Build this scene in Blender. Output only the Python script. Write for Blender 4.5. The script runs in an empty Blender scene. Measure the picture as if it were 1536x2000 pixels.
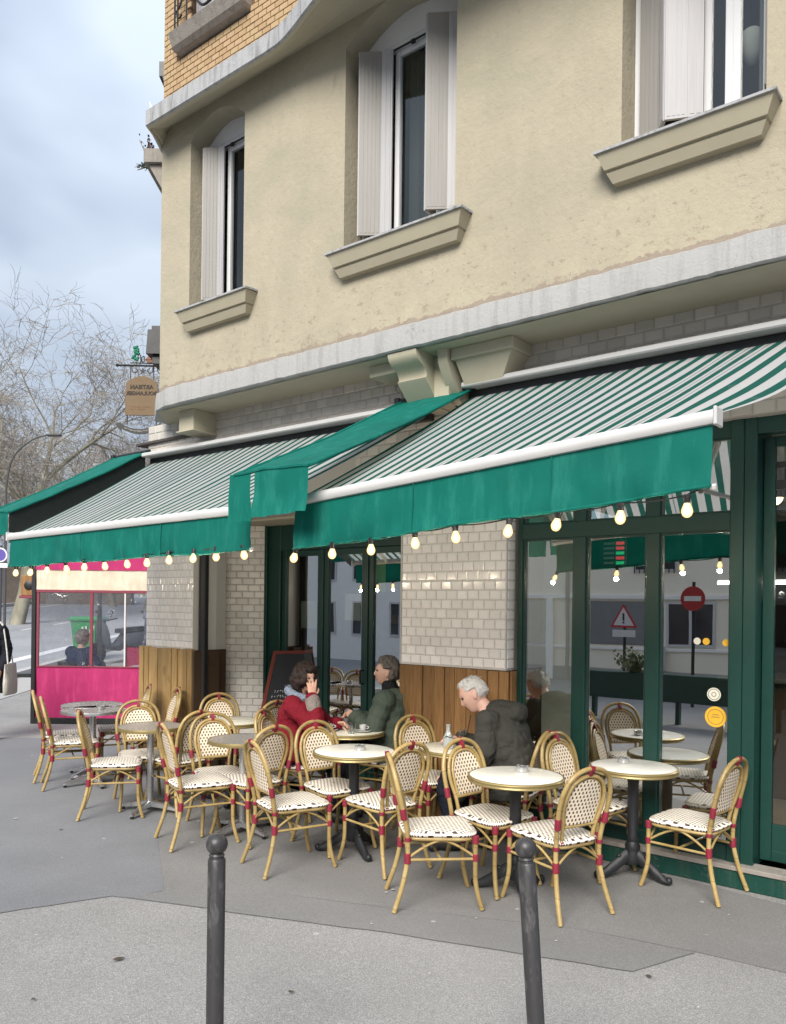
import bpy, bmesh, math, random
from mathutils import Vector, Matrix, Quaternion, noise as mnoise
R = math.radians
random.seed(7)
scn = bpy.context.scene
COL = scn.collection

# ------------------------------------------------------------------ camera
H = 1.80
cam_d = bpy.data.cameras.new('camera'); cam = bpy.data.objects.new('camera', cam_d); COL.objects.link(cam)
cam_d.sensor_fit = 'HORIZONTAL'; cam_d.sensor_width = 36.0
cam_d.lens = 1560.0 / 1536.0 * 36.0
cam_d.shift_y = (1185 - 1000) / 1536.0
cam_d.clip_start = 0.05; cam_d.clip_end = 2000
cam.matrix_world = Matrix.Translation((0, 0, H)) @ Matrix.Rotation(R(90), 4, 'X') @ Matrix.Rotation(0.012, 4, 'Z')
scn.camera = cam
scn.render.resolution_x = 786; scn.render.resolution_y = 1024

# ------------------------------------------------------------------ sky, sun, exposure
SUN_EL, SUN_AZ = R(37), math.atan2(-0.954, -0.31)      # direction towards the veiled sun, behind the camera well up in the cloud
wd = bpy.data.worlds.new('World'); scn.world = wd; wd.use_nodes = True
wn, wl = wd.node_tree.nodes, wd.node_tree.links
wn.clear()
def wnode(t, **k):
    n = wn.new(t)
    for a, b in k.items(): setattr(n, a, b)
    return n
w_out = wnode('ShaderNodeOutputWorld'); w_bg = wnode('ShaderNodeBackground'); w_bg.inputs['Strength'].default_value = 0.05
w_sky = wnode('ShaderNodeTexSky', sky_type='NISHITA', sun_disc=False)
w_sky.sun_elevation = SUN_EL; w_sky.sun_rotation = math.pi / 2 - SUN_AZ
w_tc = wnode('ShaderNodeTexCoord'); w_sep = wnode('ShaderNodeSeparateXYZ')
wl.new(w_tc.outputs['Generated'], w_sep.inputs[0])
def wm(op, a, b=None, clamp=False):
    n = wnode('ShaderNodeMath', operation=op, use_clamp=clamp)
    for i, q in enumerate((a, b)):
        if q is None: continue
        if isinstance(q, (int, float)): n.inputs[i].default_value = q
        else: wl.new(q, n.inputs[i])
    return n.outputs[0]
w_up = wm('MAXIMUM', w_sep.outputs[2], 0.0)
w_den = wm('ADD', w_up, 0.35)
w_cx = wm('DIVIDE', w_sep.outputs[0], w_den); w_cy = wm('DIVIDE', w_sep.outputs[1], w_den)
w_cmb = wnode('ShaderNodeCombineXYZ'); wl.new(w_cx, w_cmb.inputs[0]); wl.new(w_cy, w_cmb.inputs[1]); wl.new(w_up, w_cmb.inputs[2])
w_n1 = wnode('ShaderNodeTexNoise'); w_n1.inputs['Scale'].default_value = 2.1; w_n1.inputs['Detail'].default_value = 3.5
w_n1.inputs['Roughness'].default_value = 0.5; w_n1.inputs['Distortion'].default_value = 0.25
wl.new(w_cmb.outputs[0], w_n1.inputs['Vector'])
w_r = wnode('ShaderNodeValToRGB'); wl.new(w_n1.outputs['Fac'], w_r.inputs[0])
w_r.color_ramp.elements[0].position = 0.37; w_r.color_ramp.elements[0].color = (1.75, 2.12, 2.9, 1)
w_r.color_ramp.elements[1].position = 0.66; w_r.color_ramp.elements[1].color = (3.65, 4.15, 4.8, 1)
w_grad = wm('ADD', wm('MULTIPLY', w_up, 1.0), 0.74)       # an overcast sky is brighter overhead
w_g3 = wnode('ShaderNodeCombineXYZ')
for i in range(3): wl.new(w_grad, w_g3.inputs[i])
w_mul = wnode('ShaderNodeMixRGB', blend_type='MULTIPLY'); w_mul.inputs[0].default_value = 1
wl.new(w_r.outputs[0], w_mul.inputs[1]); wl.new(w_g3.outputs[0], w_mul.inputs[2])
w_mix = wnode('ShaderNodeMixRGB'); w_mix.inputs[0].default_value = 0.94
wl.new(w_sky.outputs[0], w_mix.inputs[1]); wl.new(w_mul.outputs[0], w_mix.inputs[2])
wl.new(w_mix.outputs[0], w_bg.inputs['Color']); wl.new(w_bg.outputs[0], w_out.inputs[0])

sd = bpy.data.lights.new('sun', 'SUN'); sd.energy = 1.5; sd.angle = R(34); sd.color = (1.0, 0.95, 0.87)
sun = bpy.data.objects.new('sun', sd); COL.objects.link(sun)
_s = Vector((math.cos(SUN_EL) * math.cos(SUN_AZ), math.cos(SUN_EL) * math.sin(SUN_AZ), math.sin(SUN_EL)))
sun.rotation_euler = _s.to_track_quat('Z', 'Y').to_euler(); sun.location = _s * 60
vs = scn.view_settings
vs.view_transform = 'Standard'; vs.look = 'None'; vs.exposure = 1.9; vs.gamma = 1.0; vs.use_curve_mapping = False

# ------------------------------------------------------------------ frames
OX, OY = 1.529, 5.721                     # foot of the shopfront plane; u runs along it, v out of it towards the street
EU = Vector((0.7836581, -0.6211924, 0)); EV = Vector((-0.6211924, -0.7836581, 0))
ANG = math.atan2(EU.y, EU.x)
def F(u, v, z=0.0):
    return Vector((OX, OY, 0)) + EU * u + EV * v + Vector((0, 0, z))
def slope(y):                              # the street beyond the corner climbs a little
    if y < 10.5: return 0.0
    if y > 75: return 0.052 * (75 - 10.5 - 2.5)
    d = y - 10.5
    return 0.052 * (d * d / 10 if d < 5 else d - 2.5)

# ------------------------------------------------------------------ mesh helpers
class MB:
    """collects shapes; build() links them as one mesh object"""
    def __init__(s, org=None):
        s.v = []; s.f = []; s.mi = []; s.uv = []; s.m = 0
        s.org = org
    def t(s, p):
        if s.org is None: return (p[0], p[1], p[2])
        return (p[0] - s.org[0], -(p[1] - s.org[1]), p[2] - s.org[2])
    def add(s, vs, fs, uvs=None):
        b = len(s.v); s.v += [s.t(p) for p in vs]
        for i, q in enumerate(fs):
            s.f.append([b + k for k in q]); s.mi.append(s.m)
            s.uv.append(uvs[i] if uvs else None)
    def quad(s, a, b, c, d, uv=None): s.add([a, b, c, d], [(0, 1, 2, 3)], [uv] if uv else None)
    def box(s, x0, x1, y0, y1, z0, z1):
        s.add([(x, y, z) for z in (z0, z1) for y in (y0, y1) for x in (x0, x1)],
              [(0, 2, 3, 1), (4, 5, 7, 6), (0, 1, 5, 4), (2, 6, 7, 3), (0, 4, 6, 2), (1, 3, 7, 5)])
    def cbox(s, x0, x1, y0, y1, z0, z1, c=0.004):
        lo = (min(x0, x1), min(y0, y1), min(z0, z1)); hi = (max(x0, x1), max(y0, y1), max(z0, z1))
        V = []; idx = {}
        for sx in (0, 1):
            for sy in (0, 1):
                for sz in (0, 1):
                    sg = (sx, sy, sz)
                    for a in range(3):
                        p = []
                        for k in range(3):
                            q = hi[k] if sg[k] else lo[k]
                            if k != a: q += -c if sg[k] else c
                            p.append(q)
                        idx[(sg, a)] = len(V); V.append(tuple(p))
        Fc = []
        for a in range(3):
            o = [k for k in range(3) if k != a]
            for sa in (0, 1):
                q = []
                for (b0, b1) in ((0, 0), (1, 0), (1, 1), (0, 1)):
                    sg = [0, 0, 0]; sg[a] = sa; sg[o[0]] = b0; sg[o[1]] = b1; q.append(idx[(tuple(sg), a)])
                Fc.append(q)
            for b0 in (0, 1):
                for b1 in (0, 1):
                    A = [0, 0, 0]; A[o[0]] = b0; A[o[1]] = b1; B = list(A); A[a] = 0; B[a] = 1
                    Fc.append([idx[(tuple(A), o[0])], idx[(tuple(B), o[0])], idx[(tuple(B), o[1])], idx[(tuple(A), o[1])]])
        for sg in set(k[0] for k in idx): Fc.append([idx[(sg, 0)], idx[(sg, 1)], idx[(sg, 2)]])
        s.add(V, Fc)
    def tube(s, pts, r, n=8, closed=False, caps=True, flat=1.0, up=None):
        P = [Vector(p) for p in pts]; k = len(P)
        rr = r if isinstance(r, (list, tuple)) else [r] * k
        T = []
        for i in range(k):
            if closed: d = P[(i + 1) % k] - P[i - 1]
            else: d = P[min(i + 1, k - 1)] - P[max(i - 1, 0)]
            T.append(d.normalized() if d.length > 1e-9 else Vector((0, 0, 1)))
        ref = Vector(up) if up else (Vector((0, 0, 1)) if abs(T[0].z) < 0.9 else Vector((1, 0, 0)))
        nv = (ref - T[0] * ref.dot(T[0])).normalized()
        V = []
        for i in range(k):
            if i:
                ax = T[i - 1].cross(T[i])
                if ax.length > 1e-7: nv = Quaternion(ax.normalized(), T[i - 1].angle(T[i])) @ nv
            nv = (nv - T[i] * nv.dot(T[i])).normalized()
            b = T[i].cross(nv)
            for j in range(n):
                a = 2 * math.pi * j / n
                V.append(tuple(P[i] + (nv * math.cos(a) * flat + b * math.sin(a)) * rr[i]))
        Fc = []
        for i in range(k if closed else k - 1):
            for j in range(n):
                a = i * n + j; b2 = i * n + (j + 1) % n; c = ((i + 1) % k) * n
                Fc.append((a, b2, c + (j + 1) % n, c + j))
        if caps and not closed:
            Fc.append(tuple(range(n - 1, -1, -1))); Fc.append(tuple((k - 1) * n + j for j in range(n)))
        s.add(V, Fc)
    def lathe(s, prof, n=24, c=(0, 0, 0), sx=1, sy=1, caps=True):
        V = []; Fc = []
        for (r, z) in prof:
            for j in range(n):
                a = 2 * math.pi * j / n
                V.append((c[0] + r * math.cos(a) * sx, c[1] + r * math.sin(a) * sy, c[2] + z))
        k = len(prof)
        for i in range(k - 1):
            for j in range(n):
                Fc.append((i * n + j, i * n + (j + 1) % n, (i + 1) * n + (j + 1) % n, (i + 1) * n + j))
        if caps: Fc.append(tuple(range(n - 1, -1, -1))); Fc.append(tuple((k - 1) * n + j for j in range(n)))
        s.add(V, Fc)
    def loft(s, rings, caps=True, closed=True):
        n = len(rings[0]); V = [tuple(p) for r in rings for p in r]; Fc = []
        for i in range(len(rings) - 1):
            for j in range(n if closed else n - 1):
                Fc.append((i * n + j, i * n + (j + 1) % n, (i + 1) * n + (j + 1) % n, (i + 1) * n + j))
        if caps:
            Fc.append(tuple(range(n - 1, -1, -1))); Fc.append(tuple((len(rings) - 1) * n + j for j in range(n)))
        s.add(V, Fc)
    def prism(s, poly, fn, a, b):
        """poly of (p,q); fn(p,q,t) -> point; extruded from t=a to t=b"""
        s.loft([[fn(p, q, a) for p, q in poly], [fn(p, q, b) for p, q in poly]])
    def ball(s, c, r, n=12, m=8, sc=(1, 1, 1)):
        rings = []
        for i in range(m + 1):
            th = math.pi * max(0.02, min(0.98, i / m))
            rings.append([(c[0] + r * sc[0] * math.sin(th) * math.cos(2 * math.pi * j / n), c[1] + r * sc[1] * math.sin(th) * math.sin(2 * math.pi * j / n), c[2] + r * sc[2] * math.cos(th)) for j in range(n)])
        s.loft(rings)
    def mesh(s, name, mats, smooth=None, fix=True):
        me = bpy.data.meshes.new(name); me.from_pydata(s.v, [], s.f)
        for m in (mats if isinstance(mats, (list, tuple)) else [mats]): me.materials.append(m)
        for p, i in zip(me.polygons, s.mi): p.material_index = i
        if any(u is not None for u in s.uv):
            ul = me.uv_layers.new(name='UVMap')
            for p, u in zip(me.polygons, s.uv):
                if u:
                    for li, q in zip(p.loop_indices, u): ul.data[li].uv = q
        if fix:
            bm = bmesh.new(); bm.from_mesh(me); bmesh.ops.recalc_face_normals(bm, faces=bm.faces); bm.to_mesh(me); bm.free()
        if smooth:
            me.polygons.foreach_set('use_smooth', [True] * len(me.polygons)); me.set_sharp_from_angle(angle=R(smooth))
        me.update(); return me
    def build(s, name, mats, parent=None, smooth=None, loc=(0, 0, 0), rotz=0, fix=True):
        return obj(name, s.mesh(name, mats, smooth, fix), parent, loc, rotz)
def obj(name, me, parent=None, loc=(0, 0, 0), rotz=0):
    o = bpy.data.objects.new(name, me); COL.objects.link(o)
    o.parent = parent; o.location = loc; o.rotation_euler = (0, 0, rotz)
    return o
def tag(o, label=None, cat=None, group=None, kind=None):
    for k, q in (('label', label), ('category', cat), ('group', group), ('kind', kind)):
        if q: o[k] = q
    return o
def thing(name, label, cat, loc=(0, 0, 0), rotz=0, group=None):
    return tag(obj(name, None, None, loc, rotz), label, cat, group)
def bthing(name, label, cat, u, v, z, group=None):
    return thing(name, label, cat, F(u, v, z), ANG, group)
def copy_tree(o, parent=None):
    c = o.copy(); COL.objects.link(c); c.parent = parent
    for ch in o.children: copy_tree(ch, c)
    return c
def spline(pts, k=6, closed=False):
    P = [Vector(p) for p in pts]; n = len(P); out = []
    for i in range(n if closed else n - 1):
        if closed: a, b, c, d = P[i - 1], P[i], P[(i + 1) % n], P[(i + 2) % n]
        else: a, b, c, d = P[max(i - 1, 0)], P[i], P[i + 1], P[min(i + 2, n - 1)]
        for j in range(k):
            t = j / k
            out.append(0.5 * ((2 * b) + (c - a) * t + (2 * a - 5 * b + 4 * c - d) * t * t + (3 * b - a - 3 * c + d) * t ** 3))
    if not closed: out.append(P[-1])
    return out

# ------------------------------------------------------------------ materials
class NT:
    def __init__(s, name):
        s.m = bpy.data.materials.new(name); s.m.use_nodes = True
        s.n = s.m.node_tree.nodes; s.l = s.m.node_tree.links; s.n.clear()
        s.out = s.n.new('ShaderNodeOutputMaterial'); s.tc = s.n.new('ShaderNodeTexCoord')
    def node(s, t, **k):
        n = s.n.new(t)
        for a, b in k.items(): setattr(n, a, b)
        return n
    def set(s, n, **k):
        for a, q in k.items():
            i = n.inputs[a.replace('_', ' ')]
            if isinstance(q, bpy.types.NodeSocket): s.l.new(q, i)
            else: i.default_value = q
        return n
    def m_(s, op, a, b=0.0, c=None, clamp=False):
        n = s.node('ShaderNodeMath', operation=op, use_clamp=clamp)
        for i, q in enumerate((a, b) if c is None else (a, b, c)):
            if isinstance(q, (int, float)): n.inputs[i].default_value = q
            else: s.l.new(q, n.inputs[i])
        return n.outputs[0]
    def noise(s, scale, detail=4, rough=0.55, vec=None, dist=0):
        n = s.node('ShaderNodeTexNoise'); n.inputs['Scale'].default_value = scale; n.inputs['Detail'].default_value = detail
        n.inputs['Roughness'].default_value = rough; n.inputs['Distortion'].default_value = dist
        s.l.new(vec if vec is not None else s.tc.outputs['Object'], n.inputs['Vector']); return n.outputs['Fac']
    def voro(s, scale, vec=None, feature='F1'):
        n = s.node('ShaderNodeTexVoronoi', feature=feature); n.inputs['Scale'].default_value = scale
        s.l.new(vec if vec is not None else s.tc.outputs['Object'], n.inputs['Vector']); return n
    def mapping(s, scale=(1, 1, 1), src='Object', rot=(0, 0, 0)):
        n = s.node('ShaderNodeMapping'); n.inputs['Scale'].default_value = scale; n.inputs['Rotation'].default_value = rot
        s.l.new(s.tc.outputs[src], n.inputs['Vector']); return n.outputs[0]
    def ramp(s, fac, stops):
        n = s.node('ShaderNodeValToRGB'); cr = n.color_ramp
        while len(cr.elements) < len(stops): cr.elements.new(0.5)
        for e, (p, c) in zip(cr.elements, stops):
            e.position = p; e.color = tuple(c) + (1,) if len(c) == 3 else c
        s.l.new(fac, n.inputs[0]); return n.outputs[0]
    def mix(s, fac, a, b, mode='MIX'):
        n = s.node('ShaderNodeMixRGB', blend_type=mode)
        for i, q in enumerate((fac, a, b)):
            if isinstance(q, (int, float)): n.inputs[i].default_value = q
            elif isinstance(q, tuple): n.inputs[i].default_value = q + (1,) if len(q) == 3 else q
            else: s.l.new(q, n.inputs[i])
        return n.outputs[0]
    def bump(s, height, strength=0.3, dist=0.01):
        n = s.node('ShaderNodeBump'); n.inputs['Strength'].default_value = strength; n.inputs['Distance'].default_value = dist
        s.l.new(height, n.inputs['Height']); return n.outputs[0]
    def bsdf(s, color, rough=0.6, metal=0.0, normal=None, spec=None, **k):
        n = s.node('ShaderNodeBsdfPrincipled')
        def put(nm, q):
            if isinstance(q, bpy.types.NodeSocket): s.l.new(q, n.inputs[nm])
            elif isinstance(q, tuple): n.inputs[nm].default_value = q + (1,) if len(q) == 3 else q
            else: n.inputs[nm].default_value = q
        put('Base Color', color); put('Roughness', rough); put('Metallic', metal)
        if spec is not None: put('Specular IOR Level', spec)
        if normal is not None: s.l.new(normal, n.inputs['Normal'])
        for a, q in k.items(): put(a.replace('_', ' '), q)
        return n.outputs[0]
    def done(s, shader): s.l.new(shader, s.out.inputs[0]); return s.m
def pbr(name, col, rough=0.6, metal=0.0, var=0.12, scale=6.0, bs=40.0, b=0.1, bd=0.004, spec=None, rnd=0.0, **k):
    t = NT(name)
    n = t.noise(scale, 5)
    c = t.mix(n, tuple(q * (1 - var) for q in col), tuple(min(1, q * (1 + var)) for q in col))
    if rnd:
        oi = t.node('ShaderNodeObjectInfo'); hs = t.node('ShaderNodeHueSaturation')
        t.l.new(c, hs.inputs['Color']); t.l.new(t.m_('ADD', t.m_('MULTIPLY', oi.outputs['Random'], rnd * 2), 1 - rnd), hs.inputs['Value'])
        c = hs.outputs[0]
    nm = t.bump(t.noise(bs, 4), b, bd) if b else None
    r = t.m_('ADD', t.m_('MULTIPLY', t.noise(scale * 2.3, 3), 0.2), rough - 0.1)
    return t.done(t.bsdf(c, r, metal, nm, spec, **k))
def emit(name, col, s):
    t = NT(name); e = t.node('ShaderNodeEmission'); e.inputs[0].default_value = col + (1,); e.inputs[1].default_value = s
    return t.done(e.outputs[0])
M = {}
def mk_asphalt(name, dark, light, speck, bump=0.35):
    t = NT(name)
    v = t.voro(240); fine = t.noise(330, 3, 0.7); mid = t.noise(1.3, 5, 0.6); big = t.noise(0.35, 4, 0.6)
    c = t.ramp(fine, [(0.25, dark), (0.75, light)])
    sc = t.node('ShaderNodeSeparateColor'); t.l.new(v.outputs['Color'], sc.inputs[0])
    c = t.mix(t.m_('MULTIPLY', t.m_('GREATER_THAN', sc.outputs[0], 0.62), speck), c, tuple(min(1, q * 1.9) for q in light))
    c = t.mix(t.m_('MULTIPLY', t.m_('LESS_THAN', sc.outputs[1], 0.22), speck * 0.9), c, tuple(q * 0.5 for q in dark))
    c = t.mix(t.ramp(mid, [(0.35, (0, 0, 0)), (0.7, (0.32, 0.32, 0.32))]), c, tuple(q * 0.72 for q in dark))
    c = t.mix(t.ramp(big, [(0.4, (0, 0, 0)), (0.65, (0.3, 0.3, 0.3))]), c, tuple(q * 1.15 for q in light))
    # trodden gum and paint spots
    g = t.voro(3.4); gs = t.node('ShaderNodeSeparateColor'); t.l.new(g.outputs['Color'], gs.inputs[0])
    wob = t.m_('MULTIPLY', t.noise(30, 2), 0.05)
    spot = t.m_('MULTIPLY', t.m_('LESS_THAN', t.m_('ADD', g.outputs['Distance'], wob), 0.078), t.m_('GREATER_THAN', gs.outputs[0], 0.35))
    c = t.mix(t.m_('MULTIPLY', spot, 0.62), c, (0.47, 0.46, 0.45))
    g2 = t.voro(1.7); gs2 = t.node('ShaderNodeSeparateColor'); t.l.new(g2.outputs['Color'], gs2.inputs[0])
    spot2 = t.m_('MULTIPLY', t.m_('LESS_THAN', t.m_('ADD', g2.outputs['Distance'], wob), 0.075), t.m_('GREATER_THAN', gs2.outputs[1], 0.5))
    c = t.mix(t.m_('MULTIPLY', spot2, 0.45), c, (0.05, 0.05, 0.05))
    # hairline cracks
    cr = t.voro(0.8, t.mapping((1, 1, 1)), 'DISTANCE_TO_EDGE')
    ck = t.m_('MULTIPLY', t.m_('LESS_THAN', t.m_('ADD', cr.outputs['Distance'], t.m_('MULTIPLY', t.noise(9, 3), 0.02)), 0.0135), t.m_('GREATER_THAN', t.noise(0.5, 2), 0.56))
    c = t.mix(t.m_('MULTIPLY', ck, 0.0), c, tuple(q * 0.35 for q in dark))
    return t.done(t.bsdf(c, 0.85, 0, t.bump(t.m_('ADD', t.m_('MULTIPLY', v.outputs['Distance'], 0.8), fine), bump, 0.004), 0.3))
M['asphalt'] = mk_asphalt('pavement_asphalt', (0.195, 0.19, 0.185), (0.29, 0.283, 0.277), 0.45)
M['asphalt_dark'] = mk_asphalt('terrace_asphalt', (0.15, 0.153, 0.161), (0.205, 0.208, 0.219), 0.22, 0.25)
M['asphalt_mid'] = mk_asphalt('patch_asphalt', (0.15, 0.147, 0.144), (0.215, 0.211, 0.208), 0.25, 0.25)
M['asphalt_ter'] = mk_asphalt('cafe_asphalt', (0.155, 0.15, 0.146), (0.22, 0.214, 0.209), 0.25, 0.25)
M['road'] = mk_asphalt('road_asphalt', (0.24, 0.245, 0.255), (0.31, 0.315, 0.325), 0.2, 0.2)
M['kerb'] = pbr('granite', (0.42, 0.41, 0.40), 0.8, bs=120, b=0.25, scale=20)
M['mark'] = pbr('road_paint', (0.62, 0.62, 0.62), 0.7, var=0.25, scale=8)
M['setts'] = pbr('pale_paving', (0.36, 0.35, 0.34), 0.85, bs=60, b=0.3)

def mk_plaster():
    t = NT('cream_plaster')
    c = t.mix(t.noise(0.9, 6, 0.62), (0.37, 0.326, 0.24), (0.425, 0.38, 0.288))
    c = t.mix(t.ramp(t.noise(3.6, 6, 0.7, t.mapping((1, 1, 0.8)), 0.6), [(0.42, (0, 0, 0)), (0.62, (0.28, 0.28, 0.28))]), c, (0.33, 0.295, 0.22))
    c = t.mix(t.ramp(t.noise(0.75, 5, 0.6, t.mapping((1.0, 1.0, 1.6)), 0.8), [(0.47, (0, 0, 0)), (0.66, (0.6, 0.6, 0.6))]), c, (0.30, 0.28, 0.215))
    c = t.mix(t.ramp(t.noise(2.4, 6, 0.65, t.mapping((1, 1, 0.35))), [(0.5, (0, 0, 0)), (0.72, (0.55, 0.55, 0.55))]), c, (0.31, 0.285, 0.215))
    c = t.mix(t.ramp(t.noise(16, 4, 0.7), [(0.6, (0, 0, 0)), (0.7, (0.5, 0.5, 0.5))]), c, (0.28, 0.24, 0.175))
    # chips along the foot of the wall
    z = t.node('ShaderNodeSeparateXYZ'); t.l.new(t.tc.outputs['Object'], z.inputs[0])
    low = t.m_('SUBTRACT', 1.0, t.m_('MULTIPLY', t.m_('SUBTRACT', z.outputs[2], 4.2), 0.9), clamp=True)
    chip = t.m_('GREATER_THAN', t.m_('ADD', t.noise(13, 5, 0.75, t.mapping((1, 1, 1.6))), t.m_('MULTIPLY', low, 0.11)), 0.70)
    c = t.mix(t.m_('MULTIPLY', chip, 0.5), c, (0.26, 0.20, 0.15))
    seam = t.m_('LESS_THAN', t.m_('ADD', z.outputs[2], t.m_('MULTIPLY', t.noise(7, 6, 0.75), 0.16)), 4.285)
    c = t.mix(t.m_('MULTIPLY', seam, 0.7), c, (0.25, 0.20, 0.165))
    cr = t.voro(0.9, t.mapping((1.2, 1.2, 0.4)), 'DISTANCE_TO_EDGE')
    ck = t.m_('MULTIPLY', t.m_('LESS_THAN', t.m_('ADD', cr.outputs['Distance'], t.m_('MULTIPLY', t.noise(14, 4), 0.02)), 0.0125), t.m_('GREATER_THAN', t.noise(1.9, 2), 0.60))
    c = t.mix(t.m_('MULTIPLY', ck, 0.35), c, (0.26, 0.22, 0.17))
    h = t.m_('ADD', t.noise(22, 6, 0.6), t.m_('MULTIPLY', t.noise(140, 3), 0.35))
    h = t.m_('SUBTRACT', h, t.m_('MULTIPLY', chip, 0.4))
    return t.done(t.bsdf(c, 0.9, 0, t.bump(h, 0.5, 0.014), 0.2))
M['plaster'] = mk_plaster()
M['trim'] = pbr('cream_trim', (0.44, 0.40, 0.30), 0.85, var=0.1, scale=5, bs=50, b=0.12)
M['sillcream'] = pbr('sill_cream', (0.345, 0.308, 0.225), 0.85, var=0.12, scale=4, bs=60, b=0.12)
def mk_flaked(name, base, dark, str_=0.55):
    t = NT(name)
    c = t.mix(t.noise(3, 5, 0.65), base, tuple(q * 0.88 for q in base))
    c = t.mix(t.ramp(t.noise(7, 6, 0.7, t.mapping((2.2, 2.2, 0.22))), [(0.48, (0, 0, 0)), (0.72, (str_, str_, str_))]), c, dark)
    c = t.mix(t.ramp(t.noise(20, 6, 0.75), [(0.6, (0, 0, 0)), (0.68, (0.6, 0.6, 0.6))]), c, tuple(q * 0.75 for q in base))
    wv = t.node('ShaderNodeVectorMath', operation='ADD'); t.l.new(t.mapping((1, 1, 1.8)), wv.inputs[0]); nn = t.node('ShaderNodeTexNoise'); nn.inputs['Scale'].default_value = 6.0; t.l.new(t.tc.outputs['Object'], nn.inputs['Vector']); sc_ = t.node('ShaderNodeVectorMath', operation='SCALE'); sc_.inputs['Scale'].default_value = 0.5; t.l.new(nn.outputs['Color'], sc_.inputs[0]); t.l.new(sc_.outputs[0], wv.inputs[1])
    cr = t.voro(3.4, wv.outputs[0], 'DISTANCE_TO_EDGE')
    ck = t.m_('MULTIPLY', t.m_('LESS_THAN', t.m_('ADD', cr.outputs['Distance'], t.m_('MULTIPLY', t.noise(18, 4), 0.03)), 0.02), t.m_('GREATER_THAN', t.noise(2.2, 2), 0.56))
    c = t.mix(t.m_('MULTIPLY', ck, 0.5), c, (0.16, 0.145, 0.13))
    return t.done(t.bsdf(c, 0.8, 0, t.bump(t.m_('SUBTRACT', t.noise(26, 6, 0.7), t.m_('MULTIPLY', ck, 0.6)), 0.5, 0.012), 0.25))
M['fascia'] = mk_flaked('flaking_white_paint', (0.40, 0.395, 0.385), (0.26, 0.25, 0.235), 0.7)
M['zinc'] = mk_flaked('streaked_zinc', (0.38, 0.38, 0.385), (0.13, 0.13, 0.125), 0.95)
M['stone'] = mk_flaked('grey_sill_stone', (0.30, 0.27, 0.24), (0.14, 0.13, 0.12), 0.7)
def mk_tile(name, col, rough=0.12, var=0.07):
    t = NT(name); oi = t.node('ShaderNodeObjectInfo')
    hs = t.node('ShaderNodeHueSaturation'); t.l.new(t.m_('ADD', t.m_('MULTIPLY', oi.outputs['Random'], var * 2), 1 - var), hs.inputs['Value'])
    t.l.new(t.mix(t.noise(9, 3), tuple(q * 0.95 for q in col), col), hs.inputs['Color'])
    c = t.mix(t.ramp(t.noise(34, 4, 0.7), [(0.64, (0, 0, 0)), (0.72, (0.3, 0.3, 0.3))]), hs.outputs[0], (0.3, 0.28, 0.25))
    return t.done(t.bsdf(c, rough, 0, t.bump(t.noise(14, 2), 0.08, 0.003), 0.5))
M['tile'] = mk_tile('glazed_tile', (0.90, 0.845, 0.81))
M['tile_dull'] = mk_tile('dusty_tile', (0.50, 0.465, 0.42), 0.35, 0.1)
M['tile_grey'] = mk_tile('grey_tile', (0.80, 0.76, 0.71), 0.25, 0.09)
M['grout'] = pbr('grout', (0.42, 0.395, 0.365), 0.9, bs=90)
M['grout_pale'] = pbr('pale_grout', (0.58, 0.555, 0.52), 0.9, bs=90)
def mk_wood(name, a, b, c3, rough=0.55):
    t = NT(name); oi = t.node('ShaderNodeObjectInfo')
    ofs = t.node('ShaderNodeVectorMath', operation='ADD'); t.l.new(t.tc.outputs['Object'], ofs.inputs[0])
    cx = t.node('ShaderNodeCombineXYZ'); t.l.new(t.m_('MULTIPLY', oi.outputs['Random'], 31), cx.inputs[0]); t.l.new(t.m_('MULTIPLY', oi.outputs['Random'], 17), cx.inputs[2]); t.l.new(cx.outputs[0], ofs.inputs[1])
    mp = t.node('ShaderNodeMapping'); mp.inputs['Scale'].default_value = (14, 14, 0.9); t.l.new(ofs.outputs[0], mp.inputs[0])
    g = t.noise(2.4, 6, 0.65, mp.outputs[0], 1.4)
    col = t.ramp(g, [(0.25, a), (0.52, b), (0.78, c3)])
    mk = t.node('ShaderNodeMapping'); mk.inputs['Scale'].default_value = (9, 9, 3.2); t.l.new(ofs.outputs[0], mk.inputs[0])
    kn = t.noise(1.0, 2, 0.4, mk.outputs[0])
    col = t.mix(t.ramp(kn, [(0.70, (0, 0, 0)), (0.76, (0.5, 0.5, 0.5))]), col, tuple(q * 0.55 for q in a))
    hs = t.node('ShaderNodeHueSaturation'); t.l.new(t.m_('ADD', t.m_('MULTIPLY', oi.outputs['Random'], 0.5), 0.75), hs.inputs['Value']); t.l.new(col, hs.inputs['Color'])
    return t.done(t.bsdf(hs.outputs[0], rough, 0, t.bump(g, 0.2, 0.004), 0.35))
M['wood'] = mk_wood('stained_pine', (0.13, 0.06, 0.02), (0.235, 0.122, 0.045), (0.32, 0.18, 0.07))
M['wood_pale'] = mk_wood('pale_pine', (0.27, 0.16, 0.06), (0.40, 0.255, 0.105), (0.50, 0.34, 0.15))
M['woodback'] = pbr('dark_wood', (0.07, 0.04, 0.02), 0.8)
M['green'] = pbr('bottle_green_paint', (0.006, 0.040, 0.031), 0.38, var=0.15, bs=30, b=0.03)
M['green_worn'] = mk_flaked('worn_green_paint', (0.007, 0.05, 0.037), (0.06, 0.085, 0.07), 0.5)
M['black'] = pbr('black_metal', (0.012, 0.012, 0.013), 0.45, b=0.03)
M['iron'] = pbr('wrought_iron', (0.025, 0.025, 0.027), 0.5, 0.4)
M['white_metal'] = pbr('white_lacquer', (0.52, 0.51, 0.50), 0.4, var=0.06, b=0.02)
M['pvc'] = pbr('white_frame', (0.60, 0.60, 0.61), 0.35, var=0.05, b=0.02)
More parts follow.
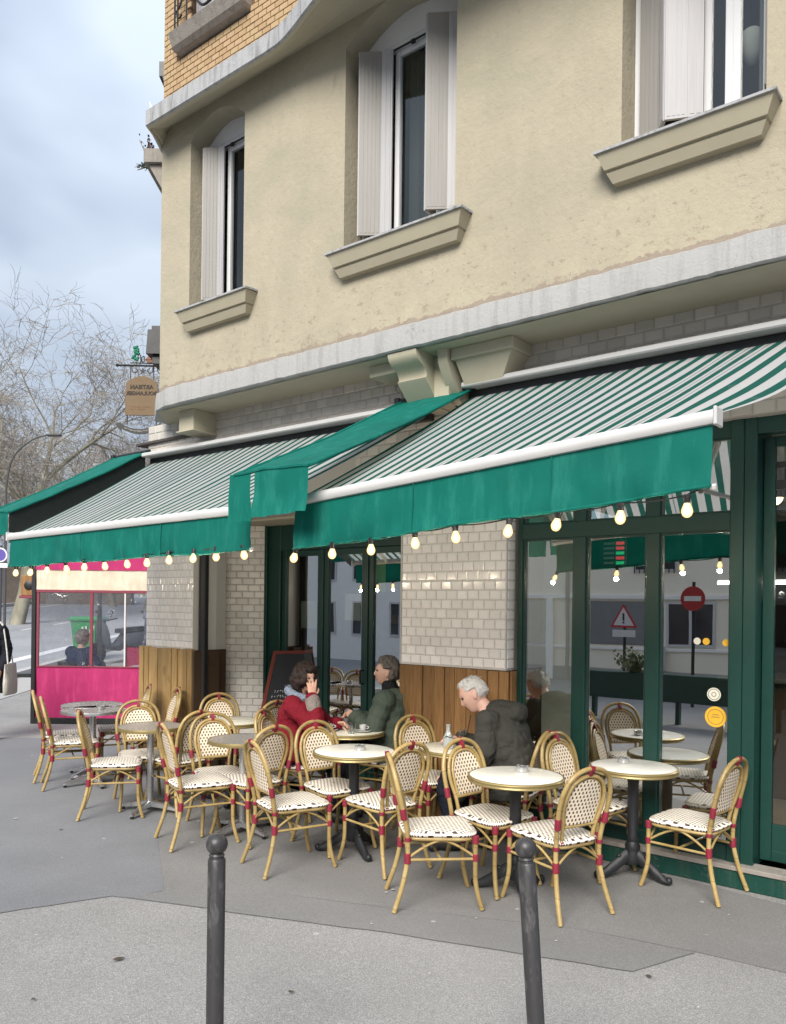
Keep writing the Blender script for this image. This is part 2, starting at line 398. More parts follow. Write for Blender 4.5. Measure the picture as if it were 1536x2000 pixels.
def mk_shutter(name, col):
    t = NT(name)
    w = t.noise(5, 5, 0.7, t.mapping((6, 6, 0.35)))
    c = t.mix(w, tuple(q * 0.72 for q in col), col)
    return t.done(t.bsdf(c, 0.5, 0, t.bump(t.noise(40, 3, 0.5, t.mapping((4, 4, 0.02))), 0.25, 0.003), 0.4))
M['shutter'] = mk_shutter('shutter_grey', (0.42, 0.41, 0.415))
M['shutter_shaded'] = mk_shutter('shutter_shaded', (0.27, 0.255, 0.235))  # darker copy of the shutter grey; shade on folded leaves put in the colour
def mk_brick():
    t = NT('yellow_brick'); oi = t.node('ShaderNodeObjectInfo')
    c = t.ramp(oi.outputs['Random'], [(0.0, (0.40, 0.27, 0.155)), (0.35, (0.46, 0.33, 0.185)), (0.7, (0.49, 0.34, 0.21)), (1.0, (0.45, 0.345, 0.19))])
    c = t.mix(t.m_('MULTIPLY', t.noise(28, 4), 0.6), c, (0.30, 0.20, 0.11)); 
    return t.done(t.bsdf(c, 0.85, 0, t.bump(t.noise(80, 4), 0.3, 0.004), 0.25))
M['brick'] = mk_brick()
M['mortar'] = pbr('brown_mortar', (0.13, 0.075, 0.04), 0.95, bs=60)
def mk_glass(name, refl, tint, rough=0.0):
    t = NT(name)
    g = t.node('ShaderNodeBsdfGlossy'); g.inputs['Roughness'].default_value = rough; g.inputs['Color'].default_value = (0.95, 0.97, 0.97, 1)
    tr = t.node('ShaderNodeBsdfTransparent'); tr.inputs[0].default_value = tint + (1,)
    ge = t.node('ShaderNodeNewGeometry'); dt = t.node('ShaderNodeVectorMath', operation='DOT_PRODUCT'); t.l.new(ge.outputs['Normal'], dt.inputs[0]); t.l.new(ge.outputs['Incoming'], dt.inputs[1])
    fr_ = t.m_('ADD', t.m_('MULTIPLY', t.m_('POWER', t.m_('SUBTRACT', 1.0, t.m_('ABSOLUTE', dt.outputs['Value']), clamp=True), 5.0), 0.92), 0.05)
    bm = t.node('ShaderNodeBump'); bm.inputs['Strength'].default_value = 0.012; bm.inputs['Distance'].default_value = 0.05
    t.l.new(t.noise(1.6, 1), bm.inputs['Height']); t.l.new(bm.outputs[0], g.inputs['Normal'])
    mx = t.node('ShaderNodeMixShader'); t.l.new(t.m_('ADD', fr_, refl, clamp=True), mx.inputs[0])
    t.l.new(tr.outputs[0], mx.inputs[1]); t.l.new(g.outputs[0], mx.inputs[2])
    return t.done(mx.outputs[0])
M['glass'] = mk_glass('shop_glass', 0.50, (0.8, 0.85, 0.82))
M['glass_win'] = mk_glass('window_glass', 0.03, (0.7, 0.75, 0.74))
M['glass_clear'] = mk_glass('drinking_glass', 0.06, (0.93, 0.95, 0.95))

# ------------------------------------------------------------------ ground, road, kerbs
def sheet(name, poly, mat, z, kind='structure', ragged=0.0, label=None, cat=None):
    pts = []
    n = len(poly)
    for i in range(n):
        a, b = Vector(poly[i]), Vector(poly[(i + 1) % n]); k = max(1, int((b - a).length / 0.12)) if ragged else 1
        for j in range(k):
            p = a.lerp(b, j / k)
            if ragged and j: p += Vector((mnoise.noise((p.x * 5, p.y * 5, 3)), mnoise.noise((p.x * 5, p.y * 5, 9)))) * ragged
            pts.append(p)
    bm = bmesh.new(); vsn = [bm.verts.new((p.x, p.y, slope(p.y) + z)) for p in pts]
    ff = bm.faces.new(vsn); bm.normal_update(); bmesh.ops.triangulate(bm, faces=[ff]); bmesh.ops.recalc_face_normals(bm, faces=bm.faces)
    for f in bm.faces:
        if f.normal.z < 0: f.normal_flip()
    me = bpy.data.meshes.new(name); bm.to_mesh(me); bm.free(); me.materials.append(mat)
    return tag(obj(name, me), label, cat, None, kind)
ys = [-60, -30, -10, 0, 5, 10.5] + [10.5 + k for k in range(1, 8)] + [20, 25, 30, 40, 50, 60, 74, 75, 76, 90, 150, 400]
g = MB(); xs = [-300, -60, -30, -15, -6, 0, 8, 20, 60, 300]
V = [(x, y, slope(y)) for y in ys for x in xs]; nx = len(xs)
g.add(V, [(j * nx + i, j * nx + i + 1, (j + 1) * nx + i + 1, (j + 1) * nx + i) for j in range(len(ys) - 1) for i in range(nx - 1)])
tag(g.build('pavement', M['asphalt']), kind='structure')
# darker resurfaced areas
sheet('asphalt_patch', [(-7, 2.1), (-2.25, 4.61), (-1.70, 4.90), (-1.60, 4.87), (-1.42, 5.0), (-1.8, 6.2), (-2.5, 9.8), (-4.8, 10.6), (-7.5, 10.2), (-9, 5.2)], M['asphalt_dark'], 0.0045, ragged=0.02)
sheet('asphalt_patch', [(-1.42, 5.0), (-0.6, 4.95), (0.0, 4.76), (1.03, 4.50), (1.62, 4.20), (2.5, 3.62), (3.4, 4.0), (1.53, 5.715), (-2.6, 9.2), (-2.45, 9.7), (-1.8, 6.2)], M['asphalt_ter'], 0.003, ragged=0.015)  # terrace sheet; part of its darker tone is painted shade under the awnings
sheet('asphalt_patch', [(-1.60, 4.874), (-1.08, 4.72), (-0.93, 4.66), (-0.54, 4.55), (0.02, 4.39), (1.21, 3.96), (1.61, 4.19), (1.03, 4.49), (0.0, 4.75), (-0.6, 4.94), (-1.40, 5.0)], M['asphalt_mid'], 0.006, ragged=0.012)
# the road beyond the corner
def strip(name, A, B, w, mat, z, up=0.0, kind='structure', lab=None):
    """a band from A to B, width w to its left"""
    A, B = Vector(A), Vector(B); d = (B - A).normalized(); nrm = Vector((-d.y, d.x)) * w
    k = max(1, int((B - A).length / 1.5)); m = MB()
    for i in range(k):
        p, q = A.lerp(B, i / k), A.lerp(B, (i + 1) / k)
        c = [p, q, q + nrm, p + nrm]
        top = [(s.x, s.y, slope(s.y) + z + up) for s in c]; bot = [(s.x, s.y, slope(s.y) + z - 0.05) for s in c]
        if up:
            m.add(top + bot, [(0, 1, 2, 3), (4, 7, 6, 5), (0, 4, 5, 1), (2, 6, 7, 3)])
        else: m.add(top, [(0, 1, 2, 3)])
    o = m.build(name, mat); 
    return tag(o, kind=kind)
RA, RB = Vector((-8.2, 13.2)), Vector((-7.2, 63.2))                     # near edge of the carriageway
rd = (RB - RA).normalized(); rn = Vector((-rd.y, rd.x))
strip('road', RA - rd * 9, RA + rd * 90, 13.0, M['road'], 0.006)
strip('kerb', RA - rn * 0.22 - rd * 9, RA - rn * 0.22 + rd * 60, 0.2, M['kerb'], 0.02, 0.10)
strip('paving_band', RA - rn * 1.25 - rd * 9, RA - rn * 1.25 + rd * 60, 1.0, M['setts'], 0.008)
strip('kerb', RA + rn * 13.0 - rd * 10, RA + rn * 13.0 + rd * 90, 0.3, M['kerb'], 0.02, 0.14)
strip('road_marking', RA + rn * 1.1 - rd * 4, RA + rn * 1.1 + rd * 40, 0.35, M['mark'], 0.012)
strip('road_marking', RA + rn * 11.2 - rd * 4, RA + rn * 11.2 + rd * 60, 0.22, M['mark'], 0.012)
for k in range(9):
    s0 = 2 + k * 2.6
    strip('road_marking', RA + rn * (5.2 + 0.0) + rd * s0, RA + rn * 5.2 + rd * (s0 + 1.3), 0.15, M['mark'], 0.012)
for k in range(8):
    s0 = 1 + k * 2.4
    strip('road_marking', RA + rn * 9.4 + rd * s0, RA + rn * 9.4 + rd * (s0 + 0.9), 0.14, M['mark'], 0.012)
gr = strip('grass_strip', RA + rn * 18 - rd * 10, RA + rn * 18 + rd * 90, 9, pbr('grass', (0.07, 0.16, 0.025), 0.9, var=0.5, scale=3, bs=30, b=0.8, bd=0.05), 0.02)
# manhole cover at the lower right edge and small litter
m = MB(); m.lathe([(0.0, 0.0), (0.27, 0.0), (0.27, 0.010), (0.24, 0.012), (0.24, 0.006), (0.0, 0.006)], 32)
o = m.build('manhole_cover', M['iron'], loc=(1.47, 3.13, 0.0)); tag(o, 'round iron manhole cover at the bottom right edge of the pavement', 'manhole cover')
lit = MB(); rl = random.Random(4)
lm = [pbr('paper_scrap', (0.5, 0.49, 0.47), 0.8), pbr('dry_leaf', (0.06, 0.045, 0.03), 0.8)]
for (x, y, k, s) in [(-1.36, 4.02, 1, 0.035), (-1.0, 4.6, 0, 0.012), (0.02, 5.05, 0, 0.03), (-0.02, 5.0, 0, 0.02), (1.27, 3.9, 1, 0.02), (-1.6, 3.6, 1, 0.02), (-2.6, 6.3, 1, 0.02), (-3.1, 6.6, 0, 0.04), (-2.9, 5.9, 0, 0.035), (0.5, 4.6, 0, 0.02), (-0.1, 4.5, 0, 0.018), (0.9, 4.3, 0, 0.016), (1.75, 4.4, 0, 0.014), (2.0, 4.7, 0, 0.012), (-2.3, 5.6, 0, 0.016), (-3.9, 7.2, 1, 0.025), (0.2, 3.9, 0, 0.015), (-0.45, 3.7, 1, 0.016), (1.4, 3.6, 0, 0.012), (-1.9, 4.3, 0, 0.012), (0.65, 3.55, 0, 0.012)]:
    s *= 0.55 if k == 0 else 0.9; lit.m = k; a = rl.uniform(0, 6.28); n = 6
    lit.add([(x + math.cos(a + j * 1.047) * s * rl.uniform(0.5, 1.2), y + math.sin(a + j * 1.047) * s * rl.uniform(0.4, 1), 0.011 + rl.uniform(0, 0.003)) for j in range(n)], [tuple(range(n))])
tag(lit.build('litter', lm, fix=False), 'scraps of paper and dry leaves scattered on the asphalt', 'litter', kind='stuff')
# ================================================================== the corner building
def WL(X, Y):
    """world X, Y -> u, v"""
    d = Vector((X - OX, Y - OY, 0)); return (d.dot(EU), d.dot(EV))
def wbox(m, X0, X1, Y0, Y1, z0, z1, t0=0.0, t1=0.0):
    """box square to the side street; its left face drawn in by t0 at the foot, t1 at the head"""
    m.loft([[(*WL(X0 + t0, Y0), z0), (*WL(X1, Y0), z0), (*WL(X1, Y1), z0), (*WL(X0 + t0, Y1), z0)], [(*WL(X0 + t1, Y0), z1), (*WL(X1, Y0), z1), (*WL(X1, Y1), z1), (*WL(X0 + t1, Y1), z1)]])
BLD = bthing('corner_building', 'cream plastered corner building with tiled shopfront and a brick upper floor', 'building', 0, 0, 0)
Z0 = (0, 0, 0)
def BM(): return MB(Z0)
def tile_mesh(name, w, h, mat, d=0.008, inset=0.009, gap=0.0025):
    m = MB(); a, b = w / 2 - gap, h / 2 - gap
    m.add([(-a, 0, -b), (a, 0, -b), (a, 0, b), (-a, 0, b), (-a + inset, -d, -b + inset), (a - inset, -d, -b + inset), (a - inset, -d, b - inset), (-a + inset, -d, b - inset)],
          [(4, 5, 6, 7), (0, 1, 5, 4), (1, 2, 6, 5), (2, 3, 7, 6), (3, 0, 4, 7)])
    return m.mesh(name, mat, fix=False)
def tile_field(parent, x0, x1, z0, z1, w, h, mat, y=0.0, name='tile', facing=0.0, skip=None, rnd=None):
    """running-bond tiles on the plane y (parent's local frame), cut at the ends; facing = rotation about z"""
    rr = random.Random(int(abs(x0 * 977 + z0 * 131)) + 5); cache = {}
    nrow = max(1, round((z1 - z0) / h)); h = (z1 - z0) / nrow; cnt = 0
    for r in range(nrow):
        x = x0 - (w / 2 if r % 2 else 0)
        while x < x1 - 1e-4:
            a, b = max(x, x0), min(x + w, x1); x += w
            if b - a < 0.02: continue
            zc = z0 + (r + 0.5) * h; xc = (a + b) / 2
            if skip and skip(xc, zc, (b - a) / 2): continue
            k = (round(b - a, 3), round(h, 4))
            if k not in cache: cache[k] = tile_mesh(name, b - a, h, mat)
            if facing: o = obj(name, cache[k], parent, (y, -xc, zc), facing)
            else: o = obj(name, cache[k], parent, (xc, y, zc))
            o.rotation_euler[0] += rr.gauss(0, 0.006); o.rotation_euler[2] += rr.gauss(0, 0.006)
            cnt += 1
    return cnt

# ---- frieze above the awnings
m = BM(); m.box(-5.57, -0.80, -0.35, -0.004, 2.72, 3.83); m.box(-0.80, 3.4, -0.35, -0.004, 3.055, 3.83)
m.box(-1.87, 3.4, -5.2, -0.36, 3.02, 3.06)
frieze = m.build('tiled_frieze', M['grout'], BLD)
tile_field(frieze, -5.57, 2.25, 3.40, 3.825, 0.137, 0.085, M['tile_dull'], 0.004)
m = BM(); m.box(-2.4, -0.81, -0.003, -0.0005, 2.72, 3.396); gapw = m.build('tiled_lintel', M['grout'], BLD)
tile_field(gapw, -2.4, -0.81, 2.80, 3.396, 0.137, 0.085, M['tile_dull'], 0.0)
m = BM(); m.box(0.70, 2.3, -0.003, -0.0005, 3.06, 3.396); gapw2 = m.build('tiled_lintel', M['grout'], BLD)
tile_field(gapw2, 0.70, 2.3, 3.06, 3.396, 0.137, 0.085, M['tile_dull'], 0.0)
# ---- left pillar
m = BM(); m.box(-5.57, -4.72, -0.45, -0.004, 1.30, 2.72); pil = m.build('tiled_pillar', M['grout_pale'], BLD)
pil['label'] = 'white tiled pillar at the building corner'
tile_field(pil, -5.57, -4.72, 1.315, 2.72, 0.078, 0.078, M['tile'], 0.003)
m = BM(); m.box(-4.7195, -4.7185, -0.32, -0.004, 0.0, 2.72); m.build('pillar_side', M['tile_grey'], BLD)
m = BM(); m.box(-5.60, -4.70, -0.45, -0.01, 0, 1.30); pw = m.build('wood_cladding', M['woodback'], BLD)
pw['label'] = 'pale pine boards cladding the foot of the corner pillar'
rr = random.Random(11); x = -5.63
while x < -4.68:
    w = rr.choice((0.075, 0.085, 0.095)); 
    m = BM(); d = rr.uniform(0.03, 0.055); m.cbox(x + 0.003, min(x + w, -4.66) - 0.003, -0.005, d, 0.02, 1.305 + rr.uniform(-0.008, 0.012), 0.003)
    m.build('plank', M['wood_pale'], pw); x += w
m = BM(); m.cbox(-4.655, -4.63, -0.30, 0.05, 0.02, 1.29, 0.003); m.build('plank', M['woodback'], pw)
m = BM(); m.tube([(-4.66, -0.10, 0), (-4.66, -0.10, 2.72)], 0.052, 12); m.build('drainpipe', M['black'], BLD, 40)
# ---- slanted tiled wall beside the recessed doors
A2, B2 = Vector((-5.06, -0.36)), Vector((-4.40, -0.86))
L2 = (B2 - A2).length; a2 = math.atan2(-(B2.y - A2.y), B2.x - A2.x)
m = MB(); m.box(0, L2, 0.004, 0.12, 0, 2.72)
sw = m.build('tiled_side_wall', M['grout'], BLD, loc=(A2.x, -A2.y, 0), rotz=a2)
tile_field(sw, 0, L2, 0.42, 2.72, 0.139, 0.0772, M['tile_grey'], 0.003)
m = MB(); m.box(0, L2, -0.002, 0.003, 0, 0.42); m.build('skirting', M['tile_grey'], sw)
# ---- recess: soffit, floor step
m = BM(); m.box(-5.57, -1.87, -0.98, -0.36, 2.70, 2.80); m.build('recess_soffit', M['trim'], BLD)
def frame(parent, name, mat, u0, u1, z0, z1, v, t=0.06, d=0.06, c=0.004):
    m = BM()
    m.cbox(u0, u0 + t, v - d, v, z0, z1, c); m.cbox(u1 - t, u1, v - d, v, z0, z1, c)
    m.cbox(u0 + t, u1 - t, v - d + 0.003, v - 0.003, z1 - t, z1, c); m.cbox(u0 + t, u1 - t, v - d + 0.003, v - 0.003, z0, z0 + t, c)
    return m.build(name, mat, parent)
FLIP = False
def pane(parent, u0, u1, z0, z1, v, mat=None, name='pane', dz=0.0):
    m = BM(); m.quad((u0, v, z0), (u1, v, z0), (u1, v, z1), (u0, v, z1)); m.f[-1].reverse() if FLIP else None; return m.build(name, mat or M['glass'], parent, fix=False)
m = BM(); dv = -0.84
m.cbox(-4.42, -4.22, dv - 0.1, dv + 0.03, 0, 2.72, 0.006); m.cbox(-4.40, -1.6, dv - 0.1, dv + 0.02, 2.41, 2.70, 0.006)
m.cbox(-4.45, -4.41, dv - 0.1, dv + 0.06, 0, 2.71, 0.004)
dset = m.build('door_surround', M['green'], BLD); dset['label'] = 'bottle green surround of the recessed glazed doors'
for (a, b) in ((-4.22, -3.60), (-3.57, -2.97), (-2.94, -2.33), (-2.30, -1.70)):
    fr = frame(BLD, 'glazed_door', M['green'], a, b, 0.03, 2.41, dv, 0.065, 0.05)
    pane(fr, a + 0.06, b - 0.06, 0.08, 2.35, dv - 0.025)
    m = BM(); m.cbox(a + 0.06, b - 0.06, dv - 0.04, dv - 0.012, 0.09, 0.22, 0.003); m.build('kick_panel', M['green'], fr)
    m = BM(); m.tube([(b - 0.03, dv + 0.0, 1.0), (b - 0.03, dv + 0.05, 1.0), (b - 0.03, dv + 0.05, 1.14), (b - 0.03, dv, 1.14)], 0.009, 6); m.build('handle', M['iron'], fr)
for a in (-3.585, -2.955, -2.315):
    m = BM(); m.cbox(a - 0.018, a + 0.018, dv - 0.06, dv + 0.015, 0, 2.41, 0.003); m.build('mullion', M['green'], BLD)
m = BM(); m.quad((-4.17, dv + 0.004, 1.08), (-4.05, dv + 0.004, 1.08), (-4.05, dv + 0.004, 1.28), (-4.17, dv + 0.004, 1.28)); m.build('paper_notice', pbr('white_paper', (0.78, 0.78, 0.78), 0.8), BLD, fix=False)
# ---- tiled pier between the two shopfronts
m = BM(); m.box(-1.865, -0.82, -0.95, -0.004, 1.31, 2.72); pier = m.build('tiled_pier', M['grout_pale'], BLD)
pier['label'] = 'white glazed tile pier between the two shopfronts'
tile_field(pier, -1.857, -0.822, 1.318, 2.72, 0.1035, 0.0779, M['tile'], 0.003)
sd2 = pier
for r in range(18):
    h = (2.72 - 1.318) / 18; zc = 1.318 + (r + 0.5) * h
    if r == 0: sm = tile_mesh('tile', 0.115, h, M['tile'])
    o = obj('tile', sm, pier, (-0.8195, 0.062, zc), R(90))
m = BM(); m.box(-1.866, -1.857, -0.02, 0.006, 1.312, 2.72); m.box(-0.824, -0.816, -0.008, 0.006, 1.312, 2.72); m.build('edge_trim', M['white_metal'], pier)
m = BM(); m.box(-1.86, -0.80, -0.95, -0.012, 0, 1.309); pw2 = m.build('wood_cladding', M['woodback'], BLD)
pw2['label'] = 'brown stained boards under the white tiled pier'
rr = random.Random(5); x = -1.87
while x < -0.80:
    w = rr.choice((0.10, 0.115, 0.125))
    m = BM(); d = rr.uniform(0.0, 0.018); m.cbox(x + 0.0025, min(x + w, -0.79) - 0.0025, -0.012, d, 0.015, 1.306 + rr.uniform(-0.004, 0.002), 0.003); m.build('plank', M['wood'], pw2); x += w
for k in range(2):
    m = BM(); m.cbox(-0.792, -0.775, -0.012 - (k + 1) * 0.085, -0.014 - k * 0.085, 0.015, 1.305, 0.003); m.build('plank', M['wood'], pw2)
# ---- green framed shopfront on the right
gv = -0.10
sf = BM()
sf.cbox(-0.775, -0.735, gv - 0.10, gv + 0.01, 0.15, 3.06, 0.004)
for (a, b) in ((-0.305, -0.205), (0.25, 0.348)): sf.cbox(a, b, gv - 0.08, gv + 0.012, 0.24, 2.96, 0.006)
sf.cbox(0.822, 0.905, gv - 0.10, gv + 0.035, 0.12, 3.06, 0.005); sf.cbox(0.906, 0.985, gv - 0.35, gv + 0.03, 0.12, 3.06, 0.005)
sf.cbox(-0.735, 0.822, gv - 0.07, gv + 0.018, 2.335, 2.455, 0.005)
sf.cbox(-0.735, 3.2, gv - 0.09, gv + 0.02, 2.95, 3.06, 0.005); sf.cbox(-0.735, 0.822, gv - 0.09, gv + 0.02, 0.12, 0.25, 0.005)
shop = sf.build('shopfront_frame', M['green'], BLD); shop['label'] = 'bottle green frame of the large cafe windows'
for (a, b) in ((-0.735, -0.305), (-0.205, 0.25), (0.348, 0.822)):
    pane(shop, a, b, 0.25, 2.335, gv - 0.03); pane(shop, a, b, 2.455, 2.95, gv - 0.03)
m = BM()
for (a, b) in ((-0.735, -0.305), (-0.205, 0.25), (0.348, 0.822)):
    for (c, d) in ((0.25, 2.335), (2.455, 2.95)):
        m.box(a, a + 0.012, gv - 0.05, gv - 0.005, c, d); m.box(b - 0.012, b, gv - 0.05, gv - 0.005, c, d)
        m.box(a + 0.012, b - 0.012, gv - 0.05, gv - 0.005, d - 0.012, d); m.box(a + 0.012, b - 0.012, gv - 0.05, gv - 0.005, c, c + 0.012)
m.build('glazing_bead', M['green'], shop)
# door on the far right
fr = frame(BLD, 'cafe_door', M['green'], 0.99, 2.05, 0.16, 2.95, gv - 0.12, 0.07, 0.05); fr['label'] = 'glazed cafe door at the right edge'
pane(fr, 1.05, 1.99, 0.40, 2.89, gv - 0.145, M['glass_win'])
m = BM(); m.cbox(1.06, 1.98, gv - 0.165, gv - 0.13, 0.21, 0.40, 0.004); m.build('kick_panel', M['green'], fr)
m = BM(); m.cbox(1.06, 1.98, gv - 0.16, gv - 0.13, 2.60, 2.66, 0.003); m.cbox(1.06, 1.98, gv - 0.16, gv - 0.13, 2.74, 2.78, 0.003); m.cbox(1.3, 1.34, gv - 0.158, gv - 0.132, 2.6, 2.89, 0.003); m.build('door_bars', M['black'], fr)
m = BM(); m.cbox(2.05, 3.2, gv - 0.12, gv, 0.12, 3.0, 0.004); m.build('shopfront_return', M['green'], BLD)
m = BM(); m.cbox(-0.79, 3.2, -0.22, 0.0, 0.0, 0.118, 0.006); st = m.build('front_step', M['green_worn'], BLD)
m = BM(); m.cbox(-0.78, 3.2, -0.14, 0.012, 0.119, 0.150, 0.004); m.build('step_nosing', M['stone'], st)
# stickers on the glass, then three painted reflections of yellow lights
yl = pbr('yellow_sticker_glint', (0.75, 0.42, 0.03), 0.5); wh = pbr('cream_sticker_glint', (0.75, 0.71, 0.6), 0.5); bl = pbr('sticker_print', (0.35, 0.2, 0.05), 0.5)
def disc(m, u, z, r, v, n=24, sx=1): m.add([(u + math.cos(6.2832 * j / n) * r * sx, v, z + math.sin(6.2832 * j / n) * r) for j in range(n)], [tuple(range(n))])
def ring(m, u, z, r0, r1, v, n=24):
    m.add([(u + math.cos(6.2832 * j / n) * r, v, z + math.sin(6.2832 * j / n) * r) for r in (r0, r1) for j in range(n)], [(j, (j + 1) % n, n + (j + 1) % n, n + j) for j in range(n)])
st1 = BM(); disc(st1, 0.727, 1.085, 0.070, gv - 0.027); s1 = st1.build('sticker_glint_disc', yl, shop, fix=False)
st1 = BM(); ring(st1, 0.727, 1.085, 0.048, 0.053, gv - 0.0262); st1.box(0.70, 0.754, gv - 0.0266, gv - 0.0258, 1.080, 1.086); st1.box(0.706, 0.748, gv - 0.0266, gv - 0.0258, 1.096, 1.102); st1.build('sticker_print', bl, s1, fix=False)
st1 = BM(); disc(st1, 0.715, 1.235, 0.045, gv - 0.027); s1 = st1.build('sticker_glint_disc', wh, shop, fix=False)
st1 = BM(); ring(st1, 0.715, 1.235, 0.034, 0.038, gv - 0.0262); ring(st1, 0.715, 1.235, 0.012, 0.016, gv - 0.0262); st1.build('sticker_print', pbr('green_print', (0.1, 0.14, 0.1), 0.6), s1, fix=False)
for (u, z) in ((0.60, 1.59), (0.66, 1.59), (0.79, 1.585)):  # small light reflections in the pane, painted as flat discs
    st1 = BM(); disc(st1, u, z, 0.024, gv - 0.027, 16); st1.build('sticker_glint_disc', yl if u > 0.65 else wh, shop, fix=False)

# ---- projecting ledge over the shop
def ledge():
    m = BM(); N = 150; u0, u1 = -4.80, 3.4
    rows = []
    for i in range(N + 1):
        u = u0 + (u1 - u0) * i / N
        jb = mnoise.noise((u * 6, 1, 0)) * 0.006 + mnoise.noise((u * 21, 5, 0)) * 0.005
        jt = mnoise.noise((u * 5, 9, 0)) * 0.012 + mnoise.noise((u * 19, 2, 0)) * 0.008
        jf = mnoise.noise((u * 3, 4, 0)) * 0.006
        e = 0.0 if u > -4.55 else (u + 4.55) * 0.25
        vf = 0.50 + e
        rows.append([(u, 0.0, 3.815), (u, vf - 0.012, 3.818 + jb), (u, vf + jf, 3.828 + jb), (u, vf + jf * 0.5 + 0.004, 3.92), (u, vf + jf, 4.0 + jt), (u, vf - 0.02, 4.012 + jt), (u, 0.10, 4.03)])
    m.loft(rows, caps=False, closed=True)
    a = rows[0]; b = [(-5.22, 0.0, 3.815), (-5.20, 0.16, 3.82), (-5.21, 0.17, 3.83), (-5.21, 0.17, 3.92), (-5.21, 0.17, 4.0), (-5.20, 0.16, 4.01), (-5.20, 0.10, 4.03)]
    m.loft([a, b], caps=True)
    return m
lg = ledge().build('ledge', [M['fascia']], BLD, 30); lg['label'] = 'projecting ledge with flaking white paint over the shop'
m = BM(); m.quad((-5.2, 0.002, 3.812), (3.4, 0.002, 3.812), (3.4, 0.485, 3.812), (-4.8, 0.425, 3.812)); m.build('ledge_soffit', M['trim'], lg, fix=False)
# dark flashing round the corner and a small bracket
m = BM(); m.cbox(-5.75, -4.62, -0.6, 0.045, 3.62, 3.65, 0.005); m.build('flashing', pbr('weathered_flashing', (0.06, 0.05, 0.045), 0.8), BLD)
m = BM(); m.cbox(-4.60, -4.36, 0, 0.30, 3.60, 3.813, 0.006); m.cbox(-4.62, -4.34, 0, 0.32, 3.585, 3.60, 0.004); m.build('bracket', M['trim'], BLD)
# ---- scroll console with flanking corbels
def console(u0, u1, prof, name='console'):
    m = BM(); p = prof + [(0.0, prof[-1][1]), (0.0, prof[0][1])]
    m.prism(p, lambda a, b, t: (t, a, b), u0, u1); return m.build(name, M['trim'], BLD, 30)
sc = [(0.475, 3.812), (0.473, 3.79), (0.455, 3.755), (0.42, 3.725), (0.375, 3.705), (0.345, 3.685), (0.328, 3.655), (0.325, 3.63), (0.345, 3.618), (0.335, 3.605), (0.17, 3.45), (0.13, 3.41)]
console(-1.66, -1.38, sc)
console(-1.27, -1.18, [(0.34, 3.813), (0.33, 3.72), (0.31, 3.68), (0.14, 3.44), (0.10, 3.42)])
m = BM(); m.box(-1.38, -1.24, 0, 0.22, 3.42, 3.811); m.build('console_web', M['trim'], BLD)
def corbel(u0, u1, u0b, u1b):
    m = BM()
    m.cbox(u0, u1, 0, 0.30, 3.725, 3.811, 0.005)
    m.loft([[(u0 + 0.02, 0, 3.724), (u1 - 0.03, 0, 3.724), (u1 - 0.03, 0.265, 3.724), (u0 + 0.02, 0.265, 3.724)], [(u0b, 0, 3.545), (u1b, 0, 3.545), (u1b, 0.19, 3.545), (u0b, 0.19, 3.545)]])
    m.build('corbel', M['trim'], BLD)
corbel(-1.17, -0.62, -1.11, -0.77)
m = BM(); m.cbox(-1.98, -1.59, 0, 0.32, 3.715, 3.811, 0.005); m.build('corbel', M['trim'], BLD)

# ---- plastered first floor with three arched windows
VW = 0.12; WT = 7.13
WINS = [(-4.69, -3.826, 4.95, 6.74, 6.93), (-2.47, -1.27, 5.0, 6.80, 7.03), (0.12, 1.06, 5.03, 6.80, 7.0)]
def arch(w, k=14):
    u0, u1, zb, zs, za = w
    return [(u0 + (u1 - u0) * i / k, zs + (za - zs) * (1 - (2 * i / k - 1) ** 2)) for i in range(k + 1)]
m = BM(); vb = -0.14
cols = [-5.2]
for w in WINS: cols += [w[0], w[1]]
cols.append(3.4)
for i in range(0, len(cols), 2):
    a, b = cols[i], cols[i + 1]; n = max(1, int((b - a) / 0.5))
    for k in range(n):
        p, q = a + (b - a) * k / n, a + (b - a) * (k + 1) / n
        m.quad((p, VW, 4.0), (q, VW, 4.0), (q, VW, WT), (p, VW, WT))
for w in WINS:
    u0, u1, zb, zs, za = w
    m.quad((u0, VW, 4.0), (u1, VW, 4.0), (u1, VW, zb), (u0, VW, zb))
    ar = arch(w)
    for (p, q) in zip(ar, ar[1:]):
        m.quad((p[0], VW, p[1]), (q[0], VW, q[1]), (q[0], VW, WT), (p[0], VW, WT))
        m.quad((p[0], VW, p[1]), (q[0], VW, q[1]), (q[0], vb, q[1]), (p[0], vb, p[1]))
    m.quad((u0, VW, zb), (u0, vb, zb), (u0, vb, zs), (u0, VW, zs)); m.quad((u1, VW, zb), (u1, vb, zb), (u1, vb, zs), (u1, VW, zs))
    m.quad((u0, VW, zb), (u1, VW, zb), (u1, vb, zb), (u0, vb, zb))
m.quad((-5.2, VW, 4.0), (-5.2, VW, WT), (*WL(-2.62, 17), WT), (*WL(-2.62, 17), 4.0))
m.build('plaster_wall', M['plaster'], BLD, fix=False)
m = BM(); m.box(-5.19, 3.4, -8, -0.75, 3.9, 12); m.build('building_core', pbr('dark_room', (0.03, 0.03, 0.032), 0.9), BLD)
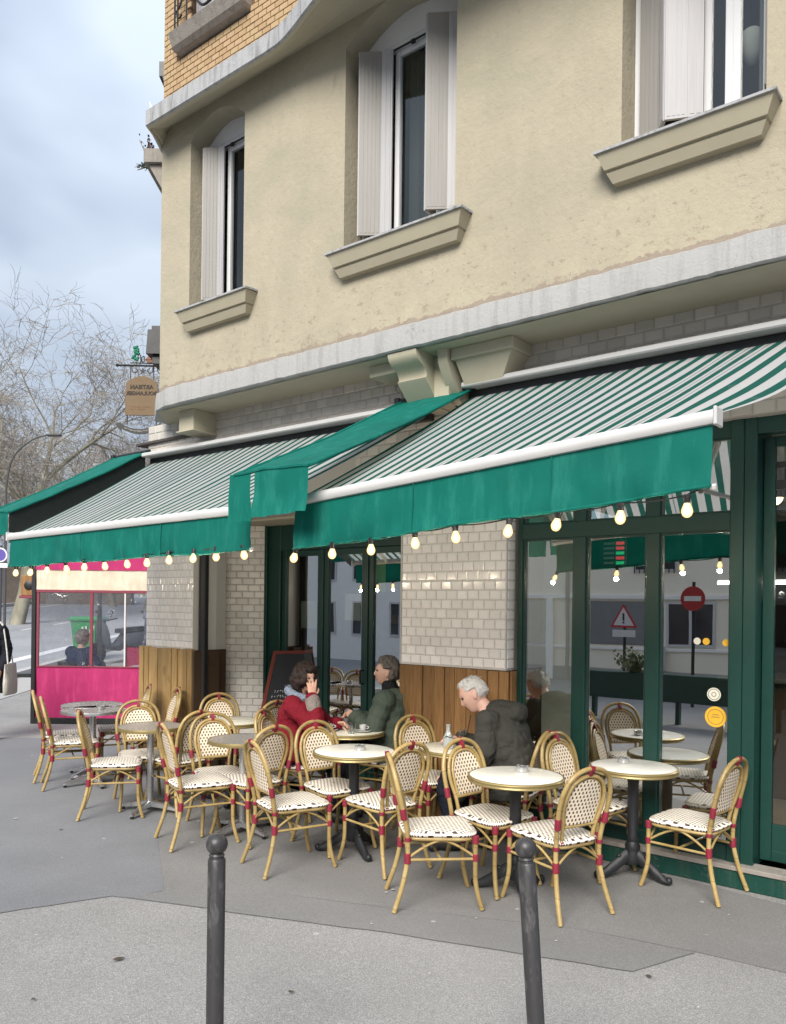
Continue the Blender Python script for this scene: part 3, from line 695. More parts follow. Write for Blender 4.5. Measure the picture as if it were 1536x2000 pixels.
def sill(u0, u1, zt):
    m = BM(); s = 0.10
    # tapered body: (v, z, end inset)
    prof = [(0.265, zt - 0.02, 0.015), (0.232, zt - 0.128, 0.06), (0.210, zt - 0.131, 0.072), (0.208, zt - 0.142, 0.075), (0.216, zt - 0.146, 0.07), (0.185, zt - 0.215, 0.105)]
    rings = [[(u0 + i, VW - 0.02, z), (u0 + i, v, z), (u1 - i, v, z), (u1 - i, VW - 0.02, z)] for (v, z, i) in prof]
    m.loft(rings); o = m.build('sill', M['sillcream'], BLD)
    m = BM(); m.loft([[(u0, -0.12, zt - 0.0), (u0, 0.282, zt - 0.020), (u1, 0.282, zt - 0.020), (u1, -0.12, zt)], [(u0, -0.12, zt + 0.02), (u0, 0.282, zt - 0.003), (u1, 0.282, zt - 0.003), (u1, -0.12, zt + 0.02)]])
    m.build('sill_flashing', M['zinc'], o)
sill(-4.735, -3.60, 4.90); sill(-2.56, -1.10, 4.93); sill(-0.015, 1.155, 4.955)
def leaf(parent, a, b, z0, z1, mat, t=0.022, ribs=True, dz=0.0):
    """one folding shutter leaf standing on the plan line a-b"""
    A, B = Vector(a), Vector(b); d = (B - A); L = d.length; d.normalize(); nrm = Vector((-d.y, d.x))
    m = BM()
    def P(s, o, z): q = A + d * s + nrm * o; return (q.x, q.y, z)
    m.loft([[P(0, -t / 2, z0), P(L, -t / 2, z0), P(L, t / 2, z0), P(0, t / 2, z0)], [P(0, -t / 2, z1), P(L, -t / 2, z1), P(L, t / 2, z1), P(0, t / 2, z1)]])
    if ribs:
        k = max(2, int(L / 0.035))
        for i in range(k):
            s0 = 0.01 + (L - 0.02) * (i + 0.15) / k; s1 = 0.01 + (L - 0.02) * (i + 0.85) / k
            for sg in (-1, 1):
                o0, o1 = sg * t / 2, sg * (t / 2 + 0.0025)
                m.loft([[P(s0, o0, z0 + 0.02), P(s1, o0, z0 + 0.02), P(s1, o1, z0 + 0.02), P(s0, o1, z0 + 0.02)], [P(s0, o0, z1 - 0.02), P(s1, o0, z1 - 0.02), P(s1, o1, z1 - 0.02), P(s0, o1, z1 - 0.02)]])
    return m.build('shutter_leaf', mat, parent)
def window(w, lab, left, right, casement, rooms=True):
    u0, u1, zb, zs, za = w
    fb = zb + 0.09; vf = -0.10
    m = BM()                                       # fixed white surround with the arched head panel
    m.cbox(u0 + 0.003, u0 + 0.055, vf - 0.05, vf, zb + 0.02, zs, 0.004); m.cbox(u1 - 0.055, u1 - 0.003, vf - 0.05, vf, zb + 0.02, zs, 0.004)
    m.cbox(u0 + 0.055, u1 - 0.055, vf - 0.05, vf + 0.004, zb + 0.02, fb, 0.004)
    hz = zs - 0.06
    m.cbox(u0 + 0.055, u1 - 0.055, vf - 0.05, vf + 0.004, hz, hz + 0.05, 0.004)
    ar = arch(w)
    for (p, q) in zip(ar, ar[1:]): m.quad((p[0], vf + 0.002, hz + 0.05), (q[0], vf + 0.002, hz + 0.05), (q[0], vf + 0.002, q[1]), (p[0], vf + 0.002, p[1]))
    o = m.build('window', M['pvc'], BLD); o['label'] = lab
    m = BM(); m.cbox(u0 + 0.06, u1 - 0.06, vf + 0.004, vf + 0.016, hz - 0.012, hz + 0.004, 0.002); m.cbox((u0 + u1) / 2 - 0.02, (u0 + u1) / 2 + 0.02, vf, vf + 0.03, hz - 0.03, hz, 0.003); m.build('shutter_rail', M['iron'], o)
    for (a, b, mt) in left + right: leaf(o, a, b, fb + 0.005, hz - 0.015, mt)
    for (a, b) in casement:
        f = frame(o, 'casement', M['pvc'], a, b, fb + 0.002, hz, vf - 0.02, 0.05, 0.05)
        pane(f, a + 0.045, b - 0.045, fb + 0.05, hz - 0.05, vf - 0.045, M['glass_win'])
    return o
SH, SD = M['shutter'], M['shutter_shaded']
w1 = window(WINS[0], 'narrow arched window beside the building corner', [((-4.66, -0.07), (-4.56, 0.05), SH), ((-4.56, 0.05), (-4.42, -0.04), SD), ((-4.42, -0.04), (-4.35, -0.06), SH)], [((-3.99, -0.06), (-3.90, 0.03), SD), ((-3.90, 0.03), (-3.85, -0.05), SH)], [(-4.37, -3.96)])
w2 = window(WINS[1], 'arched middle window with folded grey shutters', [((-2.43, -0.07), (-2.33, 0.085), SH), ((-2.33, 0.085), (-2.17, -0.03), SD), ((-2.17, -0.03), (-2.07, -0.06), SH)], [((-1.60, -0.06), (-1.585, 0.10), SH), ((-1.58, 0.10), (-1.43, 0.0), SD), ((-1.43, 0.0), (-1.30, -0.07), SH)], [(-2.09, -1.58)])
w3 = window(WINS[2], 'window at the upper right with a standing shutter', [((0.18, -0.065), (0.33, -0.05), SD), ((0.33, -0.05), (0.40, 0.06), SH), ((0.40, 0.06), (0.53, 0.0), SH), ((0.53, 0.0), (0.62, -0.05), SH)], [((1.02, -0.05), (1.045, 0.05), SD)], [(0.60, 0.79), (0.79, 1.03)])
m = BM()
for k in range(10): pass
cur = pbr('net_curtain', (0.34, 0.355, 0.35), 0.9)
def curtain(parent, u0, u1, z0, z1, v, mat):
    m = BM(); n = 28
    m.loft([[(u0 + (u1 - u0) * i / n, v + 0.012 * math.sin(i * 1.9), z) for i in range(n + 1)] for z in (z0, z1)], caps=False, closed=False)
    m.build('curtain', mat, parent, 60, fix=False)
curtain(w2, -2.0, -1.66, 5.1, 6.7, -0.22, pbr('grey_curtain', (0.05, 0.056, 0.053), 0.9))
curtain(w3, 0.93, 1.03, 5.05, 6.7, -0.22, cur)
m = BM(); m.lathe([(0.0, -0.12), (0.03, -0.11), (0.06, -0.05), (0.085, 0.03), (0.08, 0.09), (0.05, 0.12), (0.0, 0.13)], 20, (0.86, -0.30, 5.62)); m.build('lampshade', pbr('paper_lamp', (0.36, 0.355, 0.33), 0.8), w3, 60)
for w in WINS:
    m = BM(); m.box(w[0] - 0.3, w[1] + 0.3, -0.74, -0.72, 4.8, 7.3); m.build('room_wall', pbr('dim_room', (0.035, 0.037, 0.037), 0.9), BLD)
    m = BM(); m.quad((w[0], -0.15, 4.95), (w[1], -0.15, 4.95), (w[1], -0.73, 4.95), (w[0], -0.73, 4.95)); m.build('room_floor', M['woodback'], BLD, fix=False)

# ---- cornice sweeping out into the bay
plan = [(-5.34, 0.02), (-5.12, 0.30), (-5.03, 0.45)] + [(u, 0.45) for u in (-4.5, -4.0, -3.5, -3.2)] + [(-3.0, 0.458), (-2.87, 0.485), (-2.7, 0.535), (-2.5, 0.60), (-2.3, 0.66), (-2.0, 0.74), (-1.6, 0.82), (-1.0, 0.88), (0.5, 0.9), (3.4, 0.9)]
def cor_row(u, v, s=1.0):
    w0 = VW if u > -5.2 else -0.2
    return [(u, v - 0.03, 7.055), (u, v, 7.045), (u, v + 0.004, 6.885), (u, v - 0.015, 6.872), (u, v - 0.05, 6.868), (u, v - 0.075, 6.895), (u, v - 0.10, 6.90), (u, (v - 0.1) * 0.45 + w0 * 0.55, 6.965), (u, w0, 7.035), (u, w0 - 0.05, 7.04)]
m = BM(); fine = []
for i in range(len(plan) - 1):
    k = max(1, int((Vector(plan[i + 1]) - Vector(plan[i])).length / 0.15))
    for j in range(k):
        q = Vector(plan[i]).lerp(Vector(plan[i + 1]), j / k); fine.append((q.x, q.y))
fine.append(plan[-1])
rows = [cor_row(*p) for p in fine]
nr = len(rows[0])
for i in range(len(rows) - 1):
    for j in range(nr - 1):
        m.m = 0 if j < 3 else 1
        m.quad(rows[i][j], rows[i + 1][j], rows[i + 1][j + 1], rows[i][j + 1])
o = m.build('cornice', [M['zinc'], M['trim']], BLD, 40, fix=False); o['label'] = 'streaked grey cornice swelling into a bay'
m = BM(); m.add([(u, v - 0.02, 7.052) for u, v in plan] + [(u, -0.3, 7.056) for u, v in plan], [(i, i + 1, len(plan) + i + 1, len(plan) + i) for i in range(len(plan) - 1)]); m.build('cornice_top', M['zinc'], o, fix=False)
# pigeon spikes
m = BM()
for k in range(16):
    u = -5.20 + k * 0.012; v = 0.12 + k * 0.018
    m.tube([(u, v, 7.05), (u - 0.02, v + 0.01, 7.17)], 0.0015, 3)
m.build('pigeon_spikes', pbr('thin_steel', (0.5, 0.52, 0.55), 0.4, 0.6), o)

# ---- brick second floor
VB = 0.15
UWIN = (-4.70, -3.84, 7.86)
m = BM()
m.box(-5.14, UWIN[0], -0.3, VB - 0.006, 7.05, 9.6); m.box(UWIN[1], -3.0, -0.3, VB - 0.006, 7.05, 9.6); m.box(UWIN[0], UWIN[1], -0.3, VB - 0.0055, 7.05, UWIN[2] - 0.001)
bw = m.build('brick_wall', M['mortar'], BLD); bw['label'] = 'yellow brick wall of the second floor'
m = BM(); bp = [(-3.0, 0.145), (-2.7, 0.23), (-2.3, 0.36), (-1.6, 0.5), (-1.0, 0.56), (3.4, 0.58)]
m.loft([[(u, v, z) for u, v in bp] for z in (7.05, 9.6)], caps=False, closed=False); m.build('bay_wall', M['brick'], BLD, fix=False)
bmesh_cache = {}
rr = random.Random(3); w, h = 0.118, 0.0615; row = 0; z = 7.06
while z < 8.42:
    x = -5.14 - (w / 2 if row % 2 else 0)
    while x < -3.0:
        a, b = max(x, -5.14), min(x + w, -3.0); x += w
        if b - a < 0.02: continue
        c = (a + b) / 2
        if UWIN[0] - 0.001 < c < UWIN[1] + 0.001 and z + h > UWIN[2] - 0.02: continue
        if -4.86 < c < -3.70 and 7.69 < z + h / 2 < 7.86: continue
        k = round(b - a, 3)
        if k not in bmesh_cache:
            q = MB(); q.cbox(-k / 2 + 0.0045, k / 2 - 0.0045, -0.006, 0.01, -h / 2 + 0.0045, h / 2 - 0.0045, 0.002); bmesh_cache[k] = q.mesh('brick', M['brick'])
        obj('brick', bmesh_cache[k], bw, (c, -(VB - 0.002) - rr.uniform(0, 0.003), z + h / 2))
    z += h; row += 1
m = BM()
m.loft([[(-4.84, VB - 0.01, 7.70), (-4.84, VB + 0.075, 7.70), (-3.73, VB + 0.075, 7.70), (-3.73, VB - 0.01, 7.70)], [(-4.86, VB - 0.01, 7.735), (-4.86, VB + 0.12, 7.735), (-3.71, VB + 0.12, 7.735), (-3.71, VB - 0.01, 7.735)],
        [(-4.86, VB - 0.01, 7.75), (-4.86, VB + 0.10, 7.75), (-3.71, VB + 0.10, 7.75), (-3.71, VB - 0.01, 7.75)], [(-4.86, VB - 0.01, 7.87), (-4.86, VB + 0.16, 7.87), (-3.71, VB + 0.16, 7.87), (-3.71, VB - 0.01, 7.87)], [(-4.86, VB - 0.25, 7.90), (-4.86, VB + 0.14, 7.885), (-3.71, VB + 0.14, 7.885), (-3.71, VB - 0.25, 7.90)]])
us = m.build('sill', M['stone'], BLD); us['label'] = 'grey stone sill under the iron window rail'
m = BM()
vr = VB + 0.10
m.tube([(-4.82, vr, 7.90), (-3.74, vr, 7.90)], 0.012, 6); m.tube([(-4.82, vr, 8.75), (-3.74, vr, 8.75)], 0.014, 6)
for u in (-4.82, -4.77, -4.62, -3.94, -3.79, -3.74): m.tube([(u, vr, 7.87), (u, vr, 8.75)], 0.010, 6)
m.tube(spline([(-4.60, vr, 8.5), (-4.55, vr, 8.25), (-4.40, vr, 8.02), (-4.28, vr, 7.97), (-4.12, vr, 8.03), (-4.0, vr, 8.25), (-3.96, vr, 8.5)], 6), 0.014, 6)
m.tube(spline([(-4.28, vr, 7.97), (-4.22, vr, 8.12), (-4.28, vr, 8.22), (-4.34, vr, 8.12), (-4.30, vr, 8.06)], 6), 0.009, 6)
m.tube(spline([(-4.80, vr, 8.10), (-4.72, vr, 8.16), (-4.70, vr, 8.26), (-4.76, vr, 8.30), (-4.77, vr, 8.22)], 6), 0.010, 6)
m.tube(spline([(-4.80, vr, 8.10), (-4.75, vr, 8.02), (-4.70, vr, 8.04)], 6), 0.010, 6)
m.build('window_rail', M['iron'], BLD, 40)
m = BM()
for k in range(2):
    a = -4.69 + k * 0.43
    leafm = leaf(BLD, (a, 0.06), (a + 0.41, 0.06), 7.90, 9.4, M['shutter'])
# the other street front, seen edge on: planter with shrubs, dark box, ivy
pl = BM(); wbox(pl, -2.90, -2.55, 9.2, 9.9, 6.55, 6.86, 0.20, 0.02); wbox(pl, -2.92, -2.55, 9.15, 9.95, 6.865, 7.02); pl.build('side_window_ledge', M['stone'], BLD)
pl = BM(); wbox(pl, -2.90, -2.55, 9.25, 9.9, 4.70, 4.98, 0.0, 0.02); wbox(pl, -2.85, -2.55, 9.3, 9.8, 4.985, 5.04); wbox(pl, -2.84, -2.55, 9.3, 9.8, 4.60, 4.695); pl.build('ventilation_box', M['black'], BLD)
pl = BM(); wbox(pl, -2.80, -2.55, 9.3, 9.6, 7.95, 8.12); wbox(pl, -2.76, -2.55, 9.3, 9.6, 7.75, 7.945, 0.06, 0); pl.tube([(*WL(-2.75, 9.4), 8.1), (*WL(-2.75, 9.4), 8.7)], 0.012, 5); pl.build('side_wall_fitting', M['black'], BLD)
pl = BM(); wbox(pl, -2.60, -2.2, 9.0, 16, 3.0, 9.0); pl.build('side_street_wall', M['plaster'], BLD)
# ================================================================== awnings
def mk_stripes():
    t = NT('striped_canvas'); sp = t.node('ShaderNodeSeparateXYZ'); t.l.new(t.tc.outputs['UV'], sp.inputs[0])
    u = t.m_('DIVIDE', sp.outputs[0], 0.118)
    f = t.m_('FRACT', u)
    g = t.m_('LESS_THAN', f, 0.44)
    # a seam with two pinstripes every metre or so
    p = t.m_('FRACT', t.m_('DIVIDE', sp.outputs[0], 0.944))
    pin = t.m_('MULTIPLY', t.m_('LESS_THAN', t.m_('ABSOLUTE', t.m_('SUBTRACT', f, 0.72)), 0.035), t.m_('LESS_THAN', p, 0.4))
    g = t.m_('MAXIMUM', g, t.m_('MULTIPLY', pin, 0.8))
    n = t.noise(3, 5, 0.6)
    wcol = t.mix(n, (0.50, 0.505, 0.51), (0.58, 0.58, 0.585)); gcol = t.mix(n, (0.014, 0.095, 0.076), (0.022, 0.125, 0.10))
    c = t.mix(g, wcol, gcol)
    c = t.mix(t.ramp(t.noise(5, 5, 0.7, t.mapping((1, 1, 1))), [(0.55, (0, 0, 0)), (0.75, (0.22, 0.22, 0.22))]), c, (0.35, 0.36, 0.36))
    b = t.bsdf(c, 0.8, 0, t.bump(t.noise(300, 2), 0.15, 0.002), 0.2)
    tr = t.node('ShaderNodeBsdfTranslucent'); t.l.new(c, tr.inputs[0])
    mx = t.node('ShaderNodeMixShader'); mx.inputs[0].default_value = 0.45; t.l.new(b, mx.inputs[1]); t.l.new(tr.outputs[0], mx.inputs[2])
    return t.done(mx.outputs[0])
def mk_canvas(name, a, b):
    t = NT(name)
    c = t.mix(t.noise(2.5, 5, 0.65), a, b)
    c = t.mix(t.ramp(t.noise(6, 6, 0.7, t.mapping((1.8, 1.8, 0.3))), [(0.5, (0, 0, 0)), (0.78, (0.55, 0.55, 0.55))]), c, tuple(min(1, q * 1.6 + 0.04) for q in b))
    c = t.mix(t.ramp(t.noise(1.4, 3), [(0.5, (0, 0, 0)), (0.7, (0.5, 0.5, 0.5))]), c, tuple(q * 0.66 for q in a))
    bs = t.bsdf(c, 0.75, 0, t.bump(t.m_('ADD', t.noise(220, 2), t.m_('MULTIPLY', t.noise(7, 4, 0.6), 1.5)), 0.25, 0.006), 0.25)
    tr = t.node('ShaderNodeBsdfTranslucent'); t.l.new(c, tr.inputs[0])
    mx = t.node('ShaderNodeMixShader'); mx.inputs[0].default_value = 0.15; t.l.new(bs, mx.inputs[1]); t.l.new(tr.outputs[0], mx.inputs[2])
    return t.done(mx.outputs[0])
M['stripe'] = mk_stripes()
M['canvas'] = mk_canvas('green_canvas', (0.0, 0.115, 0.088), (0.0, 0.15, 0.115))
M['gap_shade'] = pbr('gap_shade_black', (0.006, 0.010, 0.009), 0.8)
def valance(m, pts, drop, wave=0.006, seed=0, rag=0.0, hem=True):
    """cloth hanging from a line of (u,v,z); drop metres long"""
    rows = []
    for k in range(7):
        t = k / 6; r = []
        for i, (u, v, z) in enumerate(pts):
            w = (mnoise.noise((u * 4, t * 1.2, seed)) * wave * 2 + mnoise.noise((u * 13, t * 2, seed + 3)) * wave) * t
            zz = z - drop * t + (mnoise.noise((u * 9, 7, seed)) * rag if k == 6 else 0) - (0.006 * math.sin(u * 5 + seed) * t)
            r.append((u, v + w + 0.012 * t, zz))
        rows.append(r)
    m.loft(rows, caps=False, closed=False)
    return rows[-1]
def awning(label, cass, bar, drop, seed, sag=0.05, edge=0.0):
    (cu0, cu1, cz), (bu0, bz0, bu1, bz1, bv) = cass, bar
    T = bthing('striped_awning', label, 'awning', (bu0 + bu1) / 2, 0.1, 2.4)
    org = ((bu0 + bu1) / 2, 0.1, 2.4)
    L = bu1 - bu0; nu, nv = 90, 16; m = MB(org); V = []; UU = []
    for i in range(nu + 1):
        s = i / nu
        for j in range(nv + 1):
            t = j / nv
            u = (cu0 + (cu1 - cu0) * s) * (1 - t) + (bu0 + L * s) * t; UU.append(u)
            v = 0.08 + (bv - 0.06 - 0.08) * t
            z = (cz - 0.105) * (1 - t) + (bz0 + (bz1 - bz0) * s - 0.005) * t
            sg = sag + edge * max(0, (s - 0.8) / 0.2) ** 2
            z -= sg * math.sin(math.pi * t) + 0.010 * math.sin(math.pi * t) * mnoise.noise((u * 2.2, t * 0.7, seed)) * 2 + 0.004 * mnoise.noise((u * 9, t, seed)) * math.sin(math.pi * t)
            V.append((u, v, z))
    fs, uvs = [], []
    for i in range(nu):
        for j in range(nv):
            q = (i * (nv + 1) + j, (i + 1) * (nv + 1) + j, (i + 1) * (nv + 1) + j + 1, i * (nv + 1) + j + 1); fs.append(q)
            t0, t1 = j / nv, (j + 1) / nv; s0, s1 = i / nu * L, (i + 1) / nu * L; uvs.append([(s0, t0), (s1, t0), (s1, t1), (s0, t1)])
    m.add(V, fs, uvs); m.build('fabric', M['stripe'], T, 60, fix=False)
    m = MB(org); m.cbox(cu0 - 0.03, cu1 + 0.03, 0.02, 0.19, cz - 0.045, cz, 0.010); ca = m.build('cassette', M['white_metal'], T)
    m = MB(org); m.cbox(cu0 - 0.03, cu1 + 0.03, 0.005, 0.075, cz - 0.13, cz - 0.048, 0.004); m.build('roller', M['black'], T)  # roller bar in black, carrying the shadow band under the cassette
    # front bar: rounded profile
    pr = [(-0.075, 0.0), (-0.055, 0.012), (-0.01, 0.006), (0.006, -0.012), (0.008, -0.04), (-0.004, -0.058), (-0.03, -0.062), (-0.075, -0.04)]
    m = MB(org); rows = [[(bu0 + L * s, bv + a, bz0 + (bz1 - bz0) * s + b) for a, b in pr] for s in [k / 20 for k in range(21)]]
    m.loft(rows); m.build('front_bar', M['white_metal'], T, 40)
    for s in (0, 1):
        u = bu0 + L * s; z = bz0 + (bz1 - bz0) * s; m = MB(org)
        m.cbox(u - 0.008 + (0.008 if s else -0.008), u + 0.008 + (0.008 if s else -0.008), bv - 0.085, bv + 0.014, z - 0.068, z + 0.016, 0.004)
        m.build('end_cap', M['white_metal'], T)
    m = MB(org); pts = [(bu0 + 0.01 + (L - 0.02) * k / 120, bv - 0.022, bz0 + (bz1 - bz0) * k / 120 - 0.055) for k in range(121)]
    last = valance(m, pts, drop, 0.018, seed); m.build('valance', M['canvas'], T, 60, fix=False)
    m = MB(org); m.tube([(a, b, c - 0.004) for a, b, c in last], 0.009, 6); m.build('valance_hem', M['canvas'], T, 60)
    for k in (1, 2):
        i = int(120 * k / 3 + 4)
        u, v, z = pts[i]; m = MB(org); m.tube([(u, v + 0.006 + 0.012 * q / 4 + 0.002, z - drop * q / 4) for q in range(5)], 0.0035, 5); m.build('valance_seam', M['canvas'], T, 60)
    for s in (0.18, 0.82):                          # folding arms
        u = bu0 + L * s; z = bz0 + (bz1 - bz0) * s - 0.04; el = (u + (0.45 if s < 0.5 else -0.45), 0.80, (cz + z) / 2 - 0.34)
        m = MB(org); m.tube([(u, 0.06, cz - 0.30), el], 0.022, 6); m.tube([el, (u, bv - 0.06, z)], 0.019, 6); m.ball(el, 0.032, 8, 6); m.build('folding_arm', M['white_metal'], T, 40)
    m = MB(org); m.tube([(bu1 - 0.005, bv - 0.01, bz1 - 0.055 - drop - 0.002), (bu1 + 0.012, bv - 0.01, bz1 - 0.055 - drop - 0.002)], 0.013, 8); m.build('hem_cap', M['white_metal'], T, 40)
    return T
awning('long green and white striped awning at the corner, left of the narrow canopy', (-5.40, -1.56, 3.485), (-5.37, 2.459, -1.88, 2.500, 1.70), 0.255, 1, 0.02)
awning('green and white striped awning nearest the camera, over the cafe windows', (-1.12, 1.56, 3.575), (-1.42, 2.510, 1.254, 2.698, 1.75), 0.285, 5, 0.012, 0.07)
# narrow plain green canopies that cover the joints
def canopy(label, u0, u1, z0, z1, v1, flaps, seed, side=False):
    org = ((u0 + u1) / 2, 0.1, 2.5); T = bthing('joint_canopy', label, 'awning', *org)
    m = MB(org); n = 18; rows = []
    for j in range(n + 1):
        t = j / n; z = z0 + (z1 - z0) * t - 0.025 * math.sin(math.pi * t)
        rows.append([(u0 + (u1 - u0) * i / 10 + 0.012 * (i / 5 - 1) * math.sin(t * 3), 0.13 + (v1 - 0.13) * t, z + 0.008 * mnoise.noise((i * 0.35, t * 3, seed)) - 0.010 * (i / 5 - 1) ** 2) for i in range(11)])
    m.loft(rows, caps=False, closed=False); m.build('fabric', M['canvas'], T, 60, fix=False)
    m = MB(org)
    for k in (0, 10): m.tube([r[k] for r in rows], 0.012, 6)
    m.tube(rows[-1], 0.013, 6); m.build('edge_piping', M['canvas'], T, 60)
    m = MB(org); m.tube([(u0 - 0.03, 0.10, z0 + 0.01), (u1 + 0.03, 0.10, z0 + 0.01)], 0.022, 8); m.cbox(u0 - 0.07, u0 - 0.02, 0.06, 0.14, z0 - 0.01, z0 + 0.035, 0.005); m.build('roller', M['iron'], T, 40)
    for i, (a, b, d, rg) in enumerate(flaps):
        m = MB(org); last = valance(m, [(a + (b - a) * k / 30, v1 + 0.004, z1 - 0.006) for k in range(31)], d, 0.016, seed + i * 5, rg); m.build('flap', M['canvas'], T, 60, fix=False)
    if side:
        m = MB(org); m.loft([[(u1 - 0.005, r[10][1], r[10][2] - 0.012) for r in rows], [(u1 - 0.005, r[10][1], r[10][2] - 0.20 - 0.10 * k / n) for k, r in enumerate(rows)]], caps=False, closed=False)
        m.build('gap_shade_sheet', M['gap_shade'], T, fix=False)  # black sheet added to paint the dark gap below the canopy edge
    return T
canopy('plain green canopy with torn hanging flaps between the two striped awnings', -1.79, -1.10, 3.53, 2.675, 1.92, [(-1.835, -1.625, 0.315, 0.012), (-1.59, -1.10, 0.295, 0.016)], 11)
canopy('plain green canopy at the far left end of the awnings', -6.05, -5.43, 3.51, 2.69, 1.66, [(-6.05, -5.44, 0.22, 0.005)], 17, True)

# ================================================================== festoon lights
def mk_bulb():
    t = NT('lit_bulb'); lw = t.node('ShaderNodeLayerWeight'); lw.inputs[0].default_value = 0.35
    c = t.mix(lw.outputs['Facing'], (1.0, 0.82, 0.44), (1.0, 0.50, 0.13))
    e = t.node('ShaderNodeEmission'); t.l.new(c, e.inputs[0]); t.l.new(t.m_('ADD', t.m_('MULTIPLY', t.m_('POWER', t.m_('SUBTRACT', 1.0, lw.outputs['Facing']), 1.5), 0.50), 0.22), e.inputs[1])
    return t.done(e.outputs[0])
M['bulb'] = mk_bulb()
bm_ = MB(); bm_.lathe([(0.0, -0.108), (0.011, -0.106), (0.021, -0.097), (0.0265, -0.083), (0.026, -0.071), (0.021, -0.058), (0.015, -0.044), (0.0125, -0.036), (0.0, -0.036)], 14); BULB = bm_.mesh('bulb', M['bulb'], 60)
bm_ = MB(); bm_.lathe([(0.0, -0.040), (0.0155, -0.040), (0.0165, -0.020), (0.019, -0.018), (0.019, -0.004), (0.012, 0.0), (0.0, 0.0)], 10); SOCK = bm_.mesh('socket', M['black'], 40)
BL = bpy.data.lights.new('bulb_light', 'POINT'); BL.energy = 0.95; BL.shadow_soft_size = 0.02; BL.color = (1.0, 0.83, 0.60)
def festoon(label, us, zs, v, seed):
    org = (us[0], v, zs[0]); T = bthing('festoon_lights', label, 'string lights', *org); rr = random.Random(seed)
    P = [(u, v, z) for u, z in zip(us, zs)]; wire = []
    for a, b in zip(P, P[1:]):
        for k in range(6):
            t = k / 6; wire.append((a[0] + (b[0] - a[0]) * t, v, a[2] + (b[2] - a[2]) * t - 0.012 * math.sin(math.pi * t) + 0.062))
    wire.append((P[-1][0], v, P[-1][2] + 0.062)); wire.append((P[-1][0] + 0.06, v - 0.02, P[-1][2] + 0.09))
    m = MB(org); m.tube(wire, 0.004, 5); m.build('cable', M['black'], T, 60)
    for (u, _, z) in P:
        b = obj('bulb', BULB, T, (u - org[0], 0, z - org[2] + 0.065)); b.rotation_euler = (rr.gauss(0, 0.12), rr.gauss(0, 0.16), 0)
        obj('socket', SOCK, b); lo = bpy.data.objects.new('bulb_light', BL); COL.objects.link(lo); lo.parent = b; lo.location = (0, 0, -0.125)
festoon('string of twelve lit bulbs under the corner awning', [-5.233, -4.94, -4.661, -4.351, -4.025, -3.731, -3.41, -3.12, -2.833, -2.52, -2.271, -1.98], [2.088, 2.088, 2.100, 2.107, 2.118, 2.120, 2.129, 2.134, 2.143, 2.150, 2.157, 2.159], 1.68, 3)
festoon('string of nine lit bulbs under the awning nearest the camera', [-1.389, -1.07, -0.755, -0.426, -0.145, 0.204, 0.493, 0.818, 1.133], [2.117, 2.137, 2.152, 2.178, 2.198, 2.215, 2.234, 2.253, 2.267], 1.73, 8)

# ================================================================== hanging bakery sign
def text_mesh(body, size, mirror=False, ext=0.002, align='CENTER', bend=0.0):
    c = bpy.data.curves.new('lettering', 'FONT'); c.body = body; c.size = size; c.align_x = align; c.extrude = ext; c.offset = 0.0022; c.resolution_u = 3
    o = bpy.data.objects.new('lettering', c); COL.objects.link(o)
    dg = bpy.context.evaluated_depsgraph_get(); me = bpy.data.meshes.new_from_object(o.evaluated_get(dg)); bpy.data.objects.remove(o)
    for v in me.vertices:
        x, y, z = v.co; x = -x if mirror else x
        v.co = (x, -z, y + bend * x * x)
    me.update(); return me
SG = thing('hanging_sign', 'arched tan bakery sign hanging from an iron bracket at the corner', 'sign', (-2.2, 9.5, 4.63))
def SP(x, z, y=0.0): return (x + 2.2, y, z - 4.63)
ironm = M['iron']; gsign = pbr('sign_green', (0.005, 0.16, 0.085), 0.6); tan = pbr('sign_tan', (0.14, 0.085, 0.035), 0.6, var=0.08)
m = MB(); m.tube([SP(-2.1, 4.625), SP(-3.30, 4.635)], 0.013, 8); m.ball(SP(-3.315, 4.635), 0.02, 8, 6); m.tube([SP(-3.16, 4.665), SP(-2.3, 4.645)], 0.007, 6); m.build('arm', ironm, SG, 40)
for P_ in ([SP(-3.14, 4.62), SP(-3.135, 4.56), SP(-3.10, 4.545), SP(-3.075, 4.58), SP(-3.10, 4.60)], [SP(-2.89, 4.62), SP(-2.895, 4.56), SP(-2.93, 4.545), SP(-2.955, 4.58), SP(-2.93, 4.60)], [SP(-2.84, 4.62), SP(-2.83, 4.56), SP(-2.80, 4.52), SP(-2.80, 4.47), SP(-2.83, 4.46)]):
    m = MB(); m.tube(spline(P_, 6), 0.005, 5); m.build('scroll', ironm, SG, 40)
for x in (-3.155, -2.88): m = MB(); m.tube([SP(x, 4.63), SP(x, 4.47)], 0.006, 6); m.build('hanger_rod', ironm, SG)
m = MB(); pts = [SP(-3.012 + math.sin(k * math.pi / 5) * (0.042 if k % 2 == 0 else 0.017), 4.568 + math.cos(k * math.pi / 5) * (0.042 if k % 2 == 0 else 0.017)) for k in range(10)]
m.loft([[(p[0], -0.006, p[2]) for p in pts], [(p[0], 0.006, p[2]) for p in pts]]); m.build('star', ironm, SG)
m = MB(); rt = random.Random(2)
for k in range(22):
    z = 4.69 + 0.185 * k / 22; w = 0.042 - 0.02 * abs(k / 22 - 0.35) * 1.6
    m.ball(SP(-3.10 + rt.uniform(-w, w), z + rt.uniform(-0.01, 0.01), rt.uniform(-0.01, 0.01)), rt.uniform(0.014, 0.022), 7, 5)
m.tube([SP(-3.09, 4.64), SP(-3.09, 4.72)], 0.006, 5); m.build('tree_ornament', gsign, SG)
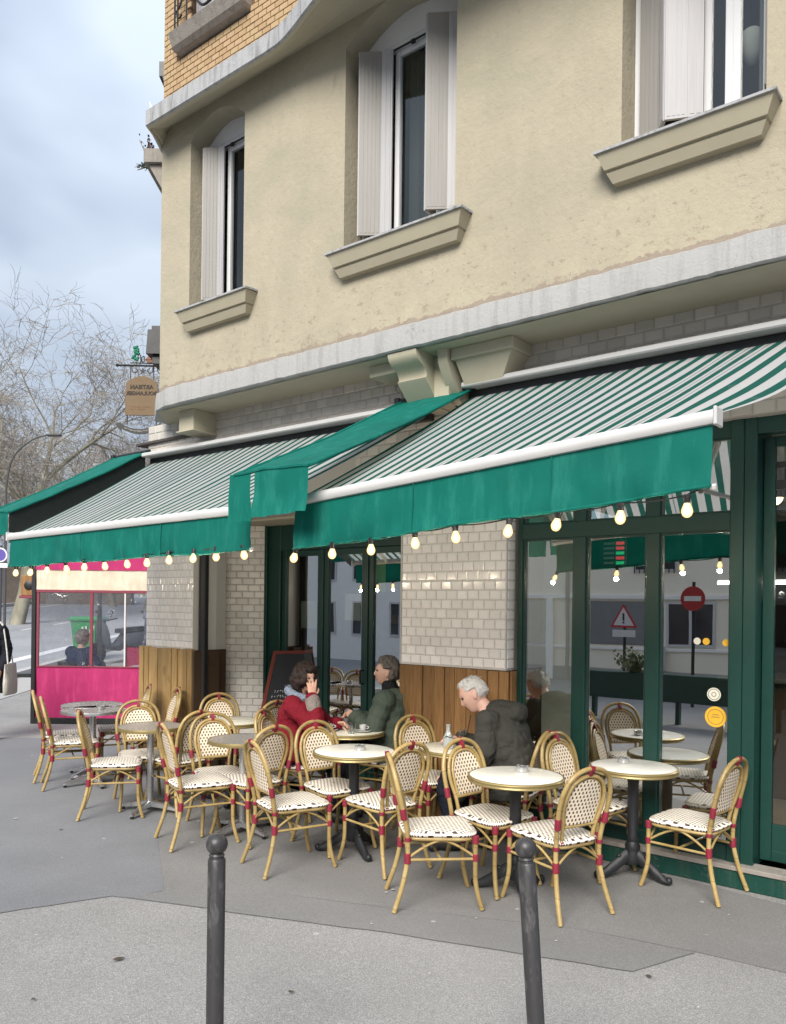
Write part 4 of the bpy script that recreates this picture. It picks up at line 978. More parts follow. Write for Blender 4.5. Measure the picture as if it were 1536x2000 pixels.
m = MB(); m.tube([SP(-3.035, 4.66), SP(-3.04, 4.76)], 0.006, 5); m.tube(spline([SP(-3.01, 4.66), SP(-3.03, 4.72), SP(-2.995, 4.74), SP(-3.0, 4.66)], 4), 0.006, 5); m.build('figure_ornament', ironm, SG)
m = MB(); m.cbox(*[SP(-2.96, 0)[0], SP(-2.80, 0)[0]], -0.02, 0.02, 4.66 - 4.63, 4.70 - 4.63, 0.004)
m.loft([[SP(-2.98, 4.70, -0.025), SP(-2.79, 4.70, -0.025), SP(-2.79, 4.70, 0.025), SP(-2.98, 4.70, 0.025)], [SP(-2.92, 4.77, -0.005), SP(-2.85, 4.77, -0.005), SP(-2.85, 4.77, 0.005), SP(-2.92, 4.77, 0.005)]]); m.build('house_ornament', pbr('ornament_brown', (0.18, 0.08, 0.04), 0.7), SG)
bx0, bx1, bz0, bz1 = -3.215, -2.82, 4.04, 4.42
pr = [SP(bx0, bz0), SP(bx1, bz0)] + [SP(bx1 - 0.008 - (bx1 - bx0 - 0.016) * k / 16, bz1 + 0.085 * math.sin(math.pi * k / 16) ** 0.8) for k in range(17)]
m = MB(); m.loft([[(p[0], -0.012, p[2]) for p in pr], [(p[0], 0.012, p[2]) for p in pr]]); bd = m.build('board', tan, SG)
dk = pbr('sign_letters', (0.03, 0.02, 0.015), 0.7)
cx = (bx0 + bx1) / 2 + 2.2
for (s, sz, z) in (('ARTISAN', 0.068, 4.352), ('BOULANGER', 0.061, 4.280)):
    if sz: obj('lettering', text_mesh(s, sz, True), bd, (cx + (0.0 if sz > 0.03 else -0.03), -0.014, z - 4.63)).data.materials.append(dk)
for x in (-3.19, -2.845): m = MB(); m.tube([SP(x, 4.05), SP(x, 3.93)], 0.007, 6); m.build('hanger_rod', ironm, SG)
m = MB(); bot, top = [], []
for k in range(21):
    t = k / 20; x = -3.29 + 0.50 * t; z = 3.93 - 0.075 * math.sin(math.pi * t); top.append(SP(x, z + 0.02)); bot.append(SP(x, z - 0.038))
m.loft([[(a[0], -0.01, a[2]), (b[0], -0.01, b[2]), (b[0], 0.01, b[2]), (a[0], 0.01, a[2])] for a, b in zip(top, bot)])
m.loft([[(p[0], q, p[2]) for p in (SP(-3.335, 3.935), SP(-3.27, 3.955), SP(-3.255, 3.84))] for q in (-0.008, 0.008)]); bn = m.build('banner', M['black'], SG)
m = MB(); rw = random.Random(9)                       # worn lettering, too small to read
for k in range(19):
    t = 0.16 + 0.62 * k / 18; x = -3.29 + 0.50 * t; z = 3.921 - 0.075 * math.sin(math.pi * t); h = rw.choice((0.010, 0.011, 0.017))
    p = [SP(x + math.cos(a * 1.2) * 0.007, z + math.sin(a * 1.2) * h * 0.6, -0.0125) for a in range(rw.choice((3, 4, 5)))]; m.tube(p, 0.0022, 4)
m.build('lettering', pbr('banner_letters', (0.6, 0.57, 0.52), 0.7), bn)
m = MB()
for z, n in ((4.135, 15), (4.105, 11)):
    for k in range(n):
        x = -3.165 + 0.26 * k / 15
        if rw.random() < 0.85: m.box(SP(x, 0)[0], SP(x, 0)[0] + 0.011, -0.0145, -0.013, z - 4.63 + rw.uniform(-0.001, 0.001), z - 4.63 + rw.choice((0.010, 0.012, 0.014)))
m.build('small_print', pbr('small_print', (0.17, 0.09, 0.03), 0.7), bd)
# ================================================================== bistro chairs
def mk_weave(name, base, hole, pitch=0.0275, row=0.0235):
    t = NT(name); sp = t.node('ShaderNodeSeparateXYZ'); t.l.new(t.tc.outputs['UV'], sp.inputs[0])
    r = t.m_('DIVIDE', sp.outputs[1], row); ri = t.m_('FLOOR', r); rf = t.m_('FRACT', r)
    c = t.m_('FRACT', t.m_('ADD', t.m_('DIVIDE', sp.outputs[0], pitch), t.m_('MULTIPLY', t.m_('MODULO', ri, 2.0), 0.5)))
    d = t.m_('MULTIPLY', t.m_('LESS_THAN', t.m_('ABSOLUTE', t.m_('SUBTRACT', c, 0.5)), 0.20), t.m_('LESS_THAN', t.m_('ABSOLUTE', t.m_('SUBTRACT', rf, 0.5)), 0.31))
    n = t.noise(7, 4)
    col = t.mix(d, t.mix(n, tuple(q * 0.9 for q in base), base), hole)
    h = t.m_('SUBTRACT', t.m_('MULTIPLY', t.m_('ABSOLUTE', t.m_('SUBTRACT', rf, 0.5)), -1.0), t.m_('MULTIPLY', d, 0.8))
    return t.done(t.bsdf(col, 0.6, 0, t.bump(h, 0.4, 0.004), 0.35))
M['weave'] = mk_weave('woven_back', (0.80, 0.68, 0.53), (0.05, 0.03, 0.027))
M['weave_seat'] = mk_weave('woven_seat', (0.80, 0.745, 0.655), (0.06, 0.036, 0.033), 0.029, 0.0235)
def mk_cane():
    t = NT('bamboo'); oi = t.node('ShaderNodeObjectInfo'); n = t.noise(9, 4, 0.6)
    c = t.ramp(n, [(0.25, (0.25, 0.165, 0.058)), (0.55, (0.37, 0.265, 0.105)), (0.8, (0.48, 0.365, 0.17))])
    nd = t.m_('LESS_THAN', t.m_('FRACT', t.m_('ADD', t.m_('MULTIPLY', t.node('ShaderNodeSeparateXYZ').outputs[2], 0), 0.5)), 0.0)
    sp = t.node('ShaderNodeSeparateXYZ'); t.l.new(t.tc.outputs['Object'], sp.inputs[0])
    joint = t.m_('LESS_THAN', t.m_('ABSOLUTE', t.m_('SUBTRACT', t.m_('FRACT', t.m_('DIVIDE', t.m_('ADD', sp.outputs[2], t.m_('MULTIPLY', sp.outputs[0], 0.3)), 0.17)), 0.5)), 0.016)
    c = t.mix(t.m_('MULTIPLY', joint, 0.55), c, (0.17, 0.085, 0.02))
    hs = t.node('ShaderNodeHueSaturation'); t.l.new(c, hs.inputs['Color']); t.l.new(t.m_('ADD', t.m_('MULTIPLY', oi.outputs['Random'], 0.26), 0.86), hs.inputs['Value'])
    return t.done(t.bsdf(hs.outputs[0], 0.35, 0, t.bump(t.noise(60, 3), 0.05, 0.002), 0.5))
M['cane'] = mk_cane()
M['binding'] = pbr('red_binding', (0.22, 0.015, 0.035), 0.5, var=0.25, scale=30, bs=200, b=0.4)
M['under'] = pbr('seat_underside', (0.02, 0.018, 0.016), 0.8)
def wrap(mb, p, q, r, turns=5):
    """cord wound round a cane"""
    P, Q = Vector(p), Vector(q); pts, rad = [], []
    for k in range(turns * 2 + 1):
        pts.append(P.lerp(Q, k / (turns * 2))); rad.append(r + (0.0016 if k % 2 else 0))
    mb.tube(pts, rad, 8)
def make_chair():
    T = thing('bistro_chair', 'x', 'chair')
    rl = {}
    for s in (-1, 1):
        pts = [(s * 0.205, -0.275, 0.0), (s * 0.186, -0.225, 0.15), (s * 0.172, -0.195, 0.30), (s * 0.172, -0.195, 0.42), (s * 0.180, -0.210, 0.52)]
        rl[s] = pts; m = MB(); m.tube(spline(pts, 4), 0.0145, 9); m.build('leg', M['cane'], T, 50)
        fp = [(s * 0.185, 0.205, 0.425), (s * 0.186, 0.205, 0.30), (s * 0.188, 0.206, 0.17), (s * 0.196, 0.222, 0.08), (s * 0.206, 0.245, 0.0)]
        m = MB(); m.tube(spline(fp, 4), 0.0145, 9); m.build('leg', M['cane'], T, 50)
    hoop = [(0.180, -0.210, 0.52), (0.192, -0.238, 0.64), (0.186, -0.262, 0.74), (0.150, -0.282, 0.825), (0.085, -0.293, 0.872), (0, -0.297, 0.888)]
    H2 = hoop + [(-x, y, z) for x, y, z in hoop[-2::-1]]
    m = MB(); m.tube(spline(H2, 6), 0.0145, 9); m.build('back_frame', M['cane'], T, 50)
    inn = [(0.118, -0.180, 0.425), (0.128, -0.200, 0.53), (0.150, -0.226, 0.63), (0.150, -0.248, 0.71), (0.122, -0.266, 0.785), (0.068, -0.276, 0.828), (0, -0.279, 0.842)]
    I2 = inn + [(-x, y, z) for x, y, z in inn[-2::-1]]
    m = MB(); m.tube(spline(I2, 6), 0.0125, 9); m.tube([(-0.126, -0.200, 0.535), (0.126, -0.200, 0.535)], 0.010, 8); m.build('inner_frame', M['cane'], T, 50)
    inn2 = [(0.112, -0.197, 0.545), (0.128, -0.214, 0.63), (0.128, -0.236, 0.71), (0.103, -0.254, 0.775), (0.057, -0.265, 0.812), (0, -0.268, 0.824)]
    I3 = spline(inn2 + [(-x, y, z) for x, y, z in inn2[-2::-1]], 5)
    m = MB(); m.tube(I3, 0.009, 8); m.build('panel_rim', M['cane'], T, 50)
    # woven back panel, slightly curved, front and back faces
    def wid(z):
        best = None
        for a, b in zip(inn2, inn2[1:]):
            if min(a[2], b[2]) <= z <= max(a[2], b[2]): t = (z - a[2]) / (b[2] - a[2]); best = (a[0] + (b[0] - a[0]) * t, a[1] + (b[1] - a[1]) * t)
        return best
    m = MB(); nz, nx_ = 18, 8; V = []
    for off in (0.004, -0.004):
        for k in range(nz + 1):
            z = 0.546 + (0.822 - 0.546) * k / nz; w, y = wid(z)
            for i in range(nx_ + 1):
                x = -w + 2 * w * i / nx_; V.append((x, y - 0.010 * (1 - (x / 0.13) ** 2) + off, z))
    fs, uv = [], []
    for q in (0, 1):
        b = q * (nz + 1) * (nx_ + 1)
        for k in range(nz):
            for i in range(nx_):
                a = b + k * (nx_ + 1) + i; f = [a, a + 1, a + nx_ + 2, a + nx_ + 1]; fs.append(f)
                uv.append([(V[j][0], V[j][2]) for j in f])
    m.add(V, fs, uv); m.build('backrest', M['weave'], T, 60, fix=False)
    # seat: rounded trapezium pad
    def outline(g, n=40):
        P = []
        for k in range(n):
            a = 2 * math.pi * k / n; c, s = math.cos(a), math.sin(a)
            e = 0.42; x = math.copysign(abs(c) ** e, c); y = math.copysign(abs(s) ** e, s)
            w = 0.185 + 0.022 * y; P.append((x * (w + g), y * (0.205 + g) + 0.005))
        return P
    m = MB(); lay = [(-0.006, 0.424), (0.010, 0.428), (0.016, 0.440), (0.010, 0.452), (-0.010, 0.458), (-0.08, 0.462), (-0.14, 0.463), (-0.178, 0.463)]
    rings = [[(x, y, z) for x, y in outline(g)] for g, z in lay]; n = 40; V = [p for r in rings for p in r]; fs, uv = [], []
    for i in range(len(rings) - 1):
        for j in range(n):
            f = [i * n + j, i * n + (j + 1) % n, (i + 1) * n + (j + 1) % n, (i + 1) * n + j]; fs.append(f)
            if i < 4:
                uu = lambda q: ((q % n) * 0.0365 if q % n or j != n - 1 else n * 0.0365)
                uv.append([(uu(q), V[q][2] * 1.0 + (0.0 if i < 3 else 0)) for q in f])
            else: uv.append([(V[q][0], V[q][1]) for q in f])
    fs.append([(len(rings) - 1) * n + j for j in range(n)]); uv.append([(V[q][0], V[q][1]) for q in fs[-1]])
    m.add(V, fs, uv); m.build('seat', M['weave_seat'], T, 50, fix=False)
    m = MB(); m.add([(x, y, 0.426) for x, y in outline(-0.004)], [tuple(range(40))]); m.build('seat_underside', M['under'], T, fix=False)
    m = MB(); m.tube([(x, y, 0.416) for x, y in outline(-0.002)], 0.0125, 8, closed=True); m.build('seat_frame', M['cane'], T, 50)
    lw, fw = {-1: (-0.172, -0.195), 1: (0.172, -0.195)}, {-1: (-0.186, 0.205), 1: (0.186, 0.205)}
    def arch_(a, b, c):
        m = MB(); A, B = Vector((a[0], a[1], 0.305)), Vector((b[0], b[1], 0.305)); mid = (A + B) / 2
        q1 = A.lerp(B, 0.36); q2 = A.lerp(B, 0.64)
        m.tube(spline([A, A.lerp(B, 0.18) + Vector((0, 0, 0.05)), q1 + Vector((0, 0, 0.088)), mid + Vector((0, 0, 0.103)), q2 + Vector((0, 0, 0.088)), A.lerp(B, 0.82) + Vector((0, 0, 0.05)), B], 4), 0.0075, 7); m.build('brace', M['cane'], T, 50)
    arch_(lw[-1], lw[1], 0); arch_(fw[-1], fw[1], 0); arch_(lw[-1], fw[-1], 0); arch_(lw[1], fw[1], 0)
    m = MB()
    for s in (-1, 1): m.tube([(lw[s][0], lw[s][1], 0.296), (fw[s][0], fw[s][1], 0.296)], 0.0085, 7)
    m.tube([(-0.178, 0.0, 0.296), (0.178, 0.0, 0.296)], 0.008, 7); m.build('stretcher', M['cane'], T, 50)
    def bind(p, q, r, tn=5): b = MB(); wrap(b, p, q, r, tn); b.build('binding', M['binding'], T, 50)
    for s in (-1, 1):
        bind((lw[s][0], lw[s][1], 0.275), (lw[s][0], lw[s][1], 0.335), 0.0195); bind((fw[s][0], fw[s][1], 0.285), (fw[s][0], fw[s][1], 0.325), 0.0185, 4)
        bind((fw[s][0] * 0.995, fw[s][1], 0.388), (fw[s][0] * 0.995, fw[s][1], 0.432), 0.0205, 4)
        bind((s * 0.1835, -0.218, 0.535), (s * 0.189, -0.229, 0.60), 0.0185); bind((s * 0.123, -0.187, 0.432), (s * 0.125, -0.19, 0.452), 0.0165, 2)
        bind((s * 0.171, -0.194, 0.405), (s * 0.171, -0.195, 0.428), 0.0185, 3)
    b = MB(); b.loft([[(x, y, z) for (y, z) in ((-0.262, 0.826), (-0.280, 0.824), (-0.315, 0.880), (-0.316, 0.903), (-0.292, 0.905), (-0.266, 0.858))] for x in (-0.013, 0.013)]); b.build('binding', M['binding'], T)
    return T
proto = make_chair()
CH = 'rattan bistro chairs on the terrace'
# x, y, facing direction, label
CHAIRS = [
 (0.28, 4.90, (1.0, 0.12), 'rattan chair seen side on, nearest the pavement, left of the front white table'),
 (1.00, 4.84, (-0.50, 0.86), 'rattan chair with its back to the camera, behind the leaning bollard'),
 (0.66, 5.22, (0.62, -0.78), 'rattan chair facing the camera behind the front white table'),
 (1.95, 5.16, (-0.68, 0.73), 'rattan chair standing farthest right, by the green door post'),
 (1.37, 5.53, (0.66, -0.75), 'rattan chair tucked behind the right hand white table, against the window'),
 (0.86, 5.90, (-0.85, 0.52), 'rattan chair that the white-haired person sits on'),
 (-0.05, 5.58, (-0.66, 0.75), 'rattan chair turned away from the camera at the right of the middle white table'),
 (-0.42, 5.99, (0.62, -0.78), 'rattan chair facing the camera behind the middle white table'),
 (-0.69, 5.53, (0.80, 0.60), 'rattan chair seen side on, left of the middle white table'),
 (-1.08, 6.20, (-0.70, 0.71), 'rattan chair turned away in front of the person in red'),
 (-1.38, 6.46, (0.40, -0.92), 'rattan chair facing the camera behind the small grey table near the bollard'),
 (-1.46, 6.08, (0.85, 0.52), 'rattan chair seen side on, left of the small grey table near the bollard'),
 (-1.86, 7.02, (-0.74, 0.67), 'rattan chair turned away, right of the partly hidden grey table'),
 (-2.24, 7.16, (0.45, -0.89), 'rattan chair facing the camera behind the partly hidden grey table'),
 (-2.36, 6.82, (0.95, 0.25), 'rattan chair seen side on with its legs spread, left of the partly hidden grey table'),
 (-3.14, 7.88, (0.92, 0.38), 'second rattan chair from the left end of the terrace'),
 (-3.36, 8.20, (0.92, 0.36), 'rattan chair at the far left end of the terrace'),
 (-2.92, 8.62, (-0.90, -0.42), 'rattan chair against the pink screen, mostly hidden by the steel table'),
 (-2.55, 8.42, (-0.88, -0.47), 'rattan chair leaning by the pale wood cladding of the corner pillar'),
 (-1.62, 7.72, (0.35, -0.94), 'rattan chair facing the camera in front of the grey tiled wall'),
 (-1.30, 7.66, (-0.75, 0.66), 'rattan chair turned away beside the chalkboard'),
 (-0.04, 7.02, (-0.86, 0.50), 'rattan chair that the person in the green coat sits on'),
 (0.33, 6.32, (0.50, -0.87), 'rattan chair facing the camera in front of the brown wood boards'),
 (-0.84, 6.86, (0.92, -0.30), 'rattan chair that the person in the red coat sits on'),
]
for i, (x, y, d, lab) in enumerate(CHAIRS):
    c = proto if i == 0 else copy_tree(proto)
    c.location = (x, y, 0.010 if i else 0.010); c.rotation_euler = (0, 0, math.atan2(-d[0], d[1])); c['label'] = lab; c['group'] = CH; js = random.Random(i * 7 + 1); c.scale = (js.uniform(0.975, 1.02), js.uniform(0.98, 1.02), js.uniform(0.98, 1.012)); c.rotation_euler[2] += js.gauss(0, 0.03)

# ================================================================== tables
M['table_white'] = pbr('enamel_top', (0.80, 0.78, 0.72), 0.22, var=0.05, scale=5, b=0.02)
M['table_cream'] = pbr('cream_enamel', (0.66, 0.63, 0.53), 0.25, var=0.06, scale=5, b=0.02)
M['brass'] = pbr('brass_rim', (0.32, 0.25, 0.11), 0.42, 0.6, var=0.15, scale=30)
M['steel'] = pbr('brushed_steel', (0.55, 0.55, 0.56), 0.28, 0.85, var=0.1)
def mk_terrazzo():
    t = NT('worn_grey_top'); n = t.noise(45, 5, 0.7)
    c = t.ramp(n, [(0.3, (0.13, 0.12, 0.115)), (0.55, (0.27, 0.26, 0.25)), (0.75, (0.42, 0.41, 0.39))]); return t.done(t.bsdf(c, 0.25, 0, None, 0.5))
M['table_grey'] = mk_terrazzo()
M['cast'] = pbr('cast_iron', (0.022, 0.023, 0.026), 0.5, 0.3, bs=60, b=0.3)
def table_white(x, y, label, top='table_white', r=0.30, rot=0.3):
    T = thing('cafe_table', label, 'table', (x, y, 0.010), rot, 'round cafe tables on the terrace')
    m = MB(); m.lathe([(0, 0.708), (r - 0.004, 0.708), (r - 0.004, 0.730), (r - 0.012, 0.734), (0, 0.734)], 48); m.build('table_top', M[top], T, 35)
    m = MB(); m.lathe([(r - 0.006, 0.700), (r + 0.002, 0.700), (r + 0.006, 0.706), (r + 0.002, 0.714), (r + 0.002, 0.718), (r + 0.006, 0.726), (r + 0.002, 0.733), (r - 0.008, 0.735)], 48, caps=False); m.build('rim', M['brass'], T, 50)
    m = MB(); m.lathe([(0, 0.17), (0.046, 0.17), (0.05, 0.20), (0.036, 0.23), (0.042, 0.25), (0.034, 0.28), (0.038, 0.40), (0.036, 0.62), (0.04, 0.64), (0.034, 0.66), (0.06, 0.69), (0.10, 0.70), (0.10, 0.708), (0, 0.708)], 20); m.build('column', M['cast'], T, 40)
    for k in range(3):
        a = k * 2.0944 + 0.4; ca, sa = math.cos(a), math.sin(a)
        rows = []
        for (d, z, w, h) in ((0.02, 0.15, 0.045, 0.05), (0.07, 0.125, 0.05, 0.055), (0.12, 0.085, 0.05, 0.05), (0.17, 0.055, 0.045, 0.045), (0.215, 0.032, 0.045, 0.035), (0.25, 0.022, 0.052, 0.024), (0.275, 0.018, 0.03, 0.018)):
            rows.append([(ca * d - sa * w * cx, sa * d + ca * w * cx, max(0.001, z + h * cz)) for cx, cz in ((-0.5, -0.7), (0.5, -0.7), (0.6, 0.0), (0.25, 0.65), (0, 0.8), (-0.25, 0.65), (-0.6, 0.0))])
        m = MB(); m.loft(rows); m.ball((ca * 0.10, sa * 0.10, 0.135), 0.018, 8, 6); m.ball((ca * 0.262, sa * 0.262, 0.026), 0.024, 8, 6); m.build('foot', M['cast'], T, 45)
    m = MB(); m.lathe([(0, 0.08), (0.05, 0.08), (0.062, 0.12), (0.05, 0.16), (0.05, 0.178), (0, 0.178)], 20); m.build('hub', M['cast'], T, 40)
    return T
def table_steel(x, y, label, r=0.30, rot=0.2, col='steel', tilt=0.0):
    T = thing('cafe_table', label, 'table', (x, y, 0.010), rot, 'round cafe tables on the terrace')
    m = MB(); m.lathe([(0, 0.716), (r - 0.004, 0.716), (r - 0.004, 0.734), (0, 0.734)], 48); m.build('table_top', M['table_grey'], T, 35)
    m = MB(); m.lathe([(r - 0.01, 0.706), (r + 0.004, 0.706), (r + 0.006, 0.722), (r + 0.003, 0.735), (r - 0.006, 0.7355)], 48, caps=False); m.build('rim', M[col], T, 50)
    m = MB(); m.tube([(0, 0, 0.06), (0, 0, 0.714)], 0.028, 16); m.build('column', M['steel'], T, 40)
    for k in range(4):
        a = k * math.pi / 2 + 0.5; ca, sa = math.cos(a), math.sin(a)
        m = MB(); rows = []
        for (d, z, w, h) in ((0.015, 0.07, 0.05, 0.05), (0.10, 0.06, 0.048, 0.04), (0.20, 0.045, 0.044, 0.03), (0.27, 0.032, 0.042, 0.022), (0.285, 0.028, 0.03, 0.018)):
            rows.append([(ca * d - sa * w * cx, sa * d + ca * w * cx, z + h * cz) for cx, cz in ((-0.5, -0.5), (0.5, -0.5), (0.42, 0.4), (0.2, 0.5), (-0.2, 0.5), (-0.42, 0.4))])
        m.loft(rows); m.build('foot', M['steel'], T, 40)
        m = MB(); m.lathe([(0, 0.0), (0.016, 0.0), (0.016, 0.018), (0, 0.018)], 10, (ca * 0.265, sa * 0.265, 0)); m.build('rubber_pad', M['black'], T)
    return T
TZ = 0.745
table_white(0.79, 5.05, 'white topped table with brass rim, nearest the camera'); table_white(1.635, 5.385, 'white topped table with brass rim beside the right hand cafe window', r=0.285, rot=0.9)
table_white(-0.27, 5.84, 'white topped table with brass rim in the middle of the terrace', rot=0.6)
table_white(0.51, 6.02, 'cream topped table holding the bottle in front of the white-haired person', 'table_cream', rot=1.3)
table_white(-0.36, 6.78, 'cream topped table between the two people talking', 'table_cream')
table_white(-1.46, 7.27, 'cream topped table mostly hidden in front of the chalkboard', 'table_cream', rot=0.2)
table_steel(-1.17, 6.30, 'small grey topped table with a steel foot near the left bollard', 0.27, 0.35, 'brass')
table_steel(-2.08, 6.90, 'small grey topped table mostly hidden between two chairs', 0.27, 0.8, 'brass')
table_steel(-2.96, 7.92, 'grey table with a shiny steel column, second from the pink screen', 0.30, 0.2)
table_steel(-3.12, 8.32, 'grey table standing closest to the pink screen', 0.30, 0.7)
# ashtrays
def ashtray(x, y, label, r=0.045):
    T = thing('ashtray', label, 'ashtray', (x, y, TZ + 0.0005), 0.4, 'ashtrays on the tables')
    m = MB(); m.lathe([(0, 0.0), (r, 0.0), (r + 0.002, 0.004), (r, 0.032), (r - 0.003, 0.034), (r - 0.006, 0.031), (r - 0.006, 0.006), (0, 0.005)], 28); m.build('bowl', M['steel'], T, 40)
    for k in range(3):
        a = k * 2.094; m = MB(); m.cbox(-0.007, 0.007, r - 0.010, r + 0.003, 0.033, 0.040, 0.001); o = m.build('rest', M['steel'], T, rotz=a)
ashtray(0.845, 5.16, 'round steel ashtray on the white table nearest the camera', 0.04); ashtray(1.60, 5.50, 'round steel ashtray on the white table beside the window', 0.038)
ashtray(-0.23, 5.86, 'round steel ashtray on the middle white table', 0.04); ashtray(-2.90, 7.95, 'dark ashtray on the grey steel table', 0.04)
# bottle and glass by the white-haired person
T = thing('water_bottle', 'small glass bottle with a printed mark on the cream table', 'bottle', (0.425, 5.97, TZ + 0.0005))
m = MB(); m.lathe([(0, 0), (0.036, 0), (0.040, 0.006), (0.041, 0.05), (0.036, 0.085), (0.022, 0.115), (0.0155, 0.135), (0.0145, 0.165), (0.017, 0.168), (0.017, 0.178), (0.012, 0.180), (0, 0.180)], 20); m.build('body', pbr('frosted_glass', (0.62, 0.66, 0.66), 0.12, var=0.05, Transmission_Weight=0.55), T, 50)
m = MB(); m.tube(spline([(-0.030, -0.030, 0.088), (-0.01, -0.038, 0.096), (0.015, -0.036, 0.085), (0.026, -0.031, 0.092)], 5), 0.003, 5); m.build('printed_mark', M['black'], T)
T = thing('tumbler', 'straight glass with a dark straw before the white-haired person', 'glass', (0.545, 6.06, TZ + 0.0005))
m = MB(); m.lathe([(0.030, 0.0), (0.032, 0.002), (0.035, 0.13), (0.033, 0.13), (0.030, 0.008), (0.0, 0.006)], 20); m.build('cup', M['glass_clear'], T, 40)
m = MB(); m.tube([(0.01, 0, 0.01), (0.055, -0.015, 0.24)], 0.003, 6); m.build('straw', M['black'], T)
# cups, saucers and glasses between the talkers
def cup(x, y, label, h=0.06, r=0.03, col=None):
    T = thing('coffee_cup', label, 'cup', (x, y, TZ + 0.0005))
    m = MB(); m.lathe([(0, 0.004), (0.05, 0.004), (0.068, 0.011), (0.069, 0.014), (0.05, 0.009), (0, 0.008)], 24); m.build('saucer', M['white_metal'], T, 50)
    m = MB(); m.lathe([(0.0, 0.010), (r * 0.6, 0.010), (r * 0.9, 0.03), (r, h), (r - 0.003, h), (r * 0.85, 0.03), (0, 0.018)], 20); m.tube(spline([(r * 0.95, 0, h - 0.01), (r + 0.018, 0, h - 0.018), (r + 0.014, 0, 0.032), (r * 0.85, 0, 0.026)], 4), 0.004, 6); m.build('bowl', col or M['white_metal'], T, 50)
    m = MB(); m.tube([(-0.055, -0.02, 0.017), (0.03, -0.05, 0.018)], 0.003, 5); m.build('spoon', M['steel'], T)
cup(-0.24, 6.70, 'white cup on a saucer before the person in the green coat'); cup(-0.52, 6.74, 'white cup nearer the person in red')
for (x, y, lab) in ((-0.40, 6.86, 'clear tumbler at the back of the table between the talkers'), (-0.33, 6.62, 'clear tumbler at the front of the table between the talkers'), (-0.55, 6.66, 'clear tumbler beside the sleeve of the person in red')):
    T = thing('tumbler', lab, 'glass', (x, y, TZ + 0.0005)); m = MB(); m.lathe([(0.028, 0.0), (0.031, 0.002), (0.036, 0.095), (0.034, 0.095), (0.028, 0.008), (0.0, 0.006)], 20); m.build('cup', M['glass_clear'], T, 40)
# ================================================================== bollards
def mk_bollard():
    t = NT('bollard_paint')
    c = t.mix(t.noise(6, 5), (0.024, 0.0225, 0.024), (0.044, 0.042, 0.043))
    c = t.mix(t.ramp(t.noise(15, 6, 0.7, t.mapping((1.5, 1.5, 0.5))), [(0.54, (0, 0, 0)), (0.68, (0.6, 0.6, 0.6))]), c, (0.13, 0.125, 0.125))
    c = t.mix(t.m_('GREATER_THAN', t.noise(26, 5, 0.7, t.mapping((1, 1, 0.25))), 0.70), c, (0.24, 0.23, 0.23))
    z = t.node('ShaderNodeSeparateXYZ'); t.l.new(t.tc.outputs['Object'], z.inputs[0])
    low = t.m_('MULTIPLY', t.m_('SUBTRACT', 0.35, z.outputs[2]), 0.35, clamp=True)
    c = t.mix(t.m_('GREATER_THAN', t.m_('ADD', t.noise(34, 4, 0.6), low), 0.74), c, (0.55, 0.55, 0.53))
    return t.done(t.bsdf(c, 0.42, 0.0, t.bump(t.noise(70, 4), 0.15, 0.003), 0.5))
M['bollard'] = mk_bollard()
def bollard(x, y, h, label, tilt=(0, 0)):
    T = thing('bollard', label, 'bollard', (x, y, 0), 0, 'iron bollards on the pavement edge')
    r = 0.0325
    m = MB(); m.lathe([(0, 0.0), (r + 0.004, 0.0), (r + 0.003, 0.02), (r, 0.03), (r, h - 0.098), (r - 0.003, h - 0.092), (0, h - 0.092)], 32); m.build('post', M['bollard'], T, 40)
    m = MB(); m.lathe([(0, h - 0.094), (0.027, h - 0.094), (0.026, h - 0.084), (0.029, h - 0.080), (0.022, h - 0.070), (0, h - 0.07)], 28); m.build('collar', M['bollard'], T, 40)
    m = MB(); m.ball((0, 0, h - 0.040), 0.040, 28, 18); m.build('ball', M['bollard'], T, 60)
    T.rotation_euler = (tilt[0], tilt[1], 0)
bollard(-0.640, 2.95, 0.955, 'upright dark iron bollard with a ball top, left of the pair')
bollard(0.565, 2.95, 0.957, 'leaning dark iron bollard with a ball top and chipped paint', (0, -0.070))
# ================================================================== chalkboard
T = thing('chalkboard', 'chalkboard in a red wooden frame leaning against the green door post', 'chalkboard', (-1.52, 8.42, 0.0), 0)
def CP(s, t, o=0.0):
    """board plane: s across, t up (leaning back towards the door)"""
    a = Vector((0.72, 0.30, 0)).normalized(); upv = Vector((0.17, 0.20, 0.96)).normalized(); n = a.cross(upv)
    return tuple(Vector((0, 0, 0.02)) + a * s + upv * t - n * o * -1)
redw = pbr('red_frame', (0.20, 0.035, 0.022), 0.6); slate = pbr('slate', (0.025, 0.028, 0.036), 0.6, var=0.3, scale=3)
m = MB()
def cslab(m, s0, s1, t0, t1, o0, o1): m.loft([[CP(s0, t0, o), CP(s1, t0, o), CP(s1, t1, o), CP(s0, t1, o)] for o in (o0, o1)])
W, Hh = 0.62, 1.33
cslab(m, 0, 0.035, 0, Hh, -0.014, 0.014); cslab(m, W - 0.035, W, 0, Hh, -0.014, 0.014); cslab(m, 0.035, W - 0.035, Hh - 0.035, Hh, -0.013, 0.013); cslab(m, 0.035, W - 0.035, 0.12, 0.155, -0.013, 0.013); m.build('frame', redw, T)
m = MB(); cslab(m, 0.03, W - 0.03, 0.15, Hh - 0.03, -0.004, 0.004); m.build('slate', slate, T)
m = MB(); rc = random.Random(6)
